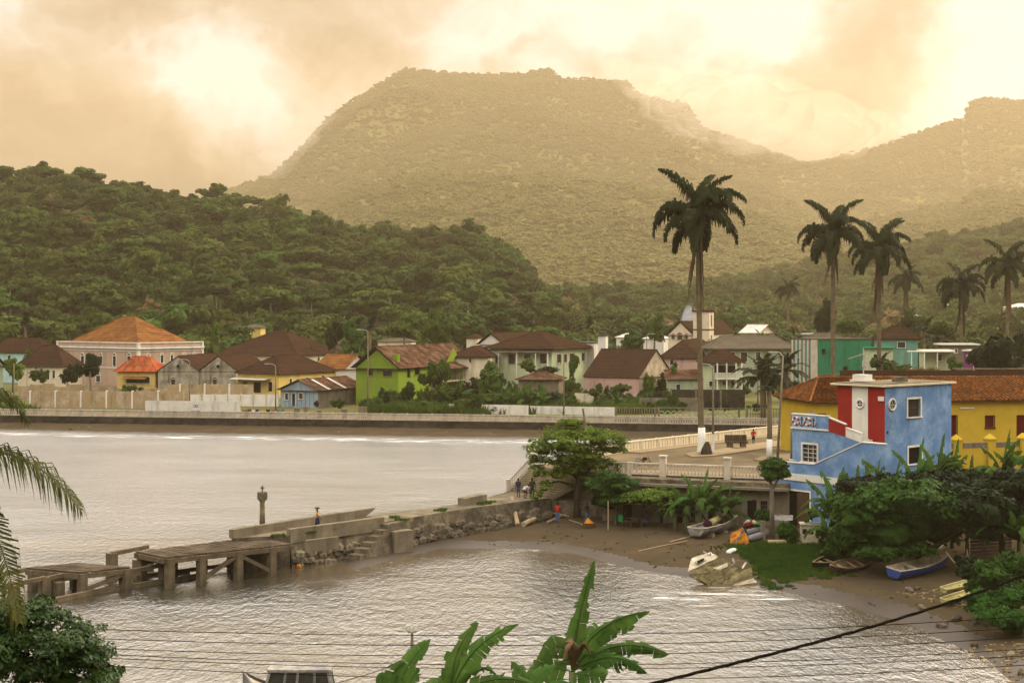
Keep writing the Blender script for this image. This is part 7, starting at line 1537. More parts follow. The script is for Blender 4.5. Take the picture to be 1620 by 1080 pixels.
bush_at('dark bush behind the canoes', 1330, 880, 36, 20, 101, 'leaf_bush', 4000, 24); bush_at('small round bush below the topiary tree', 1209, 818, 14, 12, 112.5, 'leaf_bush', 1800, 25); bush_at('weedy bush beside the boat cabin', 1312, 856, 16, 14, 106, 'leaf_bush', 2600, 26); bush_at('rough bush at the foot of the stairs wall', 962, 800, 26, 16, 120.5, 'leaf_dark', 2600, 27)
bush_at('grassy bush left of the white boat cabin', 1244, 845, 18, 16, 108, 'grass_beach', 2200, 28); bush_at('dark shrubs beneath the banana plants by the yellow wall', 1540, 775, 90, 26, 101, 'leaf_dark', 7000, 29, dd=1.4); bush_at('dark shrubs under the banana plants before the blue tower', 1395, 775, 80, 22, 104, 'leaf_dark', 6000, 30, dd=1.4); bush_at('dark shrubs covering the foot of the blue house', 1352, 820, 36, 34, 106, 'leaf_dark', 4500, 31, dd=1)
# grass patch on the beach
grs = [tuft_mesh('grass', M['grass_beach'], 120, .5, .30, 70 + i, w=.03) for i in range(3)]
rg = np.random.RandomState(2); pts = []
poly = [B(*p).xy for p in ((1168, 868), (1200, 862), (1290, 862), (1318, 880), (1300, 905), (1245, 917), (1210, 908), (1195, 890))]
def inpoly(x, y):
    c = False
    for i in range(len(poly)):
        a, b = poly[i], poly[i - 1]
        if (a.y > y) != (b.y > y) and x < (b.x - a.x) * (y - a.y) / (b.y - a.y) + a.x: c = not c
    return c
xs_, ys_ = [p.x for p in poly], [p.y for p in poly]
while len(pts) < 560:
    x, y = rg.uniform(min(xs_), max(xs_)), rg.uniform(min(ys_), max(ys_))
    if inpoly(x, y): pts.append((x, y, bz(x, y) - .03))
for _ in range(110):
    q = poly[rg.randint(len(poly))]; x, y = q.x + rg.normal(0, .9), q.y + rg.normal(0, .9); pts.append((x, y, bz(x, y) - .03))
stuff_grass('grass', 'bright green grass patch on the beach beside the wreck', pts[:260], grs, 'grass_beach', .5, 1.4)
stuff_grass('grass', 'paler grass tufts mixed into the green beach patch', pts[260:430] + pts[-110:], grs, 'grass', .4, 1.2)
pts = []
for i in range(260):
    x, y = rg.uniform(33, 44), rg.uniform(78, 100)
    if sdist(np.array([x]), np.array([y]))[0] > 7: pts.append((x, y, bz(x, y) - .03))
stuff_grass('weeds', 'dark weeds on the bank under the trees at the right', pts, grs, 'grass_beach', 1.0, 1.8)

# ------------------------------------------------------------------ foreground plants
def slope_z(x, y): return max(-1, min(16, 15.5 - y * .32))
# banana plant at the bottom centre: every leaf follows the leaf it stands for
def fg_leaf(root, o, pts, width, seed, m='banana_near', tear=.5, droop=.5, d=27, hint=(0, -.9, .55), nseg=17, name='leaf'):
    C_ = [P(a, b, d + dz) - o for a, b, dz in pts]; n = 9; out = []
    A_ = np.array([tuple(c) for c in C_])
    for t in np.linspace(0, 1, n):
        if len(A_) == 3: v = A_[0] * (1 - t) ** 2 + 2 * A_[1] * t * (1 - t) + A_[2] * t * t
        else: v = A_[0] * (1 - t) ** 3 + 3 * A_[1] * t * (1 - t) ** 2 + 3 * A_[2] * t * t * (1 - t) + A_[3] * t ** 3
        out.append(v)
    return link(name, banana_leaf(name, M[m], out, width, nseg, tear, droop, seed, hint), root)
def fg_banana(label, px, py, d, leaves, seed):
    base = P(px, py, d); zg = slope_z(base.x, d) - .3; o = Vector((base.x, d, zg)); root = empty('banana_plant', o, 0, label=label, cat='banana plant', group='foreground banana plants')
    MB().tube([(0, 0, 0), (.05, 0, (base.z - zg) * .5), (0, 0, base.z - zg)], [.14, .11, .06], 10).build('stem', M['crownshaft'], root, smooth=True)
    for i, (pts, w, kw) in enumerate(leaves): fg_leaf(root, o, [(px, py, 0)] + pts, w * 1.35, seed + i, d=d, **kw)
S_ = dict(hint=(.25, -1, .1), tear=.4, droop=.25)
fg_banana('large torn banana plant with one upright leaf at the bottom centre', 905, 1062, 27, [
    ([(908, 1000, 0), (922, 950, .1), (940, 886, .1)], .17, dict(S_, tear=.8)), ([(925, 1000, -.1), (970, 972, -.3), (1028, 966, -.5)], .22, dict(tear=.75, droop=.6)), ([(950, 1015, .2), (1000, 1008, .3), (1058, 1034, .3)], .24, dict(tear=.7, droop=.6)),
    ([(950, 1030, -.2), (985, 1030, -.5), (1024, 1064, -.6)], .22, dict(tear=.8, droop=.7)), ([(900, 1010, 0), (880, 1000, -.2), (845, 1062, -.3)], .20, dict(S_, tear=.3)), ([(920, 990, .3), (965, 985, .6), (1005, 990, .8)], .20, dict(tear=.3, droop=.4)),
    ([(912, 1010, -.2), (902, 1000, -.5), (890, 1046, -.6)], .16, dict(m='dead_leaf', tear=1, droop=1.0, name='dead_leaf')), ([(920, 1010, -.2), (925, 1005, -.4), (935, 1035, -.5)], .12, dict(m='dead_leaf', tear=1, droop=1.1, name='dead_leaf')), ([(930, 1075, -.3), (945, 1060, -.5), (962, 1064, -.6)], .20, dict(tear=.2, droop=.3)), ([(870, 1050, 0), (845, 1050, 0), (830, 1085, 0)], .20, dict(tear=.3, droop=.4))], 100)
fg_banana('torn banana plant with two arching leaves left of the upright leaf', 712, 1100, 25.5, [
    ([(715, 1030, 0), (735, 1000, 0), (757, 984, .1)], .16, dict(S_, tear=.5)), ([(725, 1050, 0), (765, 1000, -.2), (820, 986, -.3)], .20, dict(tear=.6, droop=.5)), ([(700, 1080, .1), (720, 1050, .2), (728, 1040, .2)], .15, dict(S_, tear=.8)),
    ([(740, 1060, 0), (765, 1035, 0), (790, 1072, -.1)], .11, dict(tear=.9, droop=.8)), ([(760, 1075, -.2), (800, 1060, -.3), (850, 1085, -.4)], .18, dict(tear=.5, droop=.5)), ([(700, 1080, 0), (690, 1075, -.2), (660, 1100, -.3)], .18, dict(tear=.5, droop=.4))], 130)
fg_banana('small banana plant beside the floodlight pole', 628, 1110, 24.5, [
    ([(632, 1060, 0), (655, 1035, 0), (681, 1010, .1)], .15, dict(S_, tear=.35)), ([(625, 1080, 0), (622, 1055, 0), (640, 1048, 0)], .2, dict(S_, tear=.2)), ([(640, 1090, -.2), (655, 1070, -.2), (662, 1056, -.3)], .14, dict(S_, tear=.5)), ([(610, 1090, -.2), (600, 1075, -.2), (606, 1062, -.3)], .13, dict(S_, tear=.2))], 160)
fg_banana('small banana plant with broad leaf at the bottom between the two torn ones', 832, 1112, 26, [
    ([(830, 1075, 0), (825, 1055, 0), (808, 1046, .1)], .15, dict(S_, tear=.2)), ([(840, 1080, 0), (860, 1055, 0), (880, 1052, 0)], .16, dict(tear=.2, droop=.3)), ([(850, 1090, 0), (885, 1065, 0), (915, 1090, 0)], .18, dict(tear=.4, droop=.4)), ([(812, 1095, 0), (790, 1080, -.1), (765, 1090, 0)], .16, dict(tear=.4, droop=.4))], 190)
# coconut fronds reaching in from the left
def coco(px0, pts, ll, seed, n=74, d=16.0, grav=.62, w=.013, prof=None):
    C_ = np.array([tuple(P(a, b, d + dz) - cp_o) for a, b, dz in pts]); out = []
    for t in np.linspace(0, 1, 12): out.append(C_[0] * (1 - t) ** 2 + 2 * C_[1] * t * (1 - t) + C_[2] * t * t)
    link('frond', frond_mesh('frond', M['coconut'], out, n, ll, grav, w, seed, plume=.15, rachis=.02, profile=prof or (lambda t: .45 + .75 * math.sin(math.pi * min(t * .9 + .1, 1)) if t < .97 else .3)), cp)
cp_o = P(-150, 760, 16); cp_o = Vector((cp_o.x, cp_o.y, slope_z(0, 16) - .5)); crown_z = zat(745, 16) - cp_o.z
cp = empty('coconut_palm', cp_o, 0, label='coconut palm reaching its fronds in from the left edge', cat='palm tree')
MB().tube([(0, 0, -1), (.1, 0, crown_z * .5), (0, 0, crown_z)], [.20, .15, .13], 10).build('trunk', M['palm_trunk'], cp, smooth=True)
coco(0, [(-150, 745, 0), (20, 655, .2), (128, 806, .3)], .60, 1, n=100); coco(0, [(-150, 745, 0), (-10, 545, .4), (44, 668, .6)], .52, 2, n=90, grav=.5)
coco(0, [(-150, 745, 0), (-10, 720, -.4), (30, 985, -.5)], .50, 3, n=90, grav=.9); coco(0, [(-150, 745, 0), (-60, 800, -.8), (4, 960, -1)], .5, 4, n=70, grav=.9)
coco(0, [(-150, 745, 0), (-200, 560, .3), (-280, 600, .5)], .5, 5, n=60); coco(0, [(-150, 745, 0), (-260, 700, .3), (-360, 850, .5)], .5, 6, n=60); coco(0, [(-150, 745, 0), (-170, 600, 1.5), (-120, 620, 3)], .5, 7, n=60)
# leafy tree at the bottom left
LS = crown_mesh
s = F / 21.0
tb_ = P(40, 1080, 21); zg = slope_z(0, 21) - .4
root = empty('leafy_tree', (tb_.x, 21, zg), 0, label='glossy leaved tree filling the bottom left corner', cat='tree')
L_ = [((px - 40) / s, dy, zat(py, 21) - zg, rx / s, .55, ry / s) for px, py, rx, ry, dy in ((10, 985, 45, 28, 0), (60, 1000, 50, 30, .2), (110, 1025, 45, 28, -.1), (150, 1055, 40, 26, .1), (30, 1040, 60, 40, -.2), (100, 1075, 70, 34, 0), (-20, 1060, 60, 50, .3), (45, 970, 26, 14, .2), (170, 1080, 30, 22, 0), (-40, 1000, 50, 40, 0), (125, 1010, 22, 12, .3))]
M['leaf_glossy'] = mat('leaf_glossy', (.014, .034, .004), (.036, .070, .009), scale=3, rough=.5, spec=.15, trans=.25)
link('crown', crown_mesh('crown', M['leaf_glossy'], L_, 19000, .042, 44, core=.4, aspect=.5, tilt=.8, sr=.5), root)
MB().tube([(0, 0, -.5), (.1, .05, 1.5), (-.05, 0, zat(1060, 21) - zg)], [.16, .12, .07], 8).build('trunk', M['bark_dark'], root, smooth=True)
# ------------------------------------------------------------------ people
M['skin'] = mat('skin', (.045, .024, .014), (.035, .018, .011), rough=.6); M['hair'] = mat('hair', (.008, .006, .005), rough=.9); M['eye'] = mat('eye', (.5, .48, .45), rough=.4)
CL = {}
def cloth(n, c):
    if n not in CL: CL[n] = mat('cloth_' + n, c, rough=.9)
    return CL[n]
def skin_mesh(name, pts, edges, m, parent, root=0, sub=2):
    me = bpy.data.meshes.new(name); me.from_pydata([p[:3] for p in pts], edges, []); me.materials.append(m); o = link(name, me, parent)
    md = o.modifiers.new('skin', 'SKIN'); sl = me.skin_vertices[0].data
    for i, p in enumerate(pts): r = p[3]; sl[i].radius = (r, r if len(p) < 5 else p[4]); sl[i].use_root = (i == root)
    md.use_smooth_shade = True; s = o.modifiers.new('sub', 'SUBSURF'); s.levels = s.render_levels = sub
    return o
def person(label, loc, rz, pose, top, bottom, longp=False, scale=1.0, skirt=False, hat=None, group=None, headload=False):
    """pose: dict of joint positions in metres, facing -y; feet at z=0"""
    J = dict(pel=(0, 0, .95), wai=(0, .0, 1.10), che=(0, 0, 1.36), nek=(0, 0, 1.50), hed=(0, -.01, 1.62), top=(0, 0, 1.70), shl=(.17, 0, 1.42), shr=(-.17, 0, 1.42), ell=(.25, .02, 1.15), elr=(-.25, .02, 1.15), wrl=(.27, -.05, .92), wrr=(-.27, -.05, .92),
             hpl=(.09, 0, .90), hpr=(-.09, 0, .90), knl=(.10, -.02, .50), knr=(-.10, -.02, .50), anl=(.11, .02, .09), anr=(-.11, .02, .09), tol=(.12, -.16, .03), tor=(-.12, -.16, .03)); J.update(pose)
    r = empty('person', loc, rz, label=label, cat='person', group=group); r.scale = (scale,) * 3
    R_ = dict(pel=.13, wai=.115, che=.13, nek=.055, hed=.088, top=.06, shl=.06, shr=.06, ell=.043, elr=.043, wrl=.028, wrr=.028, hpl=.085, hpr=.085, knl=.058, knr=.058, anl=.036, anr=.036, tol=.03, tor=.03); ks = list(J); ix = {k: i for i, k in enumerate(ks)}
    pts = [(*J[k], R_[k]) for k in ks]; E_ = [('pel', 'wai'), ('wai', 'che'), ('che', 'nek'), ('nek', 'hed'), ('hed', 'top'), ('che', 'shl'), ('che', 'shr'), ('shl', 'ell'), ('ell', 'wrl'), ('shr', 'elr'), ('elr', 'wrr'), ('pel', 'hpl'), ('pel', 'hpr'), ('hpl', 'knl'), ('knl', 'anl'), ('anl', 'tol'), ('hpr', 'knr'), ('knr', 'anr'), ('anr', 'tor')]
    body = skin_mesh('body', pts, [(ix[a], ix[b]) for a, b in E_], M['skin'], r, ix['pel'])
    V = lambda k: Vector(J[k])
    # shirt with sleeves, trousers or shorts
    sl = lambda a, b, t: tuple(V(a).lerp(V(b), t)); g = .022
    P3 = [(*V('wai').lerp(V('pel'), .55), .125 + g), (*V('wai'), .118 + g), (*V('che'), .132 + g), (*V('nek').lerp(V('che'), .45), .075 + g), (*V('shl'), .065 + g), (*sl('shl', 'ell', .75), .05 + g), (*V('shr'), .065 + g), (*sl('shr', 'elr', .75), .05 + g)]
    skin_mesh('shirt', P3, [(0, 1), (1, 2), (2, 3), (2, 4), (4, 5), (2, 6), (6, 7)], cloth(*top), r, 1)
    if skirt: m = MB(); m.tube([V('wai'), V('pel'), V('pel').lerp((V('knl') + V('knr')) / 2, .5), (V('anl') + V('anr')) / 2 + Vector((0, 0, .22))], [.135, .16, .19, .22], 14); m.build('skirt', cloth(*bottom), r, smooth=True)
    else:
        e = ('anl', 'anr') if longp else ('knl', 'knr'); t = .92
        P3 = [(*V('pel').lerp(V('wai'), .3), .12 + g), (*V('pel'), .125 + g), (*V('hpl'), .09 + g), (*V('hpr'), .09 + g), (*V('hpl').lerp(V('knl'), 1 if longp else .95), .062 + g), (*V('hpr').lerp(V('knr'), 1 if longp else .95), .062 + g)]
        ed = [(0, 1), (1, 2), (1, 3), (2, 4), (3, 5)]
        if longp: P3 += [(*V('knl').lerp(V('anl'), t), .045 + g), (*V('knr').lerp(V('anr'), t), .045 + g)]; ed += [(4, 6), (5, 7)]
        skin_mesh('trousers' if longp else 'shorts', P3, ed, cloth(*bottom), r, 1)
    # head details: hair cap, nose, ears, eyes, mouth
    c = V('hed'); Vs, Fs = ICO2; m = MB(); m.arr([c + Vector((v[0] * .092, v[1] * .102 + .012, v[2] * .115 + .03)) for v in Vs if True], Fs); 
    hv = [i for i, v in enumerate(Vs) if v[2] > .05 or v[1] > .25]; hs_ = set(hv); m.f = [f for f in m.f if all(i in hs_ for i in f)]; m.build('hair', M['hair'], r, smooth=True)
    m = MB(); m.box(c + Vector((0, -.098, -.005)), (.025, .03, .04)); m.box(c + Vector((.092, 0, 0)), (.015, .035, .05)); m.box(c + Vector((-.092, 0, 0)), (.015, .035, .05)); m.build('face', M['skin'], r)
    m = MB(); m.box(c + Vector((.032, -.089, .02)), (.022, .012, .012)); m.box(c + Vector((-.032, -.089, .02)), (.022, .012, .012)); m.build('eyes', M['eye'], r)
    m = MB(); m.box(c + Vector((0, -.088, -.045)), (.04, .01, .012)); m.build('mouth', M['hair'], r)
    for s_, wk, ek in ((1, 'wrl', 'ell'), (-1, 'wrr', 'elr')):
        w, d = V(wk), (V(wk) - V(ek)).normalized(); x = Vector((0, 1, 0)) if abs(d.y) < .9 else Vector((1, 0, 0)); x = (x - d * x.dot(d)).normalized(); n = d.cross(x); m = MB()
        m.beam(w - d * .01, w + d * .085, .075, .03, n)
        for k in range(4): o = x * (-.03 + k * .02); L_ = (.065, .075, .07, .055)[k]; m.tube([w + d * .08 + o, w + d * (.08 + L_ * .5) + o - n * .008, w + d * (.08 + L_) + o - n * .025], [.009, .0085, .006], 5)
        m.tube([w + d * .02 - x * .035, w + d * .05 - x * .058, w + d * .08 - x * .062], [.011, .010, .007], 5); m.build('hand', M['skin'], r)
    if headload: m = MB(); m.lathe([(.02, 1.76), (.20, 1.79), (.22, 1.90), (.10, 1.95)], 12, (0, 0, 0)); m.build('head_bundle', M['wood'], r)
    return r
walk = dict(knl=(.09, -.16, .52), anl=(.10, -.18, .10), tol=(.10, -.34, .05), knr=(-.09, .02, .50), anr=(-.09, .24, .14), tor=(-.09, .14, .04), wrl=(.25, .16, .95), wrr=(-.25, -.2, 1.0), elr=(-.24, -.02, 1.16))
p = TG(1192, 703.5); person('person in red shirt and dark shorts walking on the promenade road', (p.x, p.y, p.z), 2.9, walk, ('red', (.42, .025, .02)), ('dark', (.02, .02, .03)))
p = G(502, 837.5, CWZ); person('person in orange top and dark skirt carrying a bundle on the causeway', (p.x, p.y, CWZ), 1.9, dict(walk, wrl=(.16, -.22, 1.12), ell=(.24, -.02, 1.16)), ('orange', (.50, .24, .08)), ('indigo', (.03, .03, .07)), skirt=True, headload=True, scale=.86)
p = G(820, 787, CWZ); person('person with pale collar, dark shirt and blue shorts at the foot of the stairs', (p.x, p.y, CWZ), 2.6, {}, ('charcoal', (.04, .04, .045)), ('blue', (.05, .08, .22)), scale=.97)
p = G(830, 788, CWZ); bend = dict(pel=(0, .12, .70), wai=(0, .02, .82), che=(0, -.20, .98), nek=(0, -.32, 1.02), hed=(0, -.42, 1.06), top=(0, -.48, 1.10), shl=(.17, -.24, .98), shr=(-.17, -.24, .98), ell=(.23, -.34, .72), elr=(-.23, -.34, .72), wrl=(.2, -.42, .48), wrr=(-.2, -.42, .48), hpl=(.09, .12, .66), hpr=(-.09, .12, .66), knl=(.14, -.20, .48), knr=(-.14, -.20, .48), anl=(.12, .02, .09), anr=(-.12, .02, .09), tol=(.13, -.16, .03), tor=(-.13, -.16, .03))
person('person in white shirt bending down between two others by the stairs', (p.x, p.y, CWZ), 2.2, bend, ('white', (.62, .60, .58)), ('brown', (.12, .05, .03)))
p = G(842, 789, CWZ); person('tall person in dark green clothes standing by the stairs', (p.x, p.y, CWZ), 3.0, dict(ell=(.22, -.04, 1.18), wrl=(.12, -.2, 1.08)), ('olive', (.035, .045, .025)), ('olive_dark', (.03, .035, .022)), longp=True, scale=1.03)
p = B(882, 827); person('person in bright red shirt and blue jeans on the beach under the tree', p, 2.8, dict(wrl=(.18, -.2, 1.0), wrr=(-.18, -.2, 1.0)), ('red', (.42, .025, .02)), ('denim', (.09, .12, .20)), longp=True)
p = B(929, 826); person('person in dark top and blue jeans standing in the shade beside the orange bundle', p, 1.2, walk, ('black', (.012, .012, .014)), ('denim', (.09, .12, .20)), longp=True, scale=.95)
sit = dict(pel=(0, .0, .50), wai=(0, .0, .65), che=(0, -.04, .92), nek=(0, -.06, 1.06), hed=(0, -.09, 1.18), top=(0, -.09, 1.26), shl=(.17, -.04, .98), shr=(-.17, -.04, .98), ell=(.24, -.12, .74), elr=(-.24, -.12, .74), wrl=(.16, -.36, .74), wrr=(-.16, -.36, .74), hpl=(.09, -.02, .47), hpr=(-.09, -.02, .47), knl=(.12, -.42, .47), knr=(-.12, -.42, .47), anl=(.12, -.40, .09), anr=(-.12, -.40, .09), tol=(.12, -.56, .03), tor=(-.12, -.56, .03))
tp = B(1006, 833); zt = tp.z
person('person in black shirt seated at the left side of the beach table', (tp.x - .95, tp.y, zt), R(90), sit, ('black', (.012, .012, .014)), ('brown', (.12, .05, .03)))
person('person in blue clothes seated at the right side of the beach table', (tp.x + .95, tp.y + .1, zt), R(-90), sit, ('navy', (.03, .05, .12)), ('denim', (.09, .12, .20)), longp=True)
t = empty('table', (tp.x, tp.y, zt), 0, label='small wooden table in the shade of the beach trees', cat='table'); MB().b2(-.5, .5, -.4, .4, .70, .74).build('tabletop', M['wood'], t)
for x_ in (-.42, .42):
    for y_ in (-.32, .32): MB().b2(x_ - .03, x_ + .03, y_ - .03, y_ + .03, 0, .70).build('leg', M['wood'], t)
for i, x_ in enumerate((-.98, .98)):
    c = empty('stool', (tp.x + x_, tp.y + .05 * i, zt), 0, label=('wooden stool under the person on the left of the table', 'wooden stool under the person on the right of the table')[i], cat='stool'); MB().b2(-.2, .2, -.2, .2, .36, .40).build('seat', M['wood'], c)
    for a in (-.16, .16):
        for b_ in (-.16, .16): MB().b2(a - .02, a + .02, b_ - .02, b_ + .02, 0, .36).build('leg', M['wood'], c)
g = MB().b2(-.18, .18, -.14, .14, .42, .95); g.build('green_bag', cloth('green', (.03, .25, .06)), None, loc=(tp.x - 1.25, tp.y + .25, zt), label='green bag hanging behind the seated person in black', cat='bag')
p = B(962, 838); MB().tube([(0, 0, -.2), (.02, 0, 1.2), (0, 0, 2.4)], [.07, .06, .05], 8).build('pole', M['wood_pale'], None, loc=p, label='pale upright pole beside the beach table', cat='pole')

# ------------------------------------------------------------------ boats
M['paint_grey'] = mat('paint_grey', (.16, .15, .14), (.09, .085, .08), scale=2, rough=.7, dirt=(.38, .34, .26), dirt_amt=.5, dirt_scale=1.3, bump=.2); M['paint_cream'] = mat('paint_cream', (.50, .45, .32), (.36, .31, .20), scale=2, rough=.6, dirt=(.16, .12, .07), dirt_amt=.7, dirt_scale=1.0)
M['paint_blue'] = mat('paint_blue', (.02, .05, .26), (.015, .03, .15), scale=3, rough=.6); M['hull_olive'] = mat('hull_olive', (.20, .165, .08), (.085, .07, .035), scale=1.8, rough=.8, dirt=(.045, .035, .02), dirt_amt=.85, dirt_scale=2.2, bump=.5)
M['paint_darkhull'] = mat('paint_darkhull', (.03, .025, .02), (.06, .045, .03), scale=3, rough=.8); M['rubber'] = mat('rubber', (.14, .14, .145), (.08, .08, .085), scale=2, rough=.6, dirt=(.25, .2, .14), dirt_amt=.3); M['tarp'] = mat('tarp', (.50, .21, .025), (.36, .13, .02), scale=2, rough=.8, bump=.5); M['net'] = mat('net', (.05, .012, .03), (.03, .01, .02), scale=8, rough=1); M['pale_yellow'] = mat('pale_yellow', (.50, .44, .18), (.38, .33, .15), scale=2, rough=.8, dirt=(.1, .08, .05), dirt_amt=.5)
def hull_shell(mb, L_, B_, D_, transom=True, n=12, sheer=.25, t=.05, bowf=1.6, keel=.0):
    rows = []
    for i in range(n + 1):
        u = i / n; x = -L_ / 2 + L_ * u
        w = (1 - max(0, (u - .35) / .65) ** bowf) if transom else (1 - abs(2 * u - 1) ** 2.1); w = max(w, .02) * B_ / 2 * (1 if not transom else (.82 + .18 * min(u * 3, 1)))
        zt_ = D_ + sheer * (u ** 2.2 if transom else abs(2 * u - 1) ** 2.2); zb = (D_ * .7 * max(0, (u - .7) / .3) ** 2) if transom else D_ * .55 * abs(2 * u - 1) ** 3
        rows.append([(x, -w, zt_), (x, -w * .93, zt_ * .55 + zb * .45), (x, -w * .62, zb + .04), (x, 0, zb - keel), (x, w * .62, zb + .04), (x, w * .93, zt_ * .55 + zb * .45), (x, w, zt_)])
    for i in range(n):
        for j in range(6): mb.quad(rows[i][j], rows[i + 1][j], rows[i + 1][j + 1], rows[i][j + 1])
    inn = [[(x, y * (1 - t / max(abs(y), .08)) if abs(y) > .01 else 0, z if k in (0, 6) else z + t) for k, (x, y, z) in enumerate(r)] for r in rows]
    return rows, inn
def boat(name, label, loc, rz, L_, B_, D_, outm, inm, railm, transom=True, thwarts=(.3, .6), cat='boat', sheer=.25, tilt=(0, 0), group=None, bowf=1.6):
    r = empty(name, loc, rz, label=label, cat=cat, group=group); r.rotation_euler = (tilt[0], tilt[1], rz)
    mb = MB(); rows, inn = hull_shell(mb, L_, B_, D_, transom, sheer=sheer, bowf=bowf)
    if transom: mb.f.append(tuple(len(mb.v) + i for i in range(7))); mb.v += rows[0]
    mb.build('hull', M[outm], r)
    mb = MB()
    for i in range(len(inn) - 1):
        for j in range(6): mb.quad(inn[i][j + 1], inn[i + 1][j + 1], inn[i + 1][j], inn[i][j])
    if transom: mb.f.append(tuple(len(mb.v) + 6 - i for i in range(7))); mb.v += [(x + .05, y, z) for x, y, z in inn[0]]
    mb.build('lining', M[inm], r)
    for s_ in (0, 6): MB().tube([Vector(q[s_]) + Vector((0, 0, .01)) for q in rows], .045, 5).build('gunwale', M[railm], r)
    if transom: MB().beam(rows[0][0], rows[0][6], .09, .07).build('transom_rail', M[railm], r)
    for t_ in thwarts: i = int(t_ * 12); w = abs(rows[i][0][1]) - .03; MB().b2(rows[i][0][0] - .12, rows[i][0][0] + .12, -w, w, rows[i][0][2] - .14, rows[i][0][2] - .10).build('thwart', M[railm], r)
    return r, rows
def on_line(a, b, lift=0.0):
    """centre, heading and length of a boat lying from pixel a (stern) to pixel b (bow)"""
    p, q = B(*a), B(*b); d = q - p; return Vector(((p.x + q.x) / 2, (p.y + q.y) / 2, max(p.z, q.z) * .5 + min(p.z, q.z) * .5 + lift)), math.atan2(d.y, d.x), (q - p).xy.length
c, a, L_ = on_line((1103, 852), (1163, 834), .16); r, rows = boat('skiff', 'grey wooden skiff with a rolled mat and purple net beached before the bananas', c, a, L_ + .6, 1.75, .62, 'paint_grey', 'paint_grey', 'paint_cream', thwarts=(.5, .78))
for x_ in (-1.6, .4): MB().b2(x_ - .2, x_ + .2, -.7, .7, -.25, .03).build('chock', M['wood_pale'], r)
MB().b2(-1.9, -.2, -.6, .6, .45, .5).build('inner_deck', M['paint_grey'], r)
Vs, Fs = ICO2; rg = np.random.RandomState(3); m = MB(); m.arr(Vs * (.32, .34, .28) * (1 + rg.rand(len(Vs), 1) * .3) + (0, 0, 0), Fs); m.build('fishing_net', M['net'], None, loc=(c.x - 1.35 * math.cos(a), c.y - 1.35 * math.sin(a), c.z + .72), label='purple heap of fishing net inside the grey skiff', cat='fishing net')
m = MB(); m.tube([(-.95, 0, 0), (-.9, 0, 0), (.9, 0, 0), (.95, 0, 0)], [.20, .27, .27, .20], 12); m.build('rolled_mat', M['pale_yellow'], None, loc=(c.x - .05, c.y + .35, c.z + .82), rot=(0, -.08, a + .15), label='rolled pale mat lying across the grey skiff', cat='mat')
m = MB(); m.box((0, 0, 0), (.6, .4, .3)); m.box((.3, .1, .2), (.3, .3, .2)); m.build('outboard_motor', M['iron'], None, loc=(c.x + 1.2 * math.cos(a), c.y + 1.2 * math.sin(a), c.z + .75), rot=(0, .1, a), label='dark outboard motor lying in the grey skiff', cat='motor')
# inflatable dinghy with orange tarp
p = B(1187, 852); r = empty('inflatable_dinghy', (p.x, p.y, p.z + .28), .9, label='grey inflatable dinghy with two round tubes beside the orange tarp', cat='dinghy')
for y_ in (-.75, .75): MB().tube([(-1.7, y_, .0), (-1.4, y_, 0), (0, y_, 0), (1.0, y_ * .95, .03), (1.6, y_ * .6, .12), (1.95, y_ * .15, .22)], [.05, .26, .29, .28, .26, .2], 12).build('tube', M['rubber'], r, smooth=True)
MB().b2(-1.4, 1.2, -.55, .55, -.2, -.1).build('floor', M['rubber'], r); MB().b2(-1.35, -1.28, -.52, .52, -.2, .3).build('transom', M['wood'], r)
p = B(1167, 860); r = empty('tarp', (p.x, p.y, p.z), .15, label='orange and grey tarp propped up like a small tent beside the dinghy', cat='tarp')
def sheet(name, m_, q, n=7, amp=.06, seed=0):
    rg = np.random.RandomState(seed); mb = MB(); q = [Vector(v) for v in q]; G_ = [[q[0].lerp(q[1], i / n).lerp(q[3].lerp(q[2], i / n), j / n) + Vector(rg.uniform(-amp, amp, 3)) for j in range(n + 1)] for i in range(n + 1)]
    for i in range(n):
        for j in range(n): mb.quad(G_[i][j], G_[i + 1][j], G_[i + 1][j + 1], G_[i][j + 1])
    return mb.build(name, M[m_], r, smooth=True)
sheet('flap', 'tarp', [(-.75, -.5, 0), (.15, -.5, 0), (.35, .1, 1.25), (-.55, .0, .85)], seed=1); sheet('flap', 'tarp', [(.2, -.5, 0), (.8, -.4, .05), (.75, .2, .7), (.4, .1, 1.3)], seed=2); sheet('cover', 'rubber', [(-.5, .0, .9), (.5, .1, 1.45), (1.1, .9, .7), (-.1, .9, .5)], seed=3)
for k_, q_ in enumerate((((-.7, -.53, .3), (.3, -.3, .75)), ((-.3, -.56, .1), (.4, .0, 1.2)))): MB().beam(*q_, .07, .03).build('strap', M['rubber'], r)
# heap of coloured clothes and white laundry line by the doorway
p = B(1196, 838); cols_ = [('red', (.42, .025, .02)), ('sand', (.5, .42, .2)), ('green', (.03, .25, .06)), ('white', (.62, .6, .58)), ('rose', (.5, .2, .22))]
for i in range(5):
    rg = np.random.RandomState(40 + i); m = MB(); m.arr(Vs * (.34, .26, .16) * (1 + rg.rand(len(Vs), 1) * .35), Fs); q = p + Vector(((i % 3) * .42 - .5, (i // 3) * .5 + .6, .35 + .12 * (i % 2))); m.build('bundle', cloth(*cols_[i]), None, loc=q, rot=(0, .2 * i, i), label=f'{cols_[i][0]} cloth bundle heaped behind the inflatable dinghy', cat='cloth bundle')
a_, b_ = P(1222, 814, 112.2), P(1256, 815, 112); ll = MB().tube([a_, (a_ + b_) / 2 - Vector((0, 0, .05)), b_], .015, 4).build('clothes_line', M['iron'], None, label='clothes line in front of the blue house doorway', cat='clothes line')
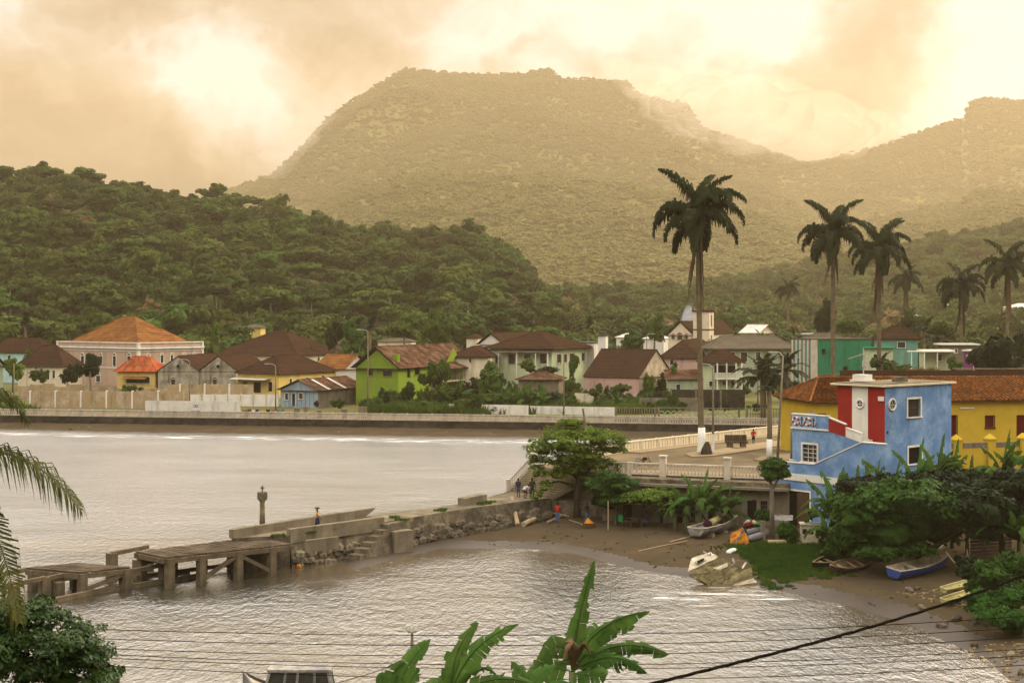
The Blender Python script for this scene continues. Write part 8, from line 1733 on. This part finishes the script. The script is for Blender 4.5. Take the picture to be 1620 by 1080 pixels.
r = empty('washing', a_, math.atan2((b_ - a_).y, (b_ - a_).x), label='white sheet hanging on the line before the blue house doorway', cat='laundry'); w = (b_ - a_).length; M['linen'] = mat('linen', (.66, .62, .58), rough=.9); sheet('cloth', 'linen', [(.05, 0, -.45), (w - .1, 0, -.42), (w - .05, 0, 0), (.05, 0, 0)], n=9, amp=.03, seed=5)
# canoes
c, a, L_ = on_line((1284, 905), (1345, 880), .05); boat('canoe', 'dark slim canoe with pale ribs, the left one of two on the grass edge', c, a, L_ + .3, .95, .42, 'paint_darkhull', 'paint_darkhull', 'wood_pale', transom=False, thwarts=(.25, .45, .62, .8), sheer=.18, tilt=(R(16), 0), group='canoes on the beach')
c, a, L_ = on_line((1312, 911), (1378, 893), .05); boat('canoe', 'broad brown canoe with pale rim beside the dark canoe', c, a, L_ + .5, 1.25, .5, 'wood', 'wood_pale', 'wood_pale', transom=False, thwarts=(.3, .5, .7), sheer=.2, tilt=(R(20), 0), group='canoes on the beach')
c, a, L_ = on_line((1418, 917), (1492, 897), .08); boat('dinghy', 'blue and white rowing boat behind the dark tree trunk', c, a, L_ + .8, 1.45, .6, 'paint_blue', 'paint_cream', 'paint_cream', thwarts=(.35, .6), tilt=(R(8), 0), bowf=2.2)
c, a, L_ = on_line((1445, 907), (1500, 888), .3); boat('dinghy', 'white open boat lying behind the blue rowing boat', c + Vector((0, 1.6, .2)), a, L_ + .6, 1.2, .45, 'paint_cream', 'paint_grey', 'paint_cream', thwarts=(.4,), tilt=(R(14), 0))
for i, (s0, s1, lb) in enumerate((((1492, 960), (1548, 938), 'pale yellow trough shaped hull, the nearer of two on the stones'), ((1492, 946), (1550, 926), 'pale yellow trough shaped hull lying behind its twin'))):
    c, a, L_ = on_line(s0, s1, .1); boat('float_hull', lb, c + Vector((0, 0, .15 * i)), a, L_, .62, .28, 'pale_yellow', 'pale_yellow', 'pale_yellow', thwarts=(.5,), sheer=.05, tilt=(R(10), 0), bowf=5, group='pale yellow hulls')
# wrecked boat at the waterline
p = B(1150, 925); wr = empty('wrecked_boat', (p.x, p.y, -.05), 0, label='broken cream and olive fibreglass boat wreck at the waterline', cat='boat wreck'); WR = lambda px, py, d: P(px, py, d) - Vector((p.x, p.y, -.05)); dW = p.y
def wr_sheet(name, m_, q, n=8, amp=.03, seed=0, th=.06):
    rg = np.random.RandomState(seed); q = [WR(*v) for v in q]; mb = MB(); G_ = [[q[0].lerp(q[1], i / n).lerp(q[3].lerp(q[2], i / n), j / n) + Vector(rg.uniform(-amp, amp, 3)) for j in range(n + 1)] for i in range(n + 1)]
    nn = (q[1] - q[0]).cross(q[3] - q[0]).normalized() * th
    for i in range(n):
        for j in range(n): mb.quad(G_[i][j], G_[i + 1][j], G_[i + 1][j + 1], G_[i][j + 1]); mb.quad(G_[i][j + 1] - nn, G_[i + 1][j + 1] - nn, G_[i + 1][j] - nn, G_[i][j] - nn)
    bd = [G_[i][0] for i in range(n + 1)] + [G_[n][j] for j in range(1, n + 1)] + [G_[i][n] for i in range(n - 1, -1, -1)] + [G_[0][j] for j in range(n - 1, 0, -1)]
    for i in range(len(bd)): mb.quad(bd[i], bd[(i + 1) % len(bd)], bd[(i + 1) % len(bd)] - nn, bd[i] - nn)
    return mb.build(name, M[m_], wr, smooth=False)
wr_sheet('foredeck', 'paint_cream', [(1088, 904, dW + .1), (1137, 880, dW + 1.6), (1124, 873, dW + 2.4), (1094, 882, dW + 1.3)], seed=1)
hb = wr_sheet('hatch', 'paint_cream', [(1102, 892, dW + .7), (1117, 885, dW + 1.2), (1115, 880, dW + 1.3), (1101, 886, dW + .9)], n=1, amp=0, th=.18); wr_sheet('hatch_opening', 'dark', [(1104, 890.5, dW + .6), (1114, 885.5, dW + 1.0), (1113, 882, dW + 1.1), (1103, 887, dW + .8)], n=1, amp=0, th=.02)
wr_sheet('hull_side', 'hull_olive', [(1090, 908, dW), (1128, 932, dW - .2), (1160, 893, dW + 1.4), (1137, 880, dW + 1.6)], seed=2, amp=.05); wr_sheet('hull_side', 'hull_olive', [(1126, 946, dW - 1.0), (1196, 942, dW - .8), (1194, 920, dW - .3), (1130, 936, dW - .9)], seed=3, amp=.04)
wr_sheet('deck_side', 'paint_cream', [(1128, 937, dW - .9), (1197, 921, dW - .3), (1192, 914, dW), (1140, 931, dW - .5)], seed=4, amp=.04); wr_sheet('hull_bottom', 'hull_olive', [(1140, 931, dW - .4), (1192, 915, dW), (1188, 896, dW + 1.2), (1150, 912, dW + .4)], seed=5, amp=.05); wr_sheet('bulkhead', 'hull_olive', [(1106, 916, dW - .3), (1122, 925, dW - .4), (1127, 917, dW), (1112, 908, dW)], seed=6, n=3, amp=.02)
wr_sheet('inner_floor', 'hull_olive', [(1118, 925, dW - .1), (1142, 934, dW - .3), (1172, 900, dW + 1.1), (1140, 893, dW + 1.3)], seed=7, amp=.07); wr_sheet('side_panel', 'paint_cream', [(1126, 905, dW + .7), (1152, 896, dW + 1.1), (1150, 890, dW + 1.2), (1128, 897, dW + .9)], seed=8, n=3)
rg = random.Random(8)
for i in range(26):
    px, py = rg.choice([(rg.uniform(1120, 1140), rg.uniform(868, 878)), (rg.uniform(1150, 1190), rg.uniform(884, 902)), (rg.uniform(1085, 1130), rg.uniform(908, 935)), (rg.uniform(1180, 1200), rg.uniform(912, 925))]); q = WR(px, py, dW + (940 - py) / 35); MB().beam(q, q + Vector((rg.uniform(-.6, .6), rg.uniform(-.4, .4), rg.uniform(-.1, .4))), rg.uniform(.05, .16), rg.uniform(.03, .07)).build('broken_plank', M[rg.choice(['paint_grey', 'paint_cream', 'hull_olive', 'w_stone_dark'])], wr)
p_ = B(1157, 873); m = MB(); rg = np.random.RandomState(6); m.arr(Vs * (.42, .3, .16) * (1 + rg.rand(len(Vs), 1) * .2), Fs); m.build('buoy', M['linen'], None, loc=p_ + Vector((0, 0, .08)), rot=(0, -.3, .4), label='white foam float at the left edge of the grass patch', cat='float')
# boat cabin standing on the ground
p = B(1284, 862); cb = empty('boat_cabin', (p.x, p.y, p.z), -.12, label='detached cream boat cabin with three front windows left of the dark trees', cat='boat cabin')
m = MB(); w_ = 1.55; hh = 1.5; hs = [(.10, .42, .82, 1.22), (.58, .92, .82, 1.22), (1.08, 1.42, .82, 1.22)]; wall(m, (-w_ / 2, 0), (w_ / 2, 0), 0, hh, (0, -1), hs, t=.08); wall(m, (w_ / 2, 0), (w_ / 2, 1.2), 0, hh, (1, 0), [(.3, .9, .85, 1.2)], t=.08); wall(m, (-w_ / 2, 1.2), (-w_ / 2, 0), 0, hh, (-1, 0)); wall(m, (w_ / 2, 1.2), (-w_ / 2, 1.2), 0, hh, (0, 1)); m.build('body', M['paint_cream'], cb)
MB().b2(-w_ / 2 - .08, w_ / 2 + .08, -.1, 1.3, hh + .002, hh + .09).build('roof', M['paint_cream'], cb)
for h in hs: MB().b2(-w_ / 2 + h[0], -w_ / 2 + h[1], .05, .07, h[2], h[3]).build('pane', M['glass'], cb)
MB().b2(-w_ / 2, w_ / 2, -.06, -.004, .0, .12).build('bumper', M['hull_olive'], cb)
# grass edging beam
a_, b_ = B(1215, 862), B(1300, 862); MB().beam(a_ + Vector((0, 0, .15)), a_.lerp(b_, .38) + Vector((0, 0, .18)), .35, .42).build('squared_log', M['pale_yellow'], None, label='thick squared log lying along the top of the grass patch', cat='log'); MB().beam(a_.lerp(b_, .40) + Vector((0, 0, .15)), b_ + Vector((0, 0, .15)), .18, .16).build('plank', M['pale_yellow'], None, label='long pale plank in front of the boat cabin', cat='plank')
# drift logs and beams near the causeway
for i, (q0, q1, r_, lb, z0_, z1_) in enumerate((((819, 832), (810, 818), .20, 'thick pale log leaning against the causeway wall', .1, 1.7), ((828, 833), (846, 824), .22, 'short thick pale log lying on the beach by the causeway', .2, .2), ((866, 828), (907, 812), .09, 'long thin pale beam lying beneath the shore tree', .12, .2), ((900, 823), (926, 832), .05, 'thin stick on the sand by the orange bundle', .05, .05), ((850, 826), (870, 822), .13, 'dark short log behind the person in red', .1, .15), ((1060, 858), (1100, 848), .06, 'thin driftwood pole left of the grey skiff', .05, .05), ((1010, 872), (1088, 856), .04, 'long mooring pole on the sand before the skiff', .04, .04), ((862, 812), (900, 822), .07, 'grey branch lying behind the person in red', .15, .3))):
    a_, b_ = B(*q0), B(*q1); a_.z += z0_; b_.z += z1_; mb = MB(); mb.tube([a_, a_.lerp(b_, .5) + Vector((0, 0, .03)), b_], [r_, r_ * .92, r_ * .85], 9); mb.build('log', M['wood_pale'] if i != 4 else M['bark_dark'], None, label=lb, cat='log')
p = B(932, 834); r = empty('fire_box', p, .3, label='dark box with an orange cloth on top on the sand near the shore tree', cat='box'); MB().b2(-.45, .45, -.3, .3, 0, .36).build('box', M['shutter'], r)
def cone_cloth(): 
    m = MB(); n = 8; st = 0; m.v = [(.42 * math.cos(a) * (1 - .2 * (i % 2)), .28 * math.sin(a), .37) for i, a in enumerate(np.linspace(0, 2 * math.pi, n, endpoint=False))] + [(-.12, 0, .82)]; m.f = [(i, (i + 1) % n, n) for i in range(n)]; return m
cone_cloth().build('orange_cloth', M['tarp'], None, loc=p, label='orange cloth heaped on the dark box', cat='cloth')
# seaweed, twigs and pebbles scattered over the beach
rg = np.random.RandomState(21); mb = MB()
for i in range(520):
    x, y = rg.uniform(-6, 38), rg.uniform(80, 119); s_ = float(sdist(np.array([x]), np.array([y]))[0])
    if s_ < .5 or (s_ > 13 and x < 30) or (x < 2 and y > 112): continue
    z = bz(x, y) + .12; a = rg.uniform(0, 3.14); l = rg.uniform(.06, .35); mb.beam((x, y, z - .09), (x + l * math.cos(a), y + l * math.sin(a), z - .07 + rg.uniform(0, .04)), rg.uniform(.03, .09), .05)
o = mb.build('beach_litter', M['bark_dark'], kind='stuff'); o['label'] = 'dark twigs and seaweed bits scattered over the sand'
M['pebble'] = mat('pebble', (.17, .12, .06), (.06, .045, .03), scale=1.2, rough=.95, dirt=(.30, .22, .10), dirt_scale=2.5, dirt_amt=.7)
Vq, Fq = ICO1; VV, TT, off = [], [], 0
for i in range(5200):
    x, y = rg.uniform(22, 46), rg.uniform(60, 92); s_ = float(sdist(np.array([x]), np.array([y]))[0])
    if s_ < -1.2 or s_ > 9 or (y > 78 and s_ < 4.2): continue
    z = max(bz(x, y), -.3); VV.append(Vq * (rg.uniform(.05, .17, 3) * (1, 1, .6)) * (1 + (rg.rand(len(Vq), 1) - .5) * .3) + (x, y, z)); TT.append(Fq + off); off += len(Vq)
o = link('pebbles', np_mesh('pebbles', np.concatenate(VV), np.concatenate(TT), M['pebble']), kind='stuff'); o['label'] = 'brown pebbles and stones covering the shore at the lower right'
k = 0
while k < 40:
    x, y = rg.uniform(24, 44), rg.uniform(64, 92); s_ = float(sdist(np.array([x]), np.array([y]))[0])
    if s_ < -.5 or s_ > 8: continue
    o = link('boulder', stone_me[k % 4], None, loc=(x, y, bz(x, y) + .05), rot=(0, rg.uniform(-.3, .3), rg.uniform(0, 6)), sc=rg.uniform(.5, 1.1), label='rounded brown stone on the pebble shore at the lower right', cat='stone', group='larger stones on the pebble shore'); k += 1
# plank shack, leaning poles, fence posts
p0, p1 = B(1535, 892), B(1600, 885); d = p1 - p0; p0.z = min(p0.z, p1.z); sh = empty('plank_shack', p0, math.atan2(d.y, d.x), label='low dark shack of horizontal planks with a pale roof edge under the trees', cat='shack')
for i in range(8): MB().b2(.0 + .03 * (i % 2), d.xy.length, -.04 - .015 * (i % 2), .02, .02 + i * .24, .22 + i * .24).build('plank', M['wood'], sh)
for i in range(7): MB().box((-.2 + (i + .5) * (d.xy.length + .6) / 7, .9, 2.12), ((d.xy.length + .6) / 7 - .03, 2.6, .05), Matrix.Rotation(.16, 3, 'X')).build('roof_board', M['wood_pale'], sh)
for i, (a_, b_, r_, lb) in enumerate((((1496, 872), (1528, 912), .06, 'grey leaning pole right of the dark tree trunk'), ((1530, 868), (1532, 912), .045, 'thin upright pole before the plank shack'), ((1523, 912), (1540, 922), .07, 'short pole lying above the pale yellow hulls'))):
    q1 = B(b_[0], b_[1]); q0 = P(a_[0], a_[1], q1.y + .4); MB().tube([q0, q1], r_, 6).build('pole', M['wood_pale'], None, label=lb, cat='pole')
for i, (px, py) in enumerate(((1455, 880), (1462, 881), (1470, 880), (1478, 882))):
    q = B(px, py + 8); MB().b2(-.14, .14, -.03, .03, 0, 1.3 + .2 * (i % 2)).build('board', M['wood_pale'], None, loc=q, rot=(.08, 0, .2), label=f'upright weathered board {["furthest left", "second from left", "second from right", "furthest right"][i]} of four standing behind the tree trunk', cat='board', group='upright boards')
p = B(1213, 852); MB().tube([(0, 0, -.1), (0, 0, 1.4)], [.22, .2], 9).build('stump', M['bark'], None, loc=p + Vector((-.3, 0, 0)), label='thick cut stump beside the topiary tree trunk', cat='tree stump')
# motorbike parked behind the terrace balustrade
q = G(1018, 741, TZ); mk = empty('motorbike', (q.x, q.y, TZ + .12), .1, label='dark motorbike parked behind the scroll panel of the balustrade', cat='motorbike')
for x_ in (-.62, .62):
    w = MB().tube([(x_ + .27 * math.cos(a), 0, .30 + .27 * math.sin(a)) for a in np.linspace(0, 2 * math.pi, 17)], .045, 6).build('wheel', M['rubber'], mk); MB().beam((x_ - .25, 0, .3), (x_ + .25, 0, .3), .03, .03).build('spoke', M['metal_pale'], w)
MB().tube([(-.62, 0, .3), (-.3, 0, .6), (.3, 0, .65), (.45, 0, .9), (.62, 0, .3)], .04, 6).build('frame', M['iron'], mk); MB().box((.12, 0, .78), (.45, .24, .22), taper=.7).build('tank', M['dark_red'], mk); MB().box((-.35, 0, .78), (.6, .22, .10)).build('seat', M['rubber'], mk); MB().box((.0, 0, .42), (.3, .22, .28)).build('engine', M['iron'], mk)
MB().tube([(.42, -.32, 1.02), (.46, 0, .95), (.42, .32, 1.02)], .018, 5).build('handlebar', M['iron'], mk); MB().box((.55, 0, .85), (.12, .14, .14)).build('headlight', M['metal_pale'], mk)
# dead snag above the shore tree
a_, b_ = P(922, 646, 121.5), P(927, 690, 121.5); MB().tube([b_, a_.lerp(b_, .5) + Vector((.05, 0, 0)), a_], [.13, .11, .08], 7).build('bare_trunk', M['bark'], None, label='bare broken trunk sticking out above the shore tree crown', cat='tree trunk')
# orange buoy by the causeway
p = G(472, 897, 0); MB().arr(Vs * .2, Fs).build('buoy', M['tarp'], None, loc=(p.x, p.y, .05), label='small orange buoy floating beside the causeway wall', cat='buoy')
# rocks at the far wall foot
for i in range(12):
    px = rnd.uniform(60, 1180); w = wall_pt(px, -2.5 - rnd.random() * 3); link('boulder', stone_me[i % 4], None, loc=(w.x, w.y, .35), sc=rnd.uniform(.5, 1.0), rot=(0, 0, i), label='small dark stone lying on the far beach below the sea wall', cat='stone', group='stones on the far beach')

# ------------------------------------------------------------------ moored boat with cabin at the bottom of the view
d0 = 63; s = F / d0; mbp = Vector((xat(455, d0), d0, 0)); r = empty('motor_boat', mbp, 0, label='moored motor boat with white roofed grey cabin at the bottom edge', cat='boat')
X_ = lambda px: (px - 455) / s
Zp = lambda py: zat(py, d0)
mb = MB(); rows = []
for i in range(11):
    u = i / 10; x = X_(560) + (X_(384) - X_(560)) * u; w = 1.15 * (1 - max(0, (u - .5) / .5) ** 2.2) + .02; zt_ = .95 + 1.45 * u ** 3; rows.append([(x, -w, zt_), (x, -w * .8, .1), (x, 0, -.35), (x, w * .8, .1), (x, w, zt_)])
for i in range(10):
    for j in range(4): mb.quad(rows[i][j], rows[i][j + 1], rows[i + 1][j + 1], rows[i + 1][j])
mb.build('hull', M['paint_grey'], r)
mb = MB()
for i in range(10): mb.quad((*rows[i][0][:2], rows[i][0][2] - .08), (*rows[i + 1][0][:2], rows[i + 1][0][2] - .08), (*rows[i + 1][4][:2], rows[i + 1][4][2] - .08), (*rows[i][4][:2], rows[i][4][2] - .08))
mb.build('deck', M['paint_cream'], r)
for sgn in (0, 4): MB().tube([Vector(q[sgn]) + Vector((0, 0, .03)) for q in rows], .06, 5).build('gunwale', M['paint_grey'], r)
ztop, zbt = Zp(1056), .9; xa, xb = X_(430), X_(521); rf = MB(); rf.b2(xa - .12, xb + .15, -.55, .55, ztop - .06, ztop + .05); rf.build('cabin_roof', M['paint_grey'], r)
m = MB(); posts_ = [(xa - .42, xa), (X_(452) - .1, X_(455)), (X_(470), X_(474)), (X_(500), X_(500)), (xb + .25, xb)]
for y_ in (-.5, .5):
    for x0_, x1_ in posts_: m.beam((x0_, y_, zbt + .35), (x1_, y_ * .95, ztop - .06), .11, .09, (0, 1, 0))
    m.b2(xa - .45, xb + .3, y_ - .04, y_ + .04, zbt - .1, zbt + .36)
for x0_, x1_ in (posts_[0], posts_[-1]): m.beam((x0_, -.48, zbt + .35), (x0_, .48, zbt + .35), .09, .09); m.beam((x0_, 0, zbt + .35), (x1_, 0, ztop - .06), .07, .07)
m.build('cabin_frame', M['paint_grey'], r)
for y_ in (-.48, .48):
    for k in range(4): g = MB(); (a0, a1), (b0, b1) = posts_[k], posts_[k + 1]; g.quad((a0, y_, zbt + .36), (b0, y_, zbt + .36), (b1, y_ * .95, ztop - .08), (a1, y_ * .95, ztop - .08)); g.build('window', M['glass'], r)
MB().tube([(X_(452), 0, ztop), (X_(452), 0, ztop + .5)], .012, 4).build('aerial', M['metal_pale'], r)
# floodlight pole near the bottom
d0 = 50; s = F / d0; z0_ = max(slope_z(0, d0) - .5, -.6); q = Vector((xat(652, d0), d0, z0_)); h = zat(1000, d0) - z0_; r = empty('floodlight_pole', q, 0, label='pole with two small floodlights rising behind the banana leaves', cat='lamp post')
MB().tube([(0, 0, 0), (0, 0, h - .9), (0, 0, h)], [.10, .085, .04], 8).build('pole', M['w_concrete'], r); MB().b2(-.14, .14, -.1, .1, h - .95, h - .55).build('control_box', M['paint_grey'], r); MB().b2(-.16, .16, -.03, .03, h - .01, h + .04).build('crossbar', M['metal_pale'], r)
for x_ in (-.13, .13): l = MB().box((x_, -.03, h + .17), (.15, .14, .2)).build('floodlight', M['metal_pale'], r); MB().box((x_, -.105, h + .17), (.11, .01, .15)).build('lens', M['linen'], l)
# power lines and the thick twisted cable
def wire(name, label, pts, d, rad, m='iron', n=60, cat='power line', group='thin power lines', z=None):
    A_ = np.array(pts, float); xs = np.linspace(A_[0, 0], A_[-1, 0], n); co = np.polyfit(A_[:, 0], A_[:, 1], min(3, len(A_) - 1)); ys = np.polyval(co, xs); dd = (lambda x: d) if not hasattr(d, '__len__') else (lambda x: d[0] + (d[1] - d[0]) * (x - A_[0, 0]) / (A_[-1, 0] - A_[0, 0]))
    return [P(x, y, dd(x)) for x, y in zip(xs, ys)]
lines = [((-250, 980), (0, 990), (400, 1001), (730, 1003), (1100, 1001), (1220, 997), (1620, 972), (1900, 950)), ((-250, 991), (0, 1003), (400, 1017), (730, 1019), (1100, 1017), (1220, 1013), (1620, 990), (1900, 970)), ((-250, 1003), (0, 1017), (400, 1033), (730, 1036), (1100, 1033), (1220, 1028), (1620, 1006), (1900, 985)),
         ((-250, 1010), (0, 1025), (400, 1044), (730, 1050), (1100, 1050), (1220, 1046), (1620, 1024), (1900, 1004)), ((-250, 1015), (0, 1031), (400, 1049), (730, 1057), (1100, 1057), (1220, 1052), (1620, 1036), (1900, 1018)), ((-250, 1022), (0, 1038), (400, 1065), (730, 1074), (1100, 1072), (1220, 1068), (1620, 1052), (1900, 1030))]
nm_ = ['topmost', 'second from top', 'third from top', 'fourth from top', 'fifth from top', 'lowest']
for i, l in enumerate(lines): MB().tube(wire('', '', l, 34 + i * .3, 0), .009, 4).build('power_line', M['hair'], None, label=f'thin power line crossing the bottom of the view, {nm_[i]} of the six', cat='power line', group='thin power lines')
c_ = wire('', '', ((850, 1130), (1000, 1084), (1180, 1045), (1360, 1000), (1480, 962), (1545, 935), (1620, 905), (1800, 830)), (24, 31), 0, n=110); r = empty('twisted_cable', (0, 0, 0), 0, label='thick dark twisted cable rising to the right in front of the shore', cat='cable')
for ph in (0, 2.1, 4.2): MB().tube([p + Vector((0, .018 * math.cos(i * .55 + ph), .018 * math.sin(i * .55 + ph))) for i, p in enumerate(c_)], .016, 6).build('strand', M['dark'], r)
a_, b_ = P(655, 1040, 50), P(515, 1085, 48); MB().tube([a_, a_.lerp(b_, .5) - Vector((0, 0, .05)), b_], .02, 4).build('guy_wire', M['iron'], None, label='dark guy wire slanting down left from the floodlight pole', cat='wire')
# drifting smoke behind the church gable
ms = bpy.data.materials.new('smoke'); ms.use_nodes = True; Nn = ms.node_tree.nodes; Nn.clear(); o_ = Nn.new('ShaderNodeOutputMaterial'); v_ = Nn.new('ShaderNodeVolumePrincipled'); v_.inputs['Color'].default_value = (.8, .84, .95, 1); v_.inputs['Density'].default_value = .09; ms.node_tree.links.new(v_.outputs[0], o_.inputs['Volume'])
rg = np.random.RandomState(5)
mb = MB(); Vs_, Fs_ = ICO2
for (px, py, rr) in ((1090, 505, 2.2),): c = P(px, py, 352); mb.arr(Vs_ * (rr, rr, rr * 1.6) * (1 + (rg.rand(len(Vs_), 1) - .5) * .35) + tuple(c), Fs_)
mb.build('smoke', ms, kind='stuff')
# ------------------------------------------------------------------ the air
def build_haze():
    m = bpy.data.materials.new('haze'); m.use_nodes = True; N = m.node_tree.nodes; L = m.node_tree.links; N.clear()
    o = N.new('ShaderNodeOutputMaterial'); v = N.new('ShaderNodeVolumePrincipled'); v.inputs['Color'].default_value = (1.0, .78, .49, 1); v.inputs['Density'].default_value = HAZE_D; v.inputs['Anisotropy'].default_value = .4
    L.new(v.outputs[0], o.inputs['Volume'])
    MB().b2(-2700, 2700, -60, 4400, -6, 720).build('haze', m, kind='stuff')
def build_low_cloud():  # low cloud spilling over the mountain ridges, built as thin volume puffs
    m = bpy.data.materials.new('low_cloud'); m.use_nodes = True; N = m.node_tree.nodes; L = m.node_tree.links; N.clear()
    o = N.new('ShaderNodeOutputMaterial'); v = N.new('ShaderNodeVolumePrincipled'); v.inputs['Color'].default_value = (.80, .70, .57, 1); v.inputs['Density'].default_value = .0022; L.new(v.outputs[0], o.inputs['Volume'])
    rg = np.random.RandomState(12); mb = MB(); V, Fc = ico(4)
    for px, py, r, d in ((1035, 128, 60, 2950), (1085, 150, 85, 2850), (1130, 168, 100, 2800), (1180, 178, 120, 2850), (1235, 195, 115, 2800), (1285, 205, 95, 2850), (1335, 205, 70, 2900), (1150, 200, 55, 2700), (1270, 232, 50, 2700), (1060, 160, 45, 2700), (1195, 215, 60, 2650), (468, 232, 50, 2900), (495, 205, 60, 3000), (440, 262, 55, 2900), (985, 112, 40, 2950), (1590, 130, 60, 2900)):
        c = P(px, py, d); n = vnoise(V[:, 0] * 1.6 + px, V[:, 2] * 1.6 + V[:, 1], 3)
        mb.arr(V * np.array([r * 1.25, r, r * .62]) * (1 + n[:, None] * .9) + np.array(c), Fc)
    mb.build('low_cloud', m, kind='stuff', smooth=True)
build_low_cloud()
HAZE_D = .000095
build_haze()
